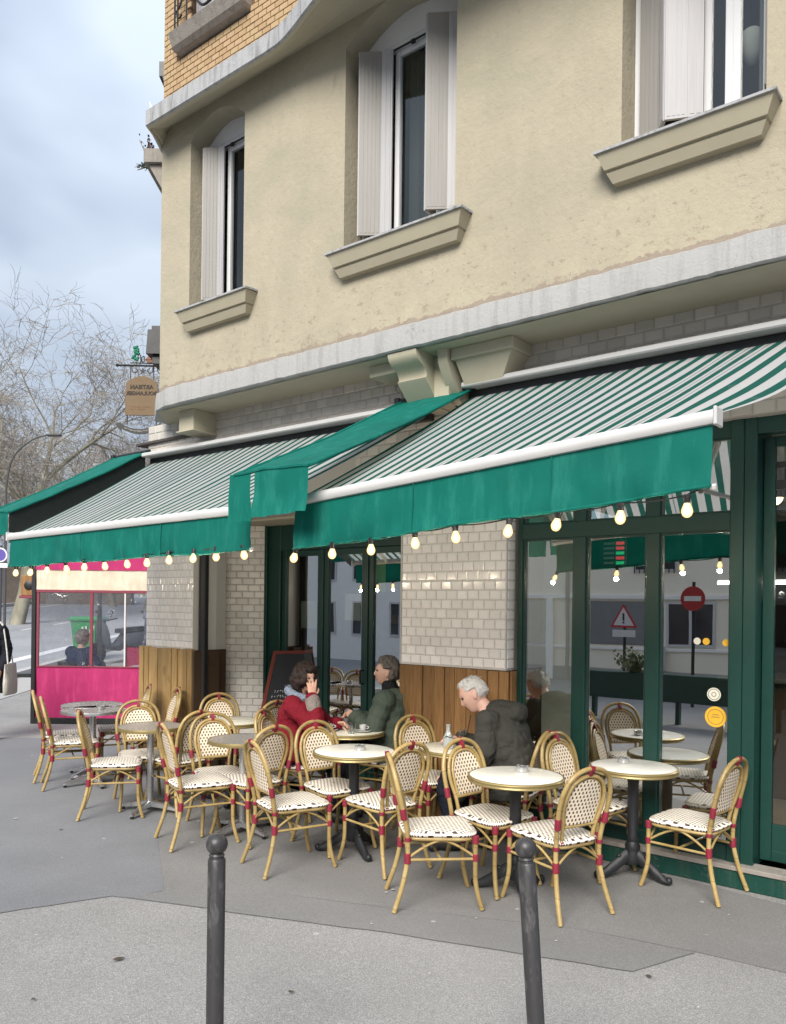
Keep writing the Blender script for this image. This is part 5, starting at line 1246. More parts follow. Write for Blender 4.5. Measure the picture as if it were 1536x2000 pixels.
for (t0, s0, s1, hh) in ((0.93, 0.20, 0.26, 0.03), (0.86, 0.10, 0.36, 0.035), (0.80, 0.08, 0.40, 0.04), (0.74, 0.07, 0.40, 0.045), (0.61, 0.09, 0.36, 0.03), (0.42, 0.07, 0.30, 0.025), (0.30, 0.07, 0.2, 0.03)):
    s = s0
    while s < s1:
        k = rc.randint(3, 5); p = [CP(s + rc.uniform(0, 0.022), t0 + rc.uniform(0, hh), 0.007) for _ in range(k)]
        m.tube(p, 0.0022, 4); s += 0.03
m.build('chalk_writing', pbr('chalk', (0.7, 0.7, 0.7), 0.9), T)
# ================================================================== neighbouring terrace behind the corner
YS = 11.8
pink = mk_canvas('pink_canvas', (0.42, 0.028, 0.125), (0.52, 0.045, 0.17)); creamc = mk_canvas('cream_canvas', (0.66, 0.56, 0.42), (0.75, 0.66, 0.52)); wine = pbr('wine_frame', (0.20, 0.03, 0.05), 0.6)
def mk_vinyl():
    t = NT('clear_vinyl'); tr = t.node('ShaderNodeBsdfTransparent'); tr.inputs[0].default_value = (0.93, 0.93, 0.95, 1)
    gl = t.node('ShaderNodeBsdfGlossy'); gl.inputs['Roughness'].default_value = 0.12; df = t.node('ShaderNodeBsdfTranslucent'); df.inputs[0].default_value = (0.75, 0.75, 0.78, 1)
    n = t.ramp(t.noise(3.5, 5, 0.6, t.mapping((1.5, 1, 0.6)), 1.0), [(0.35, (0.08, 0.08, 0.08)), (0.75, (0.34, 0.34, 0.34))])
    nm = t.bump(t.noise(5, 3, 0.6, None, 1.5), 0.5, 0.03); t.l.new(nm, gl.inputs['Normal'])
    a = t.node('ShaderNodeMixShader'); t.l.new(n, a.inputs[0]); t.l.new(tr.outputs[0], a.inputs[1]); t.l.new(df.outputs[0], a.inputs[2])
    b = t.node('ShaderNodeMixShader'); b.inputs[0].default_value = 0.10; t.l.new(a.outputs[0], b.inputs[1]); t.l.new(gl.outputs[0], b.inputs[2])
    return t.done(b.outputs[0])
M['vinyl'] = mk_vinyl()
def cloth(m, x0, x1, z0, z1, y, amp, k, slant=0.25, n=60, seed=0):
    rows = []
    for j in range(13):
        t = j / 12
        rows.append([(x0 + (x1 - x0) * i / n, y + amp * math.sin((i / n * k + slant * t) * 6.28 + 1.5 * mnoise.noise((i * 0.07, t, seed))) * math.sin(math.pi * min(1, 0.12 + t * 0.88)) + 0.3 * amp * mnoise.noise((i * 0.2, t * 3, seed)), z0 + (z1 - z0) * t) for i in range(n + 1)])
    m.loft(rows, caps=False, closed=False)
T = thing('terrace_screen', 'pink and cream canvas screen with clear vinyl window beyond the corner pillar', 'screen', (-4.45, YS, 0.0))
def TX(x): return x + 4.45
for px_ in (-5.33, -3.355): m = MB(); m.cbox(TX(px_), TX(px_ + 0.06), -0.03, 0.03, 0.0, 2.62, 0.004); m.build('post', M['black'], T)
m = MB(); m.cbox(TX(-5.27), TX(-3.35), -0.03, 0.03, 0.015, 0.10, 0.004); m.build('base_bar', M['black'], T)
m = MB(); cloth(m, TX(-5.268), TX(-3.35), 0.10, 0.86, 0.0, 0.012, 5, 0.5); m.build('lower_panel', pink, T, 60, fix=False)
m = MB(); cloth(m, TX(-5.268), TX(-3.35), 1.985, 2.30, -0.015, 0.006, 3, 0.7, seed=4); m.build('cream_band', creamc, T, 60, fix=False)
m = MB(); cloth(m, TX(-5.30), TX(-3.32), 2.285, 2.62, -0.03, 0.008, 4, 0.2, seed=8); m.build('upper_valance', pink, T, 60, fix=False)
m = MB(); m.cbox(TX(-5.268), TX(-3.35), -0.018, 0.012, 1.95, 1.992, 0.004); m.cbox(TX(-5.262), TX(-5.225), -0.012, 0.012, 0.86, 1.95, 0.003); m.cbox(TX(-4.475), TX(-4.43), -0.012, 0.012, 0.86, 1.95, 0.003); m.cbox(TX(-5.262), TX(-3.35), -0.014, 0.010, 0.845, 0.868, 0.003); m.build('window_border', wine, T)
m = MB(); cloth(m, TX(-5.23), TX(-3.35), 0.865, 1.955, 0.004, 0.008, 3, 0.3, seed=2); m.build('vinyl_window', M['vinyl'], T, 60, fix=False)
m = MB(); m.cbox(TX(-3.97), TX(-3.945), -0.01, 0.014, 0.86, 1.95, 0.003); m.build('zip_strip', pbr('pale_strip', (0.6, 0.56, 0.56), 0.7), T)
m = MB(); m.cbox(TX(-5.33), TX(-5.27), 0.03, 2.6, 2.54, 2.60, 0.004); m.cbox(TX(-5.33), TX(-3.3), 2.6, 2.66, 2.54, 2.60, 0.004); m.cbox(TX(-5.33), TX(-5.27), 2.6, 2.66, 0.1, 2.54, 0.004); m.build('roof_frame', M['black'], T)
T = thing('terrace_screen', 'dark pink panel seen through the vinyl window at the back of the terrace', 'screen', (-3.9, 14.4, 0.07))
m = MB(); cloth(m, -0.9, 0.9, 0.02, 0.95, 0, 0.01, 4, 0.3, seed=3); m.build('panel', mk_canvas('wine_canvas', (0.30, 0.015, 0.06), (0.36, 0.02, 0.08)), T, 60, fix=False)
m = MB(); m.cbox(-0.93, -0.9, -0.02, 0.02, 0, 1.0, 0.003); m.cbox(0.9, 0.93, -0.02, 0.02, 0, 1.0, 0.003); m.cbox(-0.9, 0.9, -0.02, 0.02, 0.95, 0.99, 0.003); m.build('frame', M['black'], T)
for (x, y, lab) in ((-3.95, 12.9, 'nearer small white table behind the vinyl window'), (-3.85, 13.6, 'farther small white table behind the vinyl window')):
    T = thing('terrace_table', lab, 'table', (x, y, slope(y)), 0, 'tables behind the vinyl window')
    m = MB(); m.cbox(-0.32, 0.32, -0.3, 0.3, 0.72, 0.75, 0.006); m.build('table_top', M['pvc'], T)
    m = MB(); m.tube([(0, 0, 0.03), (0, 0, 0.72)], 0.03, 10); m.lathe([(0, 0), (0.2, 0), (0.2, 0.02), (0.03, 0.04), (0, 0.04)], 20); m.build('pedestal', M['black'], T, 40)
T = thing('low_rail', 'low black rail running left from the pink screen', 'railing', (-6.3, YS, 0.0))
m = MB(); m.cbox(-1.3, 0.97, -0.025, 0.025, 0.69, 0.745, 0.005); m.build('rail', M['black'], T)
for x in (-1.25,):
    m = MB(); m.cbox(x - 0.02, x + 0.02, -0.02, 0.02, 0.0, 0.69, 0.004); m.build('post', M['black'], T)
T = thing('wooden_lantern_box', 'small brown wooden box with a round black opening beside the screen pole', 'box', (-5.45, YS + 0.15, 1.86))
m = MB(); m.cbox(-0.09, 0.11, -0.08, 0.08, 0.04, 0.34, 0.008); m.build('case', M['wood'], T)
m = MB(); m.lathe([(0, 0), (0.062, 0), (0.068, 0.006), (0.058, 0.012), (0, 0.010)], 20); o = m.build('round_opening', M['black'], T, 40, loc=(0.03, -0.082, 0.19)); o.rotation_euler = (R(90), 0, 0)
m = MB(); m.cbox(-0.11, 0.12, -0.09, 0.09, 0.0, 0.04, 0.006); m.build('base', wine, T)
m = MB(); m.tube([(0.06, 0, 0), (0.06, 0, -1.82)], 0.014, 8); m.build('pole', wine, T, 40)
# wheelie bin
T = thing('wheelie_bin', 'green wheelie bin with pale graffiti standing by the kerb', 'bin', (-7.62, 20.0, slope(20.0)))
gb = pbr('bin_green', (0.03, 0.20, 0.075), 0.45, var=0.15)
m = MB(); m.loft([[(x * 0.24, y * 0.26, 0.09) for x, y in ((-1, -1), (1, -1), (1, 1), (-1, 1))], [(x * 0.31, y * 0.36, 1.0) for x, y in ((-1, -1), (1, -1), (1, 1), (-1, 1))]]); m.build('body', gb, T)
m = MB(); m.loft([[(x * 0.35, y * 0.40, 1.0) for x, y in ((-1, -1), (1, -1), (1, 1), (-1, 1))], [(x * 0.355, y * 0.405, 1.045) for x, y in ((-1, -1), (1, -1), (1, 1), (-1, 1))], [(x * 0.30, y * 0.34, 1.10) for x, y in ((-1, -1), (1, -1), (1, 1), (-1, 1))]]); m.build('lid', gb, T)
m = MB(); m.tube([(-0.28, 0.44, 0.98), (0.28, 0.44, 0.98)], 0.02, 8); m.build('handle', gb, T)
for s in (-1, 1):
    m = MB(); m.lathe([(0, -0.025), (0.10, -0.025), (0.10, 0.025), (0, 0.025)], 18); o = m.build('wheel', M['black'], T, 40, loc=(s * 0.27, 0.22, 0.10)); o.rotation_euler = (0, R(90), 0)
m = MB(); rg = random.Random(3)
for k in range(5): m.tube(spline([(-0.10 + k * 0.085 + rg.uniform(-0.02, 0.02), -0.352 + rg.uniform(-0.0, 0.004) + 0.0, 0.62 + rg.uniform(0, 0.26)) for _ in range(4)], 4), 0.022, 5, flat=0.15, up=(0, 1, 0))
m.build('graffiti', pbr('graffiti', (0.5, 0.55, 0.48), 0.7), T)
# parked motor scooters seen through the vinyl
def scooter(x, y, rz, label, col):
    T = thing('parked_scooter', label, 'scooter', (x, y, slope(y)), rz, 'scooters parked beyond the terrace')
    for yy in (-0.62, 0.62):
        m = MB(); m.lathe([(0.13, -0.05), (0.22, -0.055), (0.255, -0.03), (0.26, 0), (0.255, 0.03), (0.22, 0.055), (0.13, 0.05)], 24); w = m.build('wheel', M['black'], T, 40, loc=(0, yy, 0.26)); w.rotation_euler = (0, R(90), 0)
        m = MB(); m.lathe([(0, -0.03), (0.13, -0.035), (0.13, 0.035), (0, 0.03)], 16); m.build('rim', M['steel'], w, 40)
    m = MB(); m.loft([[(a * w, yy, z + b * h) for a, b in ((-1, -1), (1, -1), (1, 0.4), (0.6, 1), (-0.6, 1), (-1, 0.4))] for yy, z, w, h in ((-0.85, 0.72, 0.08, 0.06), (-0.6, 0.62, 0.16, 0.16), (-0.2, 0.58, 0.17, 0.18), (0.05, 0.40, 0.16, 0.10), (0.32, 0.38, 0.17, 0.06), (0.40, 0.62, 0.20, 0.26), (0.46, 0.80, 0.19, 0.20), (0.56, 0.98, 0.10, 0.10))]); m.build('body', col, T, 50)
    m = MB(); m.loft([[(a * w, yy, z + b * 0.05) for a, b in ((-1, -1), (1, -1), (0.8, 1), (-0.8, 1))] for yy, z, w in ((-0.78, 0.84, 0.10), (-0.4, 0.82, 0.15), (0.0, 0.78, 0.12))]); m.build('seat', M['black'], T, 50)
    m = MB(); m.tube([(0, 0.62, 0.3), (0, 0.50, 0.7), (0, 0.42, 1.02)], 0.03, 8); m.tube([(-0.34, 0.30, 1.10), (-0.12, 0.42, 1.04), (0.12, 0.42, 1.04), (0.34, 0.30, 1.10)], 0.016, 6); m.build('handlebar', M['iron'], T, 40)
    for s in (-1, 1):
        m = MB(); m.tube([(s * 0.2, 0.40, 1.05), (s * 0.28, 0.40, 1.22)], 0.006, 5); m.ball((s * 0.29, 0.40, 1.25), 0.05, 8, 6, (1, 0.3, 0.7)); m.build('mirror', M['black'], T, 40)
    m = MB(); m.loft([[(a * 0.2, 0.46 + c, z) for a in (-1, -0.4, 0.4, 1)] for z, c in ((1.02, 0.02), (1.2, -0.02), (1.38, -0.10))], caps=False, closed=False); m.build('windshield', M['vinyl'], T, 60, fix=False)
scooter(-6.75, 19.6, 2.6, 'dark scooter left of the pair behind the vinyl window', pbr('scooter_grey', (0.06, 0.065, 0.075), 0.3)); scooter(-5.75, 19.9, 2.8, 'bluish scooter right of the pair behind the vinyl window', pbr('scooter_blue', (0.05, 0.06, 0.10), 0.3))
# parking sign, street lamp, far wall
T = thing('parking_sign', 'round no-parking sign on a grey pole at the left edge', 'sign', (-12.5, 25.0, slope(25)), 0)
zc = 3.27 - slope(25)
def tri_disc(m, r, y, z, n=28): m.lathe([(0, 0), (r, 0), (r, 0.01), (0, 0.01)], n)
m = MB(); tri_disc(m, 0.23, 0, 0); o = m.build('rim', pbr('sign_white', (0.7, 0.68, 0.7), 0.5), T, 40, loc=(0.2, -0.05, zc)); o.rotation_euler = (R(90), 0, 0)
m = MB(); tri_disc(m, 0.185, 0, 0); o = m.build('disc', pbr('sign_purple', (0.09, 0.06, 0.30), 0.5), T, 40, loc=(0.2, -0.062, zc)); o.rotation_euler = (R(90), 0, 0)
m = MB(); m.tube([(0.2, 0, 0), (0.2, 0, zc + 0.3)], 0.04, 10); m.build('pole', pbr('pole_grey', (0.05, 0.055, 0.07), 0.5), T, 40)
m = MB(); m.cbox(-0.04, 0.44, -0.06, -0.045, zc - 0.40, zc - 0.26, 0.003); m.build('plate', pbr('sign_plate', (0.7, 0.7, 0.7), 0.5), T)
T = thing('street_lamp', 'slim street lamp with a long curved arm in front of the bare trees', 'street lamp', (-13.62, 28.0, slope(28)))
zz = slope(28)
m = MB(); m.tube(spline([(0, 0, 0), (0, 0, 4.0), (0.02, 0, 6.0 - zz), (0.25, 0, 6.9 - zz), (0.9, 0, 7.5 - zz), (1.45, 0, 7.68 - zz)], 5), [0.05] * 6 + [0.04] * 8 + [0.03] * 12, 8); m.build('pole', pbr('lamp_grey', (0.06, 0.06, 0.06), 0.6), T, 40)
m = MB(); m.cbox(1.40, 1.92, -0.09, 0.09, 7.63 - zz, 7.71 - zz, 0.03); m.build('lamp_head', pbr('lamp_head', (0.05, 0.05, 0.05), 0.5), T)
T = thing('park_wall', 'low grey brown wall beyond the grass at the far left', 'wall', (-24, 46, slope(46)))
m = MB(); m.cbox(-8, 9, -0.25, 0.25, -0.5, 2.2, 0.02); m.build('masonry', pbr('rubble_wall', (0.16, 0.135, 0.115), 0.9, var=0.4, scale=2, bs=8, b=0.7, bd=0.05), T); m = MB(); m.cbox(-8.1, 9.1, -0.32, 0.32, 2.2, 2.32, 0.02); m.build('coping', M['kerb'], T)

# ================================================================== bare trees
def mk_bark(name, a, b):
    t = NT(name); c = t.ramp(t.noise(1.6, 5, 0.6, t.mapping((1, 1, 0.5))), [(0.35, a), (0.65, b)]); return t.done(t.bsdf(c, 0.9, 0, None, 0.2))
M['bark'] = mk_bark('plane_bark', (0.15, 0.14, 0.105), (0.31, 0.29, 0.23)); M['twig'] = mk_bark('twigs', (0.17, 0.15, 0.125), (0.30, 0.27, 0.23)); M['twig_red'] = mk_bark('reddish_twigs', (0.20, 0.165, 0.14), (0.31, 0.265, 0.23))
def bare_tree(x, y, h, spread, seed, label, twig, depth=6, trunk_r=0.26, lean=0.0):
    rr = random.Random(seed); T = thing('bare_tree', label, 'tree', (x, y, slope(y) - 0.1), 0, 'bare trees across the road')
    tm, cm = MB(), MB(); budget = [60000]
    def grow(p, d, L, r, lv):
        if budget[0] <= 0: return
        n = 4 if lv < 3 else 3; pts = [p]; rad = [r]; q = p.copy(); dd = d.copy()
        for k in range(n):
            dd = (dd + Vector((rr.gauss(0, 0.16), rr.gauss(0, 0.16), rr.gauss(0.02, 0.12))) * (1 + 0.2 * lv)).normalized()
            q = q + dd * (L / n); pts.append(q.copy()); rad.append(r * (1 - 0.45 * (k + 1) / n))
        m = tm if lv <= 2 else cm
        m.tube(pts, rad, 7 if lv == 0 else (5 if lv < 3 else 3), caps=False); budget[0] -= n
        if lv >= depth: return
        kids = (6, 6, 5, 4, 4, 3, 2)[lv]
        for k in range(kids):
            t = rr.uniform(0.35, 1.0) if lv else rr.uniform(0.5, 1.0)
            if k == 0: t = 1.0
            i = min(n - 1, int(t * n)); base = pts[i].lerp(pts[i + 1], t * n - i) if t < 1 else pts[-1]
            ax = Vector((rr.gauss(0, 1), rr.gauss(0, 1), rr.gauss(0, 0.3))); ax = (ax - dd * ax.dot(dd)).normalized()
            ang = rr.uniform(0.4, 0.95) * (0.6 if k == 0 else 1) * spread * (1.0 if lv < 2 else 1.25)
            nd = (dd * math.cos(ang) + ax * math.sin(ang)); nd.z += 0.06 - 0.05 * lv; nd.normalize()
            grow(base, nd, L * rr.uniform(0.5, 0.78), max(0.009, rad[min(i + 1, n)] * rr.uniform(0.5, 0.75)), lv + 1)
    grow(Vector((0, 0, 0)), Vector((lean, 0, 1)), h * 0.36, trunk_r, 0)
    tm.build('trunk', M['bark'], T, 60, fix=False); cm.build('crown', twig, T, fix=False)
for (x_, y_, h_, sp_, sd_, lab_, tw_, r_, ln_) in (
 (-14.6, 31, 15.5, 1.0, 21, 'tall pale bare tree nearest the left edge', 'twig', 0.30, 0.0),
 (-18.6, 35, 16, 1.0, 5, 'bare tree cut by the left edge of the view', 'twig', 0.28, 0.08),
 (-15.4, 44, 12, 1.05, 9, 'reddish bare tree behind the street lamp', 'twig_red', 0.2, 0.0),
 (-12.4, 40, 9.5, 1.05, 14, 'bare tree right of the street lamp', 'twig_red', 0.2, 0.0),
 (-22.5, 48, 16, 1.05, 33, 'distant bare tree behind the one at the left edge', 'twig_red', 0.22, 0.0),
 (-18.2, 58, 13, 1.05, 40, 'distant bare tree in the middle of the gap', 'twig_red', 0.22, 0.0),
 (-14.4, 50, 10.5, 1.05, 52, 'small bare tree beside the hanging sign', 'twig', 0.18, 0.0),
 (-21.5, 60, 15, 1.05, 61, 'farthest bare tree above the awning end', 'twig', 0.2, 0.0)): bare_tree(x_, y_, h_, sp_, sd_, lab_, M[tw_], 6, r_, ln_)
# plants on the side window ledge
def sprig(name, label, p, n, L, col, spread, seed, leaf=0.03):
    rr = random.Random(seed); T = thing(name, label, 'plant', p); m = MB(); lm_ = MB()
    for k in range(n):
        d = Vector((rr.gauss(spread[0], spread[2]), rr.gauss(0, spread[2]), max(0.1, rr.gauss(spread[1], 0.2)))).normalized(); l = L * rr.uniform(0.55, 1)
        pts = [d * (l * t) + Vector((0, 0, -0.05 * t * t)) for t in (0, 0.33, 0.66, 1)]; m.tube(pts, 0.004, 3)
        for j in range(12):
            q = d * (l * rr.uniform(0.15, 1)); a = Vector((rr.gauss(0, 1), rr.gauss(0, 1), rr.gauss(0, 1))).normalized() * leaf; b = a.cross(Vector((rr.gauss(0, 1), rr.gauss(0, 1), rr.gauss(0, 1)))).normalized() * leaf * 0.45
            lm_.add([tuple(q), tuple(q + a * 0.5 + b), tuple(q + a), tuple(q + a * 0.5 - b)], [(0, 1, 2, 3)])
    m.build('stems', M['twig'], T); lm_.build('leaves', col, T, fix=False)
sprig('ledge_shrub', 'dark red upright shrub on the side window ledge', (-2.95, 9.45, 6.98), 14, 0.36, pbr('red_leaf', (0.085, 0.02, 0.02), 0.7, rnd=0.2), (0, 1.2, 0.16), 4)
sprig('ledge_shrub', 'small blue green sprig hanging out from the side window ledge', (-2.93, 9.45, 6.96), 6, 0.20, pbr('blue_leaf', (0.05, 0.085, 0.07), 0.7), (-1.0, 0.25, 0.25), 8)

# ================================================================== the street behind the camera, seen only in the glass
OB = bthing('opposite_building', 'pale building across the street, seen only as a reflection in the cafe glass', 'building', -4, 13, 0)
og = (-4, 13, 0); ow = pbr('opposite_plaster', (0.92, 0.86, 0.73), 0.9, var=0.08, scale=1); ow2 = pbr('opposite_white', (0.92, 0.90, 0.86), 0.9, var=0.08)
m = MB(og); m.box(-10.5, 9, 13, 13.6, 0, 4.6); m.build('wall', ow, OB)
m = MB(og); m.box(-24, -10.5, 13, 13.6, 0, 6.8); m.build('wall', ow2, OB)
m = MB(og); m.cbox(-10.5, 9, 12.93, 13, 2.05, 2.16, 0.01); m.cbox(-10.5, 9, 12.95, 13, 0.82, 0.9, 0.01); m.cbox(-24, 9, 12.9, 13, 4.2, 4.35, 0.01); m.build('moulding', ow2, OB)
m = MB(og); m.cbox(-6.5, -4.75, 12.97, 13.0, 0.95, 2.0, 0.01); m.build('grey_panel', pbr('grey_panel', (0.22, 0.22, 0.225), 0.8), OB)
m = MB(og); m.tube([(-6.75, 12.92, 0), (-6.75, 12.92, 4.5)], 0.05, 8); m.tube([(-1.2, 12.92, 0), (-1.2, 12.92, 4.5)], 0.05, 8); m.build('downpipe', pbr('pipe_grey', (0.35, 0.34, 0.32), 0.6), OB)
m = MB(og); m.cbox(-8.3, -7.35, 12.95, 13.0, 0.0, 2.0, 0.01); m.build('street_door', pbr('door_white', (0.6, 0.58, 0.5), 0.6), OB); m = MB(og); m.cbox(-8.5, -8.3, 12.9, 13.0, 0, 2.05, 0.01); m.cbox(-7.35, -7.15, 12.9, 13.0, 0, 2.05, 0.01); m.build('door_surround', ow2, OB)
m = MB(og); m.cbox(-10.5, 9, 12.94, 13.0, 0.0, 0.35, 0.01); m.build('plinth', pbr('plinth_grey', (0.4, 0.38, 0.35), 0.8), OB)
m = MB(og); m.cbox(-10.5, 9, 12.8, 13.0, 4.45, 4.62, 0.02); m.build('eaves', pbr('eaves', (0.3, 0.28, 0.26), 0.8), OB)
m = MB(og); m.cbox(-4.55, -4.25, 12.7, 12.95, 0.35, 0.95, 0.02); m.build('utility_box', M['pvc'], OB)
def owin(u0, u1, z0, z1, bars=False):
    m = MB(og); m.box(u0, u1, 12.985, 12.998, z0, z1); o = m.build('window', pbr('dark_glass', (0.04, 0.045, 0.05), 0.15), OB)
    m = MB(og); t = 0.06
    m.box(u0 - t, u0, 12.96, 12.995, z0 - t, z1 + t); m.box(u1, u1 + t, 12.96, 12.995, z0 - t, z1 + t); m.box(u0, u1, 12.962, 12.994, z1, z1 + t); m.box(u0, u1, 12.962, 12.994, z0 - t, z0); m.box((u0 + u1) / 2 - 0.03, (u0 + u1) / 2 + 0.03, 12.965, 12.99, z0, z1); m.build('window_frame', M['pvc'], o)
    if bars:
        m = MB(og)
        for k in range(9): m.tube([(u0 + (u1 - u0) * k / 8, 12.9, z0 - 0.1), (u0 + (u1 - u0) * k / 8, 12.9, z0 + 0.75)], 0.012, 5)
        m.tube([(u0 - 0.05, 12.9, z0 + 0.75), (u1 + 0.05, 12.9, z0 + 0.75)], 0.015, 5); m.build('window_bars', M['iron'], o)
for a in (-5.0, -1.9, 1.5, 4.5): owin(a, a + 0.95, 2.75, 4.1, True)
for a in (-4.2, -2.7, 0.4, 3): owin(a, a + 1.0, 1.0, 1.95)
for a in (-9.6,): owin(a, a + 0.9, 0.3, 1.9)
for k in range(8):
    a = -23.3 + k * 1.6; owin(a, a + 0.75, 2.7, 4.0); owin(a, a + 0.75, 0.9, 1.9); owin(a, a + 0.75, 5.0, 6.2)
def post_sign(u, v, z, label, kind):
    T = bthing('road_sign', label, 'sign', u, v, 0); og2 = (u, v, 0)
    m = MB(og2); m.tube([(u, v, 0), (u, v, z + 0.3)], 0.03, 10); m.build('pole', M['iron'], T, 40)
    if kind == 'no_entry':
        m = MB(); m.lathe([(0, 0), (0.22, 0), (0.22, 0.012), (0, 0.012)], 32); d = m.build('disc', pbr('sign_red', (0.33, 0.012, 0.02), 0.4), T, 40, loc=(0, 0.045, z)); d.rotation_euler = (R(-90), 0, 0)
        m = MB(og2); m.cbox(u - 0.15, u + 0.15, v - 0.066, v - 0.06, z - 0.045, z + 0.045, 0.001); m.build('bar', M['pvc'], T)
    else:
        m = MB(og2)
        for r, dv, k in ((0.34, -0.05, 0), (0.26, -0.056, 1)):
            P = [(u + r * math.sin(a * 2.0944), 0, z + r * math.cos(a * 2.0944)) for a in range(3)]
            m.m = k; m.loft([[(p[0], v + dv - 0.004, p[2]) for p in P], [(p[0], v + dv + 0.0, p[2]) for p in P]])
        m.m = 2; m.box(u - 0.022, u + 0.022, v - 0.064, v - 0.061, z - 0.03, z + 0.13); m.box(u - 0.02, u + 0.02, v - 0.064, v - 0.061, z - 0.09, z - 0.05)
        m.build('triangle', [pbr('warn_red', (0.45, 0.02, 0.03), 0.4), M['pvc'], M['black']], T)
        m = MB(og2); m.cbox(u - 0.25, u + 0.25, v - 0.055, v - 0.045, z - 0.36, z - 0.22, 0.003); m.build('plate', M['pvc'], T)
post_sign(-2.45, 9.3, 2.02, 'no-entry sign reflected in the right hand cafe window', 'no_entry'); post_sign(-4.3, 10.6, 1.58, 'triangular warning sign reflected in the middle cafe window', 'warn')
PB = bthing('planter_barrier', 'dark green planter barrier reflected in the right hand cafe window', 'planter', -1.8, 6.9, 0); pg = (-1.8, 6.9, 0)
m = MB(pg); m.cbox(-3.4, -0.4, 6.8, 7.05, 0.35, 0.78, 0.01); m.build('trough', M['green'], PB)
m = MB(pg)
for u in (-3.3, -1.9, -0.5): m.cbox(u - 0.03, u + 0.03, 6.87, 6.98, 0.0, 0.35, 0.003)
m.build('leg', M['green'], PB)
sh = F(-2.6, 6.92, 0.75); sprig('planter_shrub', 'leafy shrub growing in the green planter barrier', (sh.x, sh.y, sh.z), 40, 0.55, pbr('shrub_leaf', (0.10, 0.13, 0.05), 0.7, rnd=0.2), (0, 0.9, 0.8), 12, 0.06)

# ================================================================== cafe interior
IN = bthing('cafe_interior', 'dim cafe interior behind the glass', 'room', -0.5, -2.5, 0.1); ig = (-0.5, -2.5, 0.1)
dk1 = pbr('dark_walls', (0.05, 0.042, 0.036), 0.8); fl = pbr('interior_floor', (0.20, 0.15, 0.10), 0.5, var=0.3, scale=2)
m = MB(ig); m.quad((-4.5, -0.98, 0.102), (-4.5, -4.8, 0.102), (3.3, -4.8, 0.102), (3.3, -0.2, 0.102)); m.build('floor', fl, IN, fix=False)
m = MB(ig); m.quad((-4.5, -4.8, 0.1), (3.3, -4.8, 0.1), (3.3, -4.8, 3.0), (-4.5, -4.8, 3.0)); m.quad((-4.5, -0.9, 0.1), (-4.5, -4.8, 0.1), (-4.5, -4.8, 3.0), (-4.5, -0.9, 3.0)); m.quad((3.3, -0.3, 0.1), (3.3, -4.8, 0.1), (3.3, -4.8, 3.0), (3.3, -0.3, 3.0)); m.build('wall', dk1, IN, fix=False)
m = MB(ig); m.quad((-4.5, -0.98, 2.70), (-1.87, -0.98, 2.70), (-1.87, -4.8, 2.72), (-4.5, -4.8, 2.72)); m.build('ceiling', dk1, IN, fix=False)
m = MB(ig); m.cbox(0.2, 3.0, -3.0, -2.4, 0.1, 1.15, 0.01); m.build('bar_counter', pbr('bar_wood', (0.06, 0.03, 0.015), 0.4), IN)
m = MB(ig); m.cbox(0.1, 3.1, -3.05, -2.3, 1.15, 1.20, 0.008); m.build('bar_top', pbr('bar_top', (0.10, 0.085, 0.07), 0.3), IN)
m = MB(ig); m.cbox(0.25, 3.0, -1.95, -1.70, 2.06, 2.10, 0.004); m.build('glass_shelf', M['black'], IN)
m = MB(ig); m.cbox(0.27, 2.98, -1.72, -1.69, 2.025, 2.055, 0.004); m.build('light_strip', emit('led_strip', (1.0, 0.93, 0.82), 6.0), IN)
hg = MB(); hg.lathe([(0.028, 0.0), (0.030, -0.002), (0.006, -0.008), (0.004, -0.06), (0.020, -0.075), (0.032, -0.11), (0.026, -0.15), (0.024, -0.15), (0.030, -0.11), (0.018, -0.08), (0.0, -0.07)], 12)
hgm = hg.mesh('hanging_glass', M['glass_clear'], 50)
for k in range(16): obj('hanging_glass', hgm, IN, (0.62 + k * 0.13 + 0.5, -(-1.84 + 2.5), 2.058 - 0.1))
for k, (u, v, z) in enumerate(((0.55, -1.3, 2.42), (1.5, -1.5, 2.36), (-0.1, -1.6, 2.62), (0.9, -0.9, 2.62))):
    m = MB(ig); m.lathe([(0.02, 0.14), (0.06, 0.12), (0.13, 0.0), (0.125, 0.0), (0.05, 0.10), (0.0, 0.11)], 20, (u, v, z)); p = m.build('pendant_lamp', M['black'], IN, 40)
    m = MB(ig); m.ball((u, v, z + 0.02), 0.06, 12, 8); m.build('lamp_globe', emit('warm_globe', (1.0, 0.72, 0.30), 6.0), p); m = MB(ig); m.tube([(u, v, z + 0.12), (u, v, 3.0)], 0.004, 4); m.build('cord', M['black'], p)
rb = random.Random(8)
for k in range(34):
    u = 0.3 + k * 0.08; m = MB(ig); h = rb.uniform(0.22, 0.32); r = rb.uniform(0.03, 0.038); m.lathe([(0, 0), (r, 0), (r, h * 0.6), (r * 0.4, h * 0.75), (r * 0.35, h), (0, h)], 10, (u, -4.6, rb.choice((1.5, 1.95, 2.4)))); m.build('bottle', pbr('bottle_glass', rb.choice(((0.02, 0.05, 0.02), (0.10, 0.04, 0.01), (0.3, 0.25, 0.15), (0.03, 0.03, 0.04))), 0.15), IN, 40)
for z in (1.48, 1.93, 2.38): m = MB(ig); m.cbox(0.2, 3.2, -4.78, -4.5, z - 0.03, z, 0.004); m.build('bottle_shelf', pbr('shelf_wood', (0.12, 0.07, 0.03), 0.5), IN)
m = MB(ig); m.cbox(-0.72, -0.31, -0.42, -0.40, 0.12, 2.95, 0.004); m.build('cream_partition', pbr('cream_partition', (0.80, 0.77, 0.66), 0.8), IN)
m = MB(ig); m.cbox(-0.18, 0.0, -0.36, -0.34, 2.12, 2.33, 0.003); mb_ = m.build('menu_board', M['black'], IN)
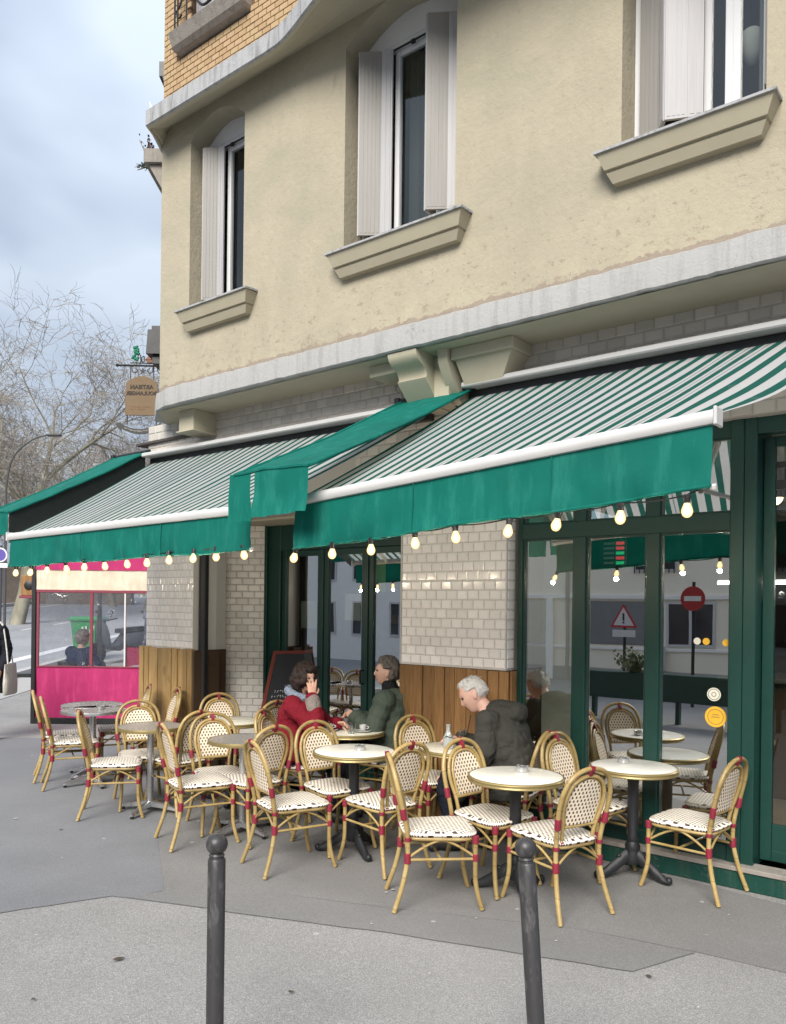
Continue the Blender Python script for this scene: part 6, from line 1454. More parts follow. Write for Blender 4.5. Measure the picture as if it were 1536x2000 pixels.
for k, c in enumerate(((0.35, 0.02, 0.03), (0.35, 0.02, 0.03), (0.02, 0.25, 0.09), (0.35, 0.02, 0.03), (0.02, 0.25, 0.09))):
    m = MB(ig); z = 2.30 - k * 0.037; m.box(-0.075, -0.01, -0.338, -0.336, z - 0.013, z + 0.010)
    m.build('price_bar', emit('price_%d' % k, c, 0.8), mb_)
    m = MB(ig)
    for j in range(6): m.box(-0.17 + j * 0.014, -0.161 + j * 0.014, -0.338, -0.336, z - 0.008, z + 0.008)
    m.build('price_text', pbr('price_text', (0.6, 0.55, 0.55), 0.7), mb_)
# counter, book shelves and pictures behind the recessed doors
m = MB(ig); m.cbox(-3.9, -2.2, -2.9, -2.3, 0.1, 1.05, 0.01); m.build('wood_counter', M['wood_pale'], IN)
for z in (0.9, 1.4, 1.9):
    m = MB(ig); m.cbox(-4.2, -2.6, -4.7, -4.4, z - 0.03, z, 0.004); m.build('book_shelf', M['wood'], IN)
    for k in range(16):
        m = MB(ig); h = rb.uniform(0.18, 0.3); u = -4.15 + k * 0.095; m.cbox(u, u + rb.uniform(0.03, 0.07), -4.62, -4.44, z, z + h, 0.003); m.build('book', pbr('book_cover', rb.choice(((0.6, 0.58, 0.5), (0.3, 0.25, 0.1), (0.12, 0.2, 0.22), (0.35, 0.3, 0.08), (0.5, 0.5, 0.5))), 0.7), IN)
m = MB(ig); m.cbox(-4.05, -4.0, -4.76, -4.72, 1.9, 2.35, 0.004); m.build('wall_light', emit('wall_light', (1, 0.75, 0.4), 2.5), IN)
for (u, z, w, h, c) in ((-3.3, 1.65, 0.22, 0.28, (0.7, 0.7, 0.66)), (-3.95, 1.55, 0.26, 0.3, (0.4, 0.45, 0.36)), (-3.05, 1.95, 0.3, 0.4, (0.45, 0.5, 0.12))):
    m = MB(ig); m.cbox(u, u + w, -0.885, -0.880, z, z + h, 0.001); m.build('poster', pbr('poster', c, 0.7), IN)
# ================================================================== people
def mk_skin(name, c):
    t = NT(name); col = t.mix(t.noise(14, 4), tuple(q * 0.88 for q in c), c); col = t.mix(t.ramp(t.noise(7, 2), [(0.45, (0, 0, 0)), (0.7, (0.35, 0.35, 0.35))]), col, (c[0], c[1] * 0.7, c[2] * 0.68))
    return t.done(t.bsdf(col, 0.5, 0, t.bump(t.noise(90, 3), 0.1, 0.002), 0.4, Subsurface_Weight=0.08))
SKIN = mk_skin('skin', (0.58, 0.36, 0.27)); SKIN2 = mk_skin('skin_fair', (0.62, 0.38, 0.30)); LIP = pbr('lips', (0.33, 0.11, 0.09), 0.5); EYE = pbr('eye_dark', (0.015, 0.012, 0.01), 0.3)
def mk_hair(name, a, b):
    t = NT(name); n = t.noise(9, 5, 0.7, t.mapping((3, 3, 1.2)), 1.5); c = t.ramp(n, [(0.3, a), (0.7, b)]); return t.done(t.bsdf(c, 0.55, 0, t.bump(t.noise(30, 5, 0.7, t.mapping((3, 3, 0.8)), 1.0), 0.8, 0.012), 0.4))
def mk_cloth(name, c, wr=15, b=0.85, var=0.2):
    t = NT(name); col = t.mix(t.noise(4, 5, 0.6), tuple(q * (1 - var) for q in c), tuple(min(1, q * (1 + var)) for q in c))
    h = t.m_('ADD', t.noise(wr, 4, 0.55, t.mapping((1, 1, 0.7)), 1.2), t.m_('MULTIPLY', t.noise(180, 2), 0.12))
    return t.done(t.bsdf(col, 0.8, 0, t.bump(h, b, 0.03), 0.25))
def basis(fwd, up):
    f = Vector(fwd).normalized(); u = Vector(up); u = (u - f * u.dot(f)).normalized(); r = f.cross(u)
    return r, f, u                      # right, forward, up
def head_pt(d):
    """surface of the head for a unit direction d (x right, y forward, z up)"""
    x, y, z = d
    p = Vector((x * 0.076, y * 0.096, z * 0.116))
    if z < 0:                            # jaw
        k = -z; p.x *= 1 - 0.30 * k; p.y = p.y * (1 - 0.16 * k) + 0.018 * k; 
    if y > 0.3 and z < 0.35: p.y -= 0.006 * (y - 0.3)
    def g(cx, cz, sx, sz): return math.exp(-(((p.x - cx) / sx) ** 2 + ((p.z - cz) / sz) ** 2)) if y > 0 else 0
    p.y += 0.019 * g(0, -0.026, 0.013, 0.018) + 0.010 * g(0, 0.0, 0.010, 0.024) + 0.010 * g(0, 0.032, 0.05, 0.012) - 0.013 * (g(0.031, 0.010, 0.016, 0.012) + g(-0.031, 0.010, 0.016, 0.012))
    p.y += 0.006 * g(0, -0.062, 0.024, 0.010) + 0.012 * g(0, -0.096, 0.024, 0.020) + 0.006 * (g(0.045, -0.02, 0.02, 0.02) + g(-0.045, -0.02, 0.02, 0.02))
    return p
def sphere_dirs(n, m): return [[(math.sin(math.pi * max(0.004, min(0.996, i / m))) * math.cos(2 * math.pi * j / n), math.sin(math.pi * max(0.004, min(0.996, i / m))) * math.sin(2 * math.pi * j / n), math.cos(math.pi * i / m)) for j in range(n)] for i in range(m + 1)]
def head(mb, c, fwd, up, scale=1.0):
    r, f, u = basis(fwd, up); c = Vector(c)
    W = lambda p: tuple(c + (r * p[0] + f * p[1] + u * p[2]) * scale)
    mb.m = 0; mb.loft([[W(head_pt(d)) for d in row] for row in sphere_dirs(36, 30)])
    for s in (-1, 1):                    # ears
        rings = []
        for i in range(7):
            a = math.pi * i / 6; rings.append([W((s * (0.074 + 0.010 * math.sin(a) * (0.5 + 0.5 * math.cos(b))), -0.008 - 0.010 * math.cos(a) * 0.3 + 0.016 * math.sin(a) * math.sin(b) - 0.006, -0.005 + 0.033 * math.cos(a))) for b in [2 * math.pi * j / 8 for j in range(8)]])
        mb.loft(rings)
    mb.m = 2
    for s in (-1, 1): q = W((s * 0.031, 0.080, 0.010)); mb.ball(q, 0.0095 * scale, 8, 6, (1.2, 1, 0.7))
    mb.m = 1; mb.tube([W((x * 0.024, 0.0955 - 0.010 * x * x, -0.066 + 0.002 * x * x)) for x in (-1, -0.5, 0, 0.5, 1)], [0.002, 0.0045, 0.005, 0.0045, 0.002], 6); mb.m = 0
def hair(c, fwd, up, mats, keep, thick, seed, scale=1.0, rough=0.008, parent=None, name='hair'):
    """shell over the head where keep(d) > 0; keep returns local thickness factor"""
    r, f, u = basis(fwd, up); c = Vector(c); mb = MB(); rows = sphere_dirs(56, 40); V = []; ok = []
    for row in rows:
        for d in row:
            k = keep(d); p = head_pt((d[0], d[1], d[2])); nrm = Vector(d)
            nz = mnoise.noise((d[0] * 5, d[1] * 5, d[2] * 2.5 + seed)) * rough + mnoise.noise((d[0] * 14, d[1] * 14, d[2] * 6 + seed)) * rough * 0.6
            t = (thick * max(0, min(1, k)) + nz * (1 if k > 0 else 0)) if k > 0 else -0.01
            q = p + nrm * t
            if len(keep(d, True)) > 1: q += Vector(keep(d, True)[1])
            V.append(tuple(c + (r * q.x + f * q.y + u * q.z) * scale)); ok.append(k > -0.15)
    fs = []; n = 56
    for i in range(40):
        for j in range(n):
            q = (i * n + j, i * n + (j + 1) % n, (i + 1) * n + (j + 1) % n, (i + 1) * n + j)
            if any(ok[k] for k in q): fs.append(q)
    mb.add(V, fs); rs = random.Random(seed)
    for _ in range(420):                      # loose strands break up the outline
        k = rs.randrange(len(V)); i = k // n
        if not ok[k] or not (2 < i < 36): continue
        p = Vector(V[k]); o = (p - c).normalized(); dn = Vector(V[min(k + n * 3, len(V) - 1)]) - p
        if dn.length < 1e-5: continue
        dn.normalize(); sd_ = o.cross(dn) * rs.gauss(0, 0.5); L_ = rs.uniform(0.025, 0.055) * scale
        mb.tube([p - o * 0.004, p + (dn + sd_ + o * 0.25).normalized() * L_ * 0.5, p + (dn + sd_ * 1.4 + o * rs.uniform(-0.1, 0.35)).normalized() * L_], [0.0028, 0.0022, 0.0008], 3, caps=False)
    return mb.build(name, mats, parent, 70, fix=False)
def limb(mb, pts, rad, n=12, k=5, flat=1.0, up=None):
    P = spline(pts, k); Rr = [v[0] for v in spline([(q, 0, 0) for q in rad], k)]
    mb.tube(P, Rr, n, flat=flat, up=up); mb.ball(tuple(P[0]), Rr[0], n, 8); mb.ball(tuple(P[-1]), Rr[-1], n, 8)
def hand(mb, wrist, d, palm, curl, spread=0.12, size=1.0, thumb_side=1):
    """palm with five separate, unequal, bent fingers; d = pointing direction, palm = direction the palm faces"""
    d = Vector(d).normalized(); pn = Vector(palm); pn = (pn - d * pn.dot(d)).normalized(); s = d.cross(pn) * thumb_side; w = Vector(wrist)
    P = lambda a, b, c: w + (d * a + s * b + pn * c) * size
    rings = []
    for a, hw, th in ((-0.012, 0.024, 0.019), (0.015, 0.029, 0.0165), (0.045, 0.038, 0.0145), (0.075, 0.041, 0.0125), (0.09, 0.039, 0.011)):
        rings.append([tuple(P(a, hw * math.cos(t), th * math.sin(t))) for t in [2 * math.pi * j / 12 for j in range(12)]])
    mb.loft(rings)
    for i, (b, L) in enumerate(((0.030, 0.072), (0.010, 0.080), (-0.010, 0.074), (-0.029, 0.058))):
        cl = curl[i + 1]; pts = [P(0.070, b, 0)]; a = 0.0; q = Vector((0.085, b, 0)); pts.append(P(*q)); sp = (b / 0.03) * spread
        for seg, fr in enumerate((0.46, 0.30, 0.24)):
            a += cl * (0.9, 1.1, 0.8)[seg]
            q = q + Vector((math.cos(a) * math.cos(sp), math.sin(sp) * math.cos(a), math.sin(a))) * (L * fr); pts.append(P(*q))
        mb.tube(pts, [0.0095 * size, 0.0098 * size, 0.0090 * size, 0.0082 * size, 0.0062 * size], 8)
    a = curl[0]; q = Vector((0.018, 0.026, 0.004)); pts = [P(*q)]
    for L, dv in ((0.034, Vector((0.62, 0.72, 0.25 + a * 0.3))), (0.030, Vector((0.80, 0.40, 0.30 + a * 0.6))), (0.024, Vector((0.85, 0.12, 0.30 + a * 0.8)))):
        q = q + dv.normalized() * L; pts.append(P(*q))
    mb.tube(pts, [0.0125 * size, 0.0115 * size, 0.0102 * size, 0.0075 * size], 8)
def remesh(mb, name, mat, parent, voxel=0.009, smooth=4, disp=None):
    me = mb.mesh(name + '_tmp', mat, fix=True); o = bpy.data.objects.new(name + '_tmp', me); COL.objects.link(o)
    r = o.modifiers.new('r', 'REMESH'); r.mode = 'VOXEL'; r.voxel_size = voxel
    s = o.modifiers.new('s', 'SMOOTH'); s.iterations = smooth; s.factor = 0.5
    bpy.context.view_layer.update(); dg = bpy.context.evaluated_depsgraph_get()
    m2 = bpy.data.meshes.new_from_object(o.evaluated_get(dg)); m2.name = name; bpy.data.objects.remove(o); bpy.data.meshes.remove(me)
    if disp:
        nrm = [v.normal.copy() for v in m2.vertices]
        for v, nn in zip(m2.vertices, nrm): v.co = v.co + nn * disp(v.co)
    m2.materials.clear(); m2.materials.append(mat); m2.polygons.foreach_set('use_smooth', [True] * len(m2.polygons)); m2.update()
    return obj(name, m2, parent)
def wrinkle(amp, f, seed):
    return lambda p: amp * (mnoise.noise((p.x * f, p.y * f, p.z * f * 1.4 + seed)) + 0.5 * mnoise.noise((p.x * f * 2.3, p.y * f * 2.3, p.z * f * 3 + seed)) - 1.1 * max(0, 0.45 - 3.2 * abs(mnoise.noise((p.x * f * 0.8 + 0.5 * p.z * f, p.y * f * 0.8, p.z * f * 1.1 + seed + 7)))))
def torso_rings(spec):
    """spec: (centre, half width, half depth, right vector, forward vector)"""
    out = []
    for c, w, dpt, r, f in spec:
        c, r, f = Vector(c), Vector(r).normalized(), Vector(f).normalized()
        out.append([tuple(c + r * (w * math.copysign(abs(math.cos(a)) ** 0.85, math.cos(a))) + f * (dpt * math.copysign(abs(math.sin(a)) ** 0.85, math.sin(a)))) for a in [2 * math.pi * j / 20 for j in range(20)]])
    return out
X_, Y_ = (1, 0, 0), (0, 1, 0)
def person(label, loc, facing, J, mats, hairfn, head_scale=1.0, puffer=False, hood=None, body_skin=SKIN, extra=None, hem=True):
    """J: joints in the person's frame (x right, y forward)"""
    T = thing('person', label, 'person', loc, math.atan2(-facing[0], facing[1]))
    b = MB()
    limb(b, [J['neck'], (Vector(J['neck']) * 0.4 + Vector(J['head']) * 0.6)], [0.056, 0.054], 14)
    b.loft(torso_rings([(J['pelvis'], 0.15, 0.10, X_, Y_), (J['waist'], 0.135, 0.095, X_, Y_), (J['chest'], 0.155, 0.105, X_, Y_), (J['shoulder'], 0.13, 0.07, X_, Y_), (J['neck'], 0.055, 0.055, X_, Y_)]))
    for s in ('L', 'R'):
        limb(b, [J['sh' + s], J['el' + s], J['wr' + s]], [0.045, 0.038, 0.025]); hand(b, J['wr' + s], *J['hand' + s])
        limb(b, [J['hip' + s], J['kn' + s], J['an' + s]], [0.075, 0.052, 0.038])
    body = remesh(b, 'body', body_skin, T, 0.0055, 3)
    hb = MB(); head(hb, J['head'], J['face'], J['up'], head_scale); ho = hb.mesh('face', [body_skin, LIP, EYE], 60)
    bm = bmesh.new(); bm.from_mesh(body.data); bm.from_mesh(ho); bm.to_mesh(body.data); bm.free()
    body.data.materials.clear(); [body.data.materials.append(q) for q in (body_skin, LIP, EYE)]
    n0 = len(body.data.polygons) - len(ho.polygons)
    for p, q in zip(body.data.polygons[n0:], ho.polygons): p.material_index = q.material_index
    body.data.polygons.foreach_set('use_smooth', [True] * len(body.data.polygons))
    # trousers
    t = MB(); t.loft(torso_rings([(Vector(J['pelvis']) + Vector((0, 0, -0.06)), 0.15, 0.12, X_, Y_), (J['pelvis'], 0.172, 0.13, X_, Y_), (J['waist'], 0.155, 0.115, X_, Y_)]))
    for s in ('L', 'R'): limb(t, [J['hip' + s], J['kn' + s], Vector(J['an' + s]) + Vector((0, 0, 0.03))], [0.092, 0.068, 0.055])
    remesh(t, 'trousers', mats['trousers'], T, 0.011, 4, wrinkle(0.006, 9, 3))
    sh = MB()
    for s in ('L', 'R'):
        a = Vector(J['an' + s]); f = Vector(J.get('toe' + s, (0, 1, 0))).normalized()
        limb(sh, [a + Vector((0, 0, 0.0)) - f * 0.04, a - Vector((0, 0, 0.035)) + f * 0.05, a - Vector((0, 0, 0.045)) + f * 0.15], [0.048, 0.046, 0.036], 12)
    remesh(sh, 'shoes', mats['shoes'], T, 0.01, 3)
    # coat
    c = MB(); c.loft(torso_rings(J['coat']))
    for s in ('L', 'R'):
        A, B, C = Vector(J['sh' + s]), Vector(J['el' + s]), Vector(J['wr' + s]); rr0 = J.get('sleeve', (0.078, 0.068, 0.052))
        C = B.lerp(C, 0.93)
        if puffer:
            P = spline([A, A.lerp(B, 0.5), B, B.lerp(C, 0.5), C], 9); n = len(P)
            c.tube(P, [(rr0[0] + (rr0[2] - rr0[0]) * i / (n - 1)) * (0.93 + 0.13 * abs(math.sin(i * math.pi / 5.2))) for i in range(n)], 14); c.ball(tuple(A), rr0[0] * 1.02, 14, 9)
        else: limb(c, [A, B, C], list(rr0), 14)
    if hood:
        for (q, rad, sc) in hood: c.ball(q, rad, 18, 12, sc)
    remesh(c, 'coat', mats['coat'], T, 0.010, 3 if puffer else 5, wrinkle(0.012 if not puffer else 0.006, 8, 1))
    hairfn(T, J)
    if extra: extra(T, J)
    return T
NAVY = mk_cloth('dark_denim', (0.016, 0.020, 0.032)); BLK = mk_cloth('black_cloth', (0.012, 0.012, 0.014)); SHOE = pbr('dark_shoe', (0.02, 0.018, 0.016), 0.5)
# ---- the person in red, cheek resting on the hand, turned towards the camera
J = dict(pelvis=(0, -0.02, 0.56), waist=(0, 0.0, 0.70), chest=(0, 0.03, 0.88), shoulder=(0, 0.05, 0.99), neck=(0, 0.055, 1.05), head=(0.0, 0.10, 1.185), face=(0.36, 0.90, -0.10), up=(-0.05, -0.05, 1),
  shL=(-0.165, 0.05, 0.97), elL=(-0.20, 0.20, 0.78), wrL=(-0.06, 0.38, 0.80), handL=((0.3, 0.9, 0.1), (0.5, 0, -0.8), (0.5, 0.5, 0.5, 0.5, 0.5)),
  shR=(0.165, 0.06, 0.97), elR=(0.22, 0.30, 0.80), wrR=(0.105, 0.215, 1.035), handR=((-0.18, -0.12, 0.97), (-0.75, -0.55, 0.0), (0.3, 0.15, 0.22, 0.30, 0.4), 0.2, 1.0, -1),
  hipL=(-0.09, 0.02, 0.53), knL=(-0.11, 0.44, 0.52), anL=(-0.11, 0.42, 0.09), hipR=(0.09, 0.02, 0.53), knR=(0.11, 0.44, 0.52), anR=(0.11, 0.40, 0.09),
  coat=[((0, 0.02, 0.50), 0.215, 0.18, X_, Y_), ((0, 0.0, 0.62), 0.205, 0.165, X_, Y_), ((0, 0.02, 0.78), 0.195, 0.15, X_, Y_), ((0, 0.035, 0.90), 0.205, 0.15, X_, Y_), ((0, 0.05, 0.985), 0.175, 0.115, X_, Y_), ((0, 0.06, 1.03), 0.09, 0.085, X_, Y_)], sleeve=(0.085, 0.075, 0.060))
DH = mk_hair('dark_brown_hair', (0.010, 0.005, 0.004), (0.035, 0.017, 0.012))
def hair_bob(T, J):
    def keep(d, full=False):
        x, y, z = d; k = 1.0
        if y > 0.25: k = min(1, (z - (0.46 - 0.12 * abs(x))) * 5)              # fringe edge
        if y > 0.25 and abs(x) > 0.62: k = max(k, min(1, (z + 0.55) * 4))
        if z < -0.85: k = -1
        if full:
            off = Vector((0, 0, 0))
            if z < 0.0 and y < 0.45: off = Vector((x * 0.030, y * 0.01 - 0.008, z * 0.035))
            return (k, off)
        return k
    hair(J['head'], J['face'], J['up'], DH, keep, 0.026, 2, 1.0, 0.011, T)
def scarf(T, J):
    m = MB(); n = Vector(J['neck'])
    limb(m, [n + Vector((0.10, 0.03, -0.02)), n + Vector((0.07, 0.10, -0.04)), n + Vector((0.0, 0.13, -0.07)), n + Vector((-0.07, 0.10, -0.04)), n + Vector((-0.10, 0.02, -0.01)), n + Vector((-0.09, -0.06, 0.02)), n + Vector((0, -0.09, 0.03)), n + Vector((0.09, -0.06, 0.02)), n + Vector((0.105, 0.02, -0.015))], [0.04] * 9, 10)
    limb(m, [n + Vector((0.02, 0.13, -0.06)), n + Vector((0.03, 0.15, -0.15)), n + Vector((0.02, 0.14, -0.26))], [0.035, 0.036, 0.03], 10)
    remesh(m, 'scarf', mk_cloth('grey_blue_knit', (0.20, 0.24, 0.31), 30), T, 0.009, 2, wrinkle(0.006, 16, 4))
    m = MB(); A, B = Vector(J['elR']), Vector(J['wrR']); limb(m, [A.lerp(B, 0.60), A.lerp(B, 0.86)], [0.070, 0.066], 14); remesh(m, 'cuff', mk_cloth('grey_cuff', (0.20, 0.17, 0.155), 20), T, 0.008, 2)
    m = MB(); limb(m, [A.lerp(B, 0.84), A.lerp(B, 0.99)], [0.045, 0.040], 12); remesh(m, 'sleeve_lining', mk_cloth('blue_grey_sleeve', (0.22, 0.26, 0.33), 20), T, 0.008, 2)
    m = MB(); m.tube(spline([(-0.13, 0.12, 0.99), (-0.05, 0.185, 0.90), (0.06, 0.195, 0.78), (0.14, 0.15, 0.66)], 5), 0.008, 6); m.build('bag_strap', pbr('grey_strap', (0.3, 0.28, 0.27), 0.7), T, 50)
person('person in a red coat resting a cheek on one hand, dark hair with a fringe', (-0.84, 6.84, 0.0), (0.95, -0.30), J, dict(coat=mk_cloth('red_wool', (0.15, 0.003, 0.012), 10), trousers=NAVY, shoes=SHOE), hair_bob, 0.98, extra=scarf)
# ---- the person in the green quilted coat, facing left
J = dict(pelvis=(0, -0.03, 0.56), waist=(0, -0.03, 0.71), chest=(0, -0.02, 0.90), shoulder=(0, -0.015, 1.02), neck=(0, -0.015, 1.085), head=(0.0, 0.03, 1.225), face=(-0.10, 1, 0.06), up=(0, 0.0, 1),
  shL=(-0.185, 0.0, 0.995), elL=(-0.24, 0.10, 0.74), wrL=(-0.05, 0.32, 0.845), handL=((0.65, 0.75, 0.10), (0.4, -0.5, -0.5), (0.6, 0.6, 0.7, 0.7, 0.7)),
  shR=(0.185, 0.0, 0.995), elR=(0.24, 0.12, 0.74), wrR=(0.05, 0.34, 0.82), handR=((-0.65, 0.75, 0.15), (-0.4, -0.5, -0.5), (0.6, 0.5, 0.6, 0.7, 0.7), 0.1, 1.0, -1),
  hipL=(-0.09, 0.02, 0.54), knL=(-0.13, 0.45, 0.53), anL=(-0.13, 0.42, 0.09), hipR=(0.09, 0.02, 0.54), knR=(0.13, 0.45, 0.53), anR=(0.13, 0.40, 0.09),
  coat=[((0, 0.02, 0.47), 0.215, 0.19, X_, Y_)] + [((0, -0.01 - 0.01 * k / 7, 0.53 + 0.055 * k), (0.225 if k % 2 else 0.212) - 0.002 * k, (0.180 if k % 2 else 0.168), X_, Y_) for k in range(8)] + [((0, -0.015, 1.00), 0.195, 0.135, X_, Y_), ((0, 0.0, 1.06), 0.10, 0.095, X_, Y_)], sleeve=(0.098, 0.08, 0.066))
GH = mk_hair('grey_brown_hair', (0.06, 0.048, 0.040), (0.20, 0.175, 0.155))
def hair_short(mat, line=0.52, back=-0.35, th=0.020, rough=0.010, temple=0.35):
    def fn(T, J):
        def keep(d, full=False):
            x, y, z = d
            lim = line if y > 0.35 else (temple - (0.35 - y) * 1.1 if y > -0.3 else back)
            lim = max(lim, back); k = min(1, (z - lim) * 4)
            if abs(x) > 0.78 and -0.35 < y < 0.25 and z < 0.25: k = min(k, -0.2)
            if full: return (k, Vector((0, 0, 0)))
            return k
        hair(J['head'], J['face'], J['up'], mat, keep, th, 5, 1.0, rough, T)
    return fn
def collar(T, J):
    m = MB(); n = Vector(J['neck']); limb(m, [n + Vector((0, 0.005, -0.03)), n + Vector((0, 0.02, 0.03))], [0.078, 0.070], 16); remesh(m, 'collar', BLK, T, 0.009, 2)
person('person in a dark green quilted coat with hood, facing the person in red', (-0.02, 7.00, 0.0), (-0.97, 0.22), J, dict(coat=mk_cloth('green_quilt', (0.055, 0.072, 0.055), 14, 0.5), trousers=NAVY, shoes=SHOE), hair_short(GH, 0.62, -0.6, 0.034, 0.016, 0.40), 1.0, True,
  [((0, -0.13, 1.02), 0.125, (1.05, 0.85, 0.62)), ((-0.08, -0.05, 1.05), 0.07, (0.9, 1.2, 0.7)), ((0.08, -0.05, 1.05), 0.07, (0.9, 1.2, 0.7))], extra=collar)
# ---- the white-haired person bending over the table
J = dict(pelvis=(0, -0.08, 0.56), waist=(0, -0.06, 0.72), chest=(0, 0.04, 0.90), shoulder=(0, 0.12, 1.00), neck=(0, 0.17, 1.05), head=(0.0, 0.265, 1.150), face=(-0.12, 0.84, -0.52), up=(0, 0.52, 0.84),
  shL=(-0.18, 0.11, 0.98), elL=(-0.23, 0.14, 0.72), wrL=(-0.14, 0.38, 0.60), handL=((0.2, 0.85, -0.4), (0, -0.3, -0.9), (0.3, 0.3, 0.3, 0.3, 0.3)),
  shR=(0.18, 0.11, 0.98), elR=(0.24, 0.20, 0.74), wrR=(0.10, 0.40, 0.80), handR=((-0.4, 0.9, 0.05), (-0.3, 0, -0.9), (0.3, 0.4, 0.4, 0.4, 0.4), 0.1, 1.0, -1),
  hipL=(-0.09, 0.0, 0.54), knL=(-0.15, 0.42, 0.54), anL=(-0.15, 0.36, 0.09), hipR=(0.09, 0.0, 0.54), knR=(0.13, 0.42, 0.54), anR=(0.13, 0.30, 0.09),
  coat=[((0, 0.03, 0.42), 0.225, 0.22, X_, Y_), ((0, -0.02, 0.55), 0.225, 0.19, X_, (0, 1, 0)), ((0, -0.04, 0.70), 0.215, 0.175, X_, (0, 1, -0.2)), ((0, 0.02, 0.86), 0.225, 0.17, X_, (0, 1, -0.4)), ((0, 0.09, 0.97), 0.20, 0.135, X_, (0, 1, -0.5)), ((0, 0.15, 1.03), 0.10, 0.09, X_, (0, 1, -0.5))], sleeve=(0.092, 0.078, 0.062))
WH = mk_hair('white_hair', (0.45, 0.42, 0.40), (0.70, 0.68, 0.66))
WT_ = (0.86, 5.88, 0.0)
def lap(T, J):
    m = MB(); limb(m, [(-0.13, 0.0, 0.58), (-0.16, 0.22, 0.55), (-0.17, 0.32, 0.42)], [0.12, 0.11, 0.05], 14); remesh(m, 'coat_skirt', J['cm'], T, 0.012, 4, wrinkle(0.008, 8, 6))
CM = mk_cloth('charcoal_parka', (0.040, 0.038, 0.033), 9, 0.7); J['cm'] = CM
person('white-haired person in a charcoal parka bending over the table', WT_, (-0.93, 0.36), J, dict(coat=CM, trousers=mk_cloth('navy_trousers', (0.012, 0.016, 0.026)), shoes=SHOE), hair_short(WH, 0.60, -0.45, 0.022, 0.009, 0.3), 1.08, False,
  [((0, 0.05, 1.055), 0.13, (1.05, 1.0, 0.52)), ((0, -0.045, 1.035), 0.125, (1.1, 0.85, 0.66))], SKIN2, extra=lap)
# ---- seated behind the vinyl window
J = dict(pelvis=(0, -0.03, 0.56), waist=(0, -0.03, 0.71), chest=(0, 0.0, 0.90), shoulder=(0, 0.03, 1.02), neck=(0, 0.04, 1.085), head=(0.0, 0.07, 1.22), face=(0.1, 1, -0.1), up=(0, 0.1, 1),
  shL=(-0.19, 0.02, 1.0), elL=(-0.25, 0.14, 0.76), wrL=(-0.10, 0.36, 0.80), handL=((0.6, 0.75, 0.0), (0.2, 0, -0.9), (0.5, 0.5, 0.5, 0.5, 0.5)),
  shR=(0.19, 0.02, 1.0), elR=(0.25, 0.14, 0.76), wrR=(0.10, 0.36, 0.80), handR=((-0.6, 0.75, 0.0), (-0.2, 0, -0.9), (0.5, 0.5, 0.5, 0.5, 0.5), 0.1, 1.0, -1),
  hipL=(-0.09, 0.02, 0.54), knL=(-0.12, 0.45, 0.53), anL=(-0.12, 0.42, 0.09), hipR=(0.09, 0.02, 0.54), knR=(0.12, 0.45, 0.53), anR=(0.12, 0.40, 0.09),
  coat=[((0, 0.0, 0.47), 0.235, 0.20, X_, Y_), ((0, -0.02, 0.62), 0.235, 0.18, X_, Y_), ((0, -0.02, 0.80), 0.225, 0.17, X_, Y_), ((0, 0.01, 0.94), 0.225, 0.155, X_, Y_), ((0, 0.03, 1.02), 0.19, 0.12, X_, Y_), ((0, 0.04, 1.07), 0.09, 0.085, X_, Y_)], sleeve=(0.10, 0.085, 0.068))
SEATZ = slope(12.6)
person('grey-haired person in a dark blue jacket seen from behind through the vinyl window', (-4.92, 12.55, SEATZ), (0.45, 0.9), J, dict(coat=mk_cloth('navy_quilt', (0.022, 0.032, 0.065), 12), trousers=BLK, shoes=SHOE), hair_short(mk_hair('ash_hair', (0.16, 0.13, 0.11), (0.34, 0.30, 0.27)), 0.55, -0.85, 0.034, 0.012, 0.2), 1.02, True)
T = thing('terrace_chair', 'dark chair under the person behind the vinyl window', 'chair', (-4.92, 12.53, SEATZ), math.atan2(-0.45, 0.9))
m = MB(); m.cbox(-0.2, 0.2, -0.2, 0.2, 0.43, 0.46, 0.008); m.build('seat', M['black'], T)
m = MB(); m.cbox(-0.2, 0.2, -0.24, -0.21, 0.6, 0.86, 0.008); m.build('backrest', M['black'], T)
for sx in (-1, 1):
    for sy in (-1, 1): m = MB(); m.tube([(sx * 0.18, sy * 0.19, 0), (sx * 0.17, sy * 0.18, 0.44)] + ([(sx * 0.17, -0.225, 0.86)] if sy < 0 else []), 0.012, 6); m.build('leg', M['black'], T)
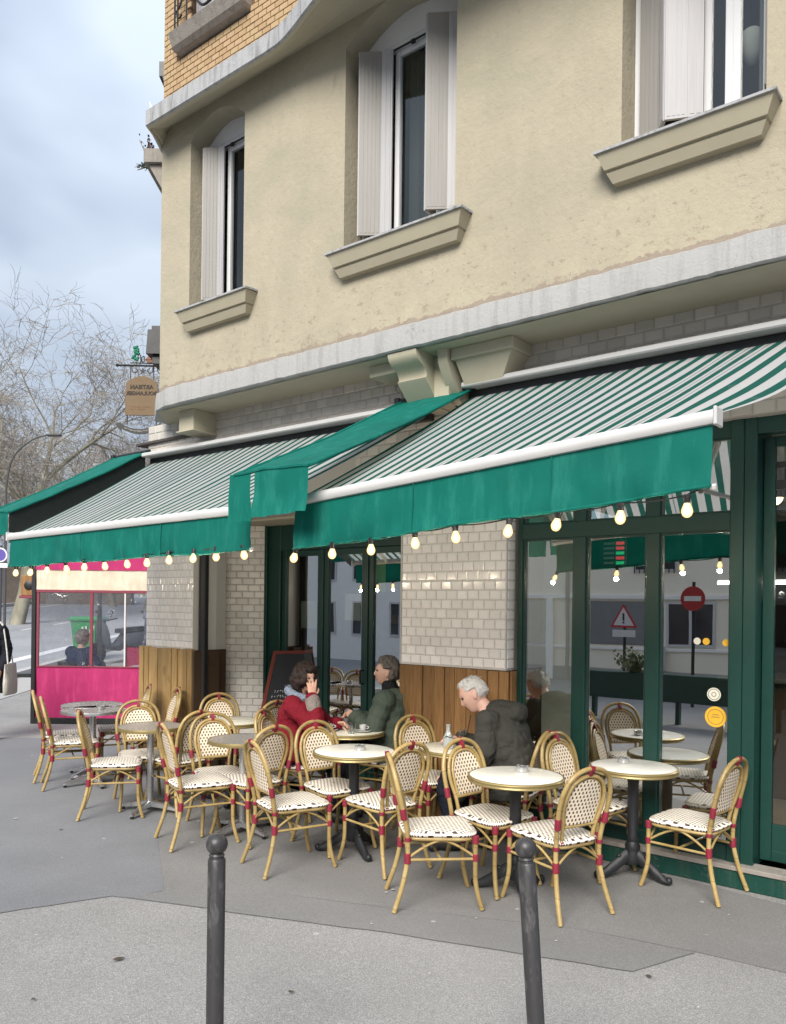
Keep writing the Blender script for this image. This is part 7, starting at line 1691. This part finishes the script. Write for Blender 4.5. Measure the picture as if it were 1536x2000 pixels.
# ---- pedestrian half cut by the left edge
def standing(cx=0.0): return dict(pelvis=(0, 0, 0.98), waist=(0, 0.01, 1.10), chest=(0, 0.02, 1.32), shoulder=(0, 0.01, 1.46), neck=(0, 0.015, 1.53), head=(0, 0.04, 1.665), face=(0, 1, -0.05), up=(0, 0, 1),
  shL=(-0.185, 0.01, 1.44), elL=(-0.24, -0.02, 1.15), wrL=(-0.22, 0.10, 0.93), handL=((0.1, 0.4, -0.9), (1, 0, 0), (0.4, 0.5, 0.5, 0.5, 0.5)), shR=(0.185, 0.01, 1.44), elR=(0.24, -0.04, 1.15), wrR=(0.23, 0.08, 0.93), handR=((0, 0.4, -0.9), (-1, 0, 0), (0.4, 0.5, 0.5, 0.5, 0.5), 0.1, 1.0, -1),
  hipL=(-0.09, 0, 0.94), knL=(-0.10, 0.10, 0.52), anL=(-0.10, 0.06, 0.09), hipR=(0.09, 0, 0.94), knR=(0.10, -0.02, 0.50), anR=(0.10, -0.20, 0.10),
  coat=[((0, 0, 0.62), 0.25, 0.19, X_, Y_), ((0, 0, 0.85), 0.225, 0.165, X_, Y_), ((0, 0.01, 1.08), 0.20, 0.145, X_, Y_), ((0, 0.02, 1.30), 0.205, 0.145, X_, Y_), ((0, 0.01, 1.45), 0.18, 0.11, X_, Y_), ((0, 0.015, 1.51), 0.085, 0.08, X_, Y_)], sleeve=(0.078, 0.07, 0.055))
J = standing()
def tote(T, J):
    m = MB(); rows = []
    for z, w, dd in ((0.62, 0.03, 0.15), (0.64, 0.05, 0.17), (0.75, 0.055, 0.17), (0.92, 0.035, 0.16), (1.0, 0.012, 0.155)): rows.append([(0.315 + w * math.cos(a), 0.02 + dd * math.sin(a), z) for a in [2 * math.pi * j / 14 for j in range(14)]])
    m.loft(rows); o = m.build('tote_bag', mk_cloth('canvas_tote', (0.50, 0.47, 0.42), 8), T, 60)
    m = MB()
    for dy in (-0.07, 0.07): m.tube(spline([(0.31, 0.02 + dy, 1.0), (0.285, 0.02 + dy * 0.7, 1.2), (0.22, 0.015 + dy * 0.3, 1.44), (0.17, 0.0, 1.535)], 5), 0.010, 6)
    m.build('strap', mk_cloth('white_strap', (0.6, 0.58, 0.55), 20), T, 50)
person('pedestrian in a dark coat with a pale tote bag, cut by the left edge', (-5.28, 10.4, 0.0), (0.05, -1), dict(J, **{}), dict(coat=mk_cloth('black_coat', (0.012, 0.013, 0.02)), trousers=BLK, shoes=SHOE), hair_short(DH), extra=lambda T, J: None)
PED = [o for o in bpy.data.objects if o.name.startswith('person') and o.parent is None][-1]
m = MB(); rows = []
for z, w, dd in ((0.60, 0.03, 0.15), (0.62, 0.05, 0.17), (0.75, 0.055, 0.17), (0.92, 0.035, 0.16), (1.0, 0.012, 0.155)): rows.append([(w * math.cos(a), dd * math.sin(a), z - 0.6) for a in [2 * math.pi * j / 14 for j in range(14)]])
TB = thing('tote_bag', 'pale canvas tote bag hanging from the pedestrian at the left edge', 'bag', (-5.28 + 0.315, 10.38, 0.60))
m.loft(rows); m.build('pouch', mk_cloth('canvas_tote', (0.50, 0.47, 0.42), 8), TB, 60)
m = MB()
for dy in (-0.07, 0.07): m.tube(spline([(0, dy, 0.40), (-0.03, dy * 0.7, 0.60), (-0.085, dy * 0.3, 0.86), (-0.14, 0.0, 0.94)], 5), 0.010, 6)
m.build('strap', mk_cloth('white_strap', (0.6, 0.58, 0.55), 20), TB, 50)
# ---- waiter inside, seen dimly through the doors
J = standing()
J['coat'] = [((0, 0, 0.95), 0.185, 0.13, X_, Y_)] + J['coat'][2:]
wloc = F(-3.15, -1.55, 0.1)
person('waiter in a dark top and apron standing behind the door glass', (wloc.x, wloc.y, 0.1), (0.3, 1), J, dict(coat=mk_cloth('grey_top', (0.05, 0.05, 0.055)), trousers=mk_cloth('khaki', (0.26, 0.23, 0.17)), shoes=SHOE), hair_short(DH, 0.5, -0.6))
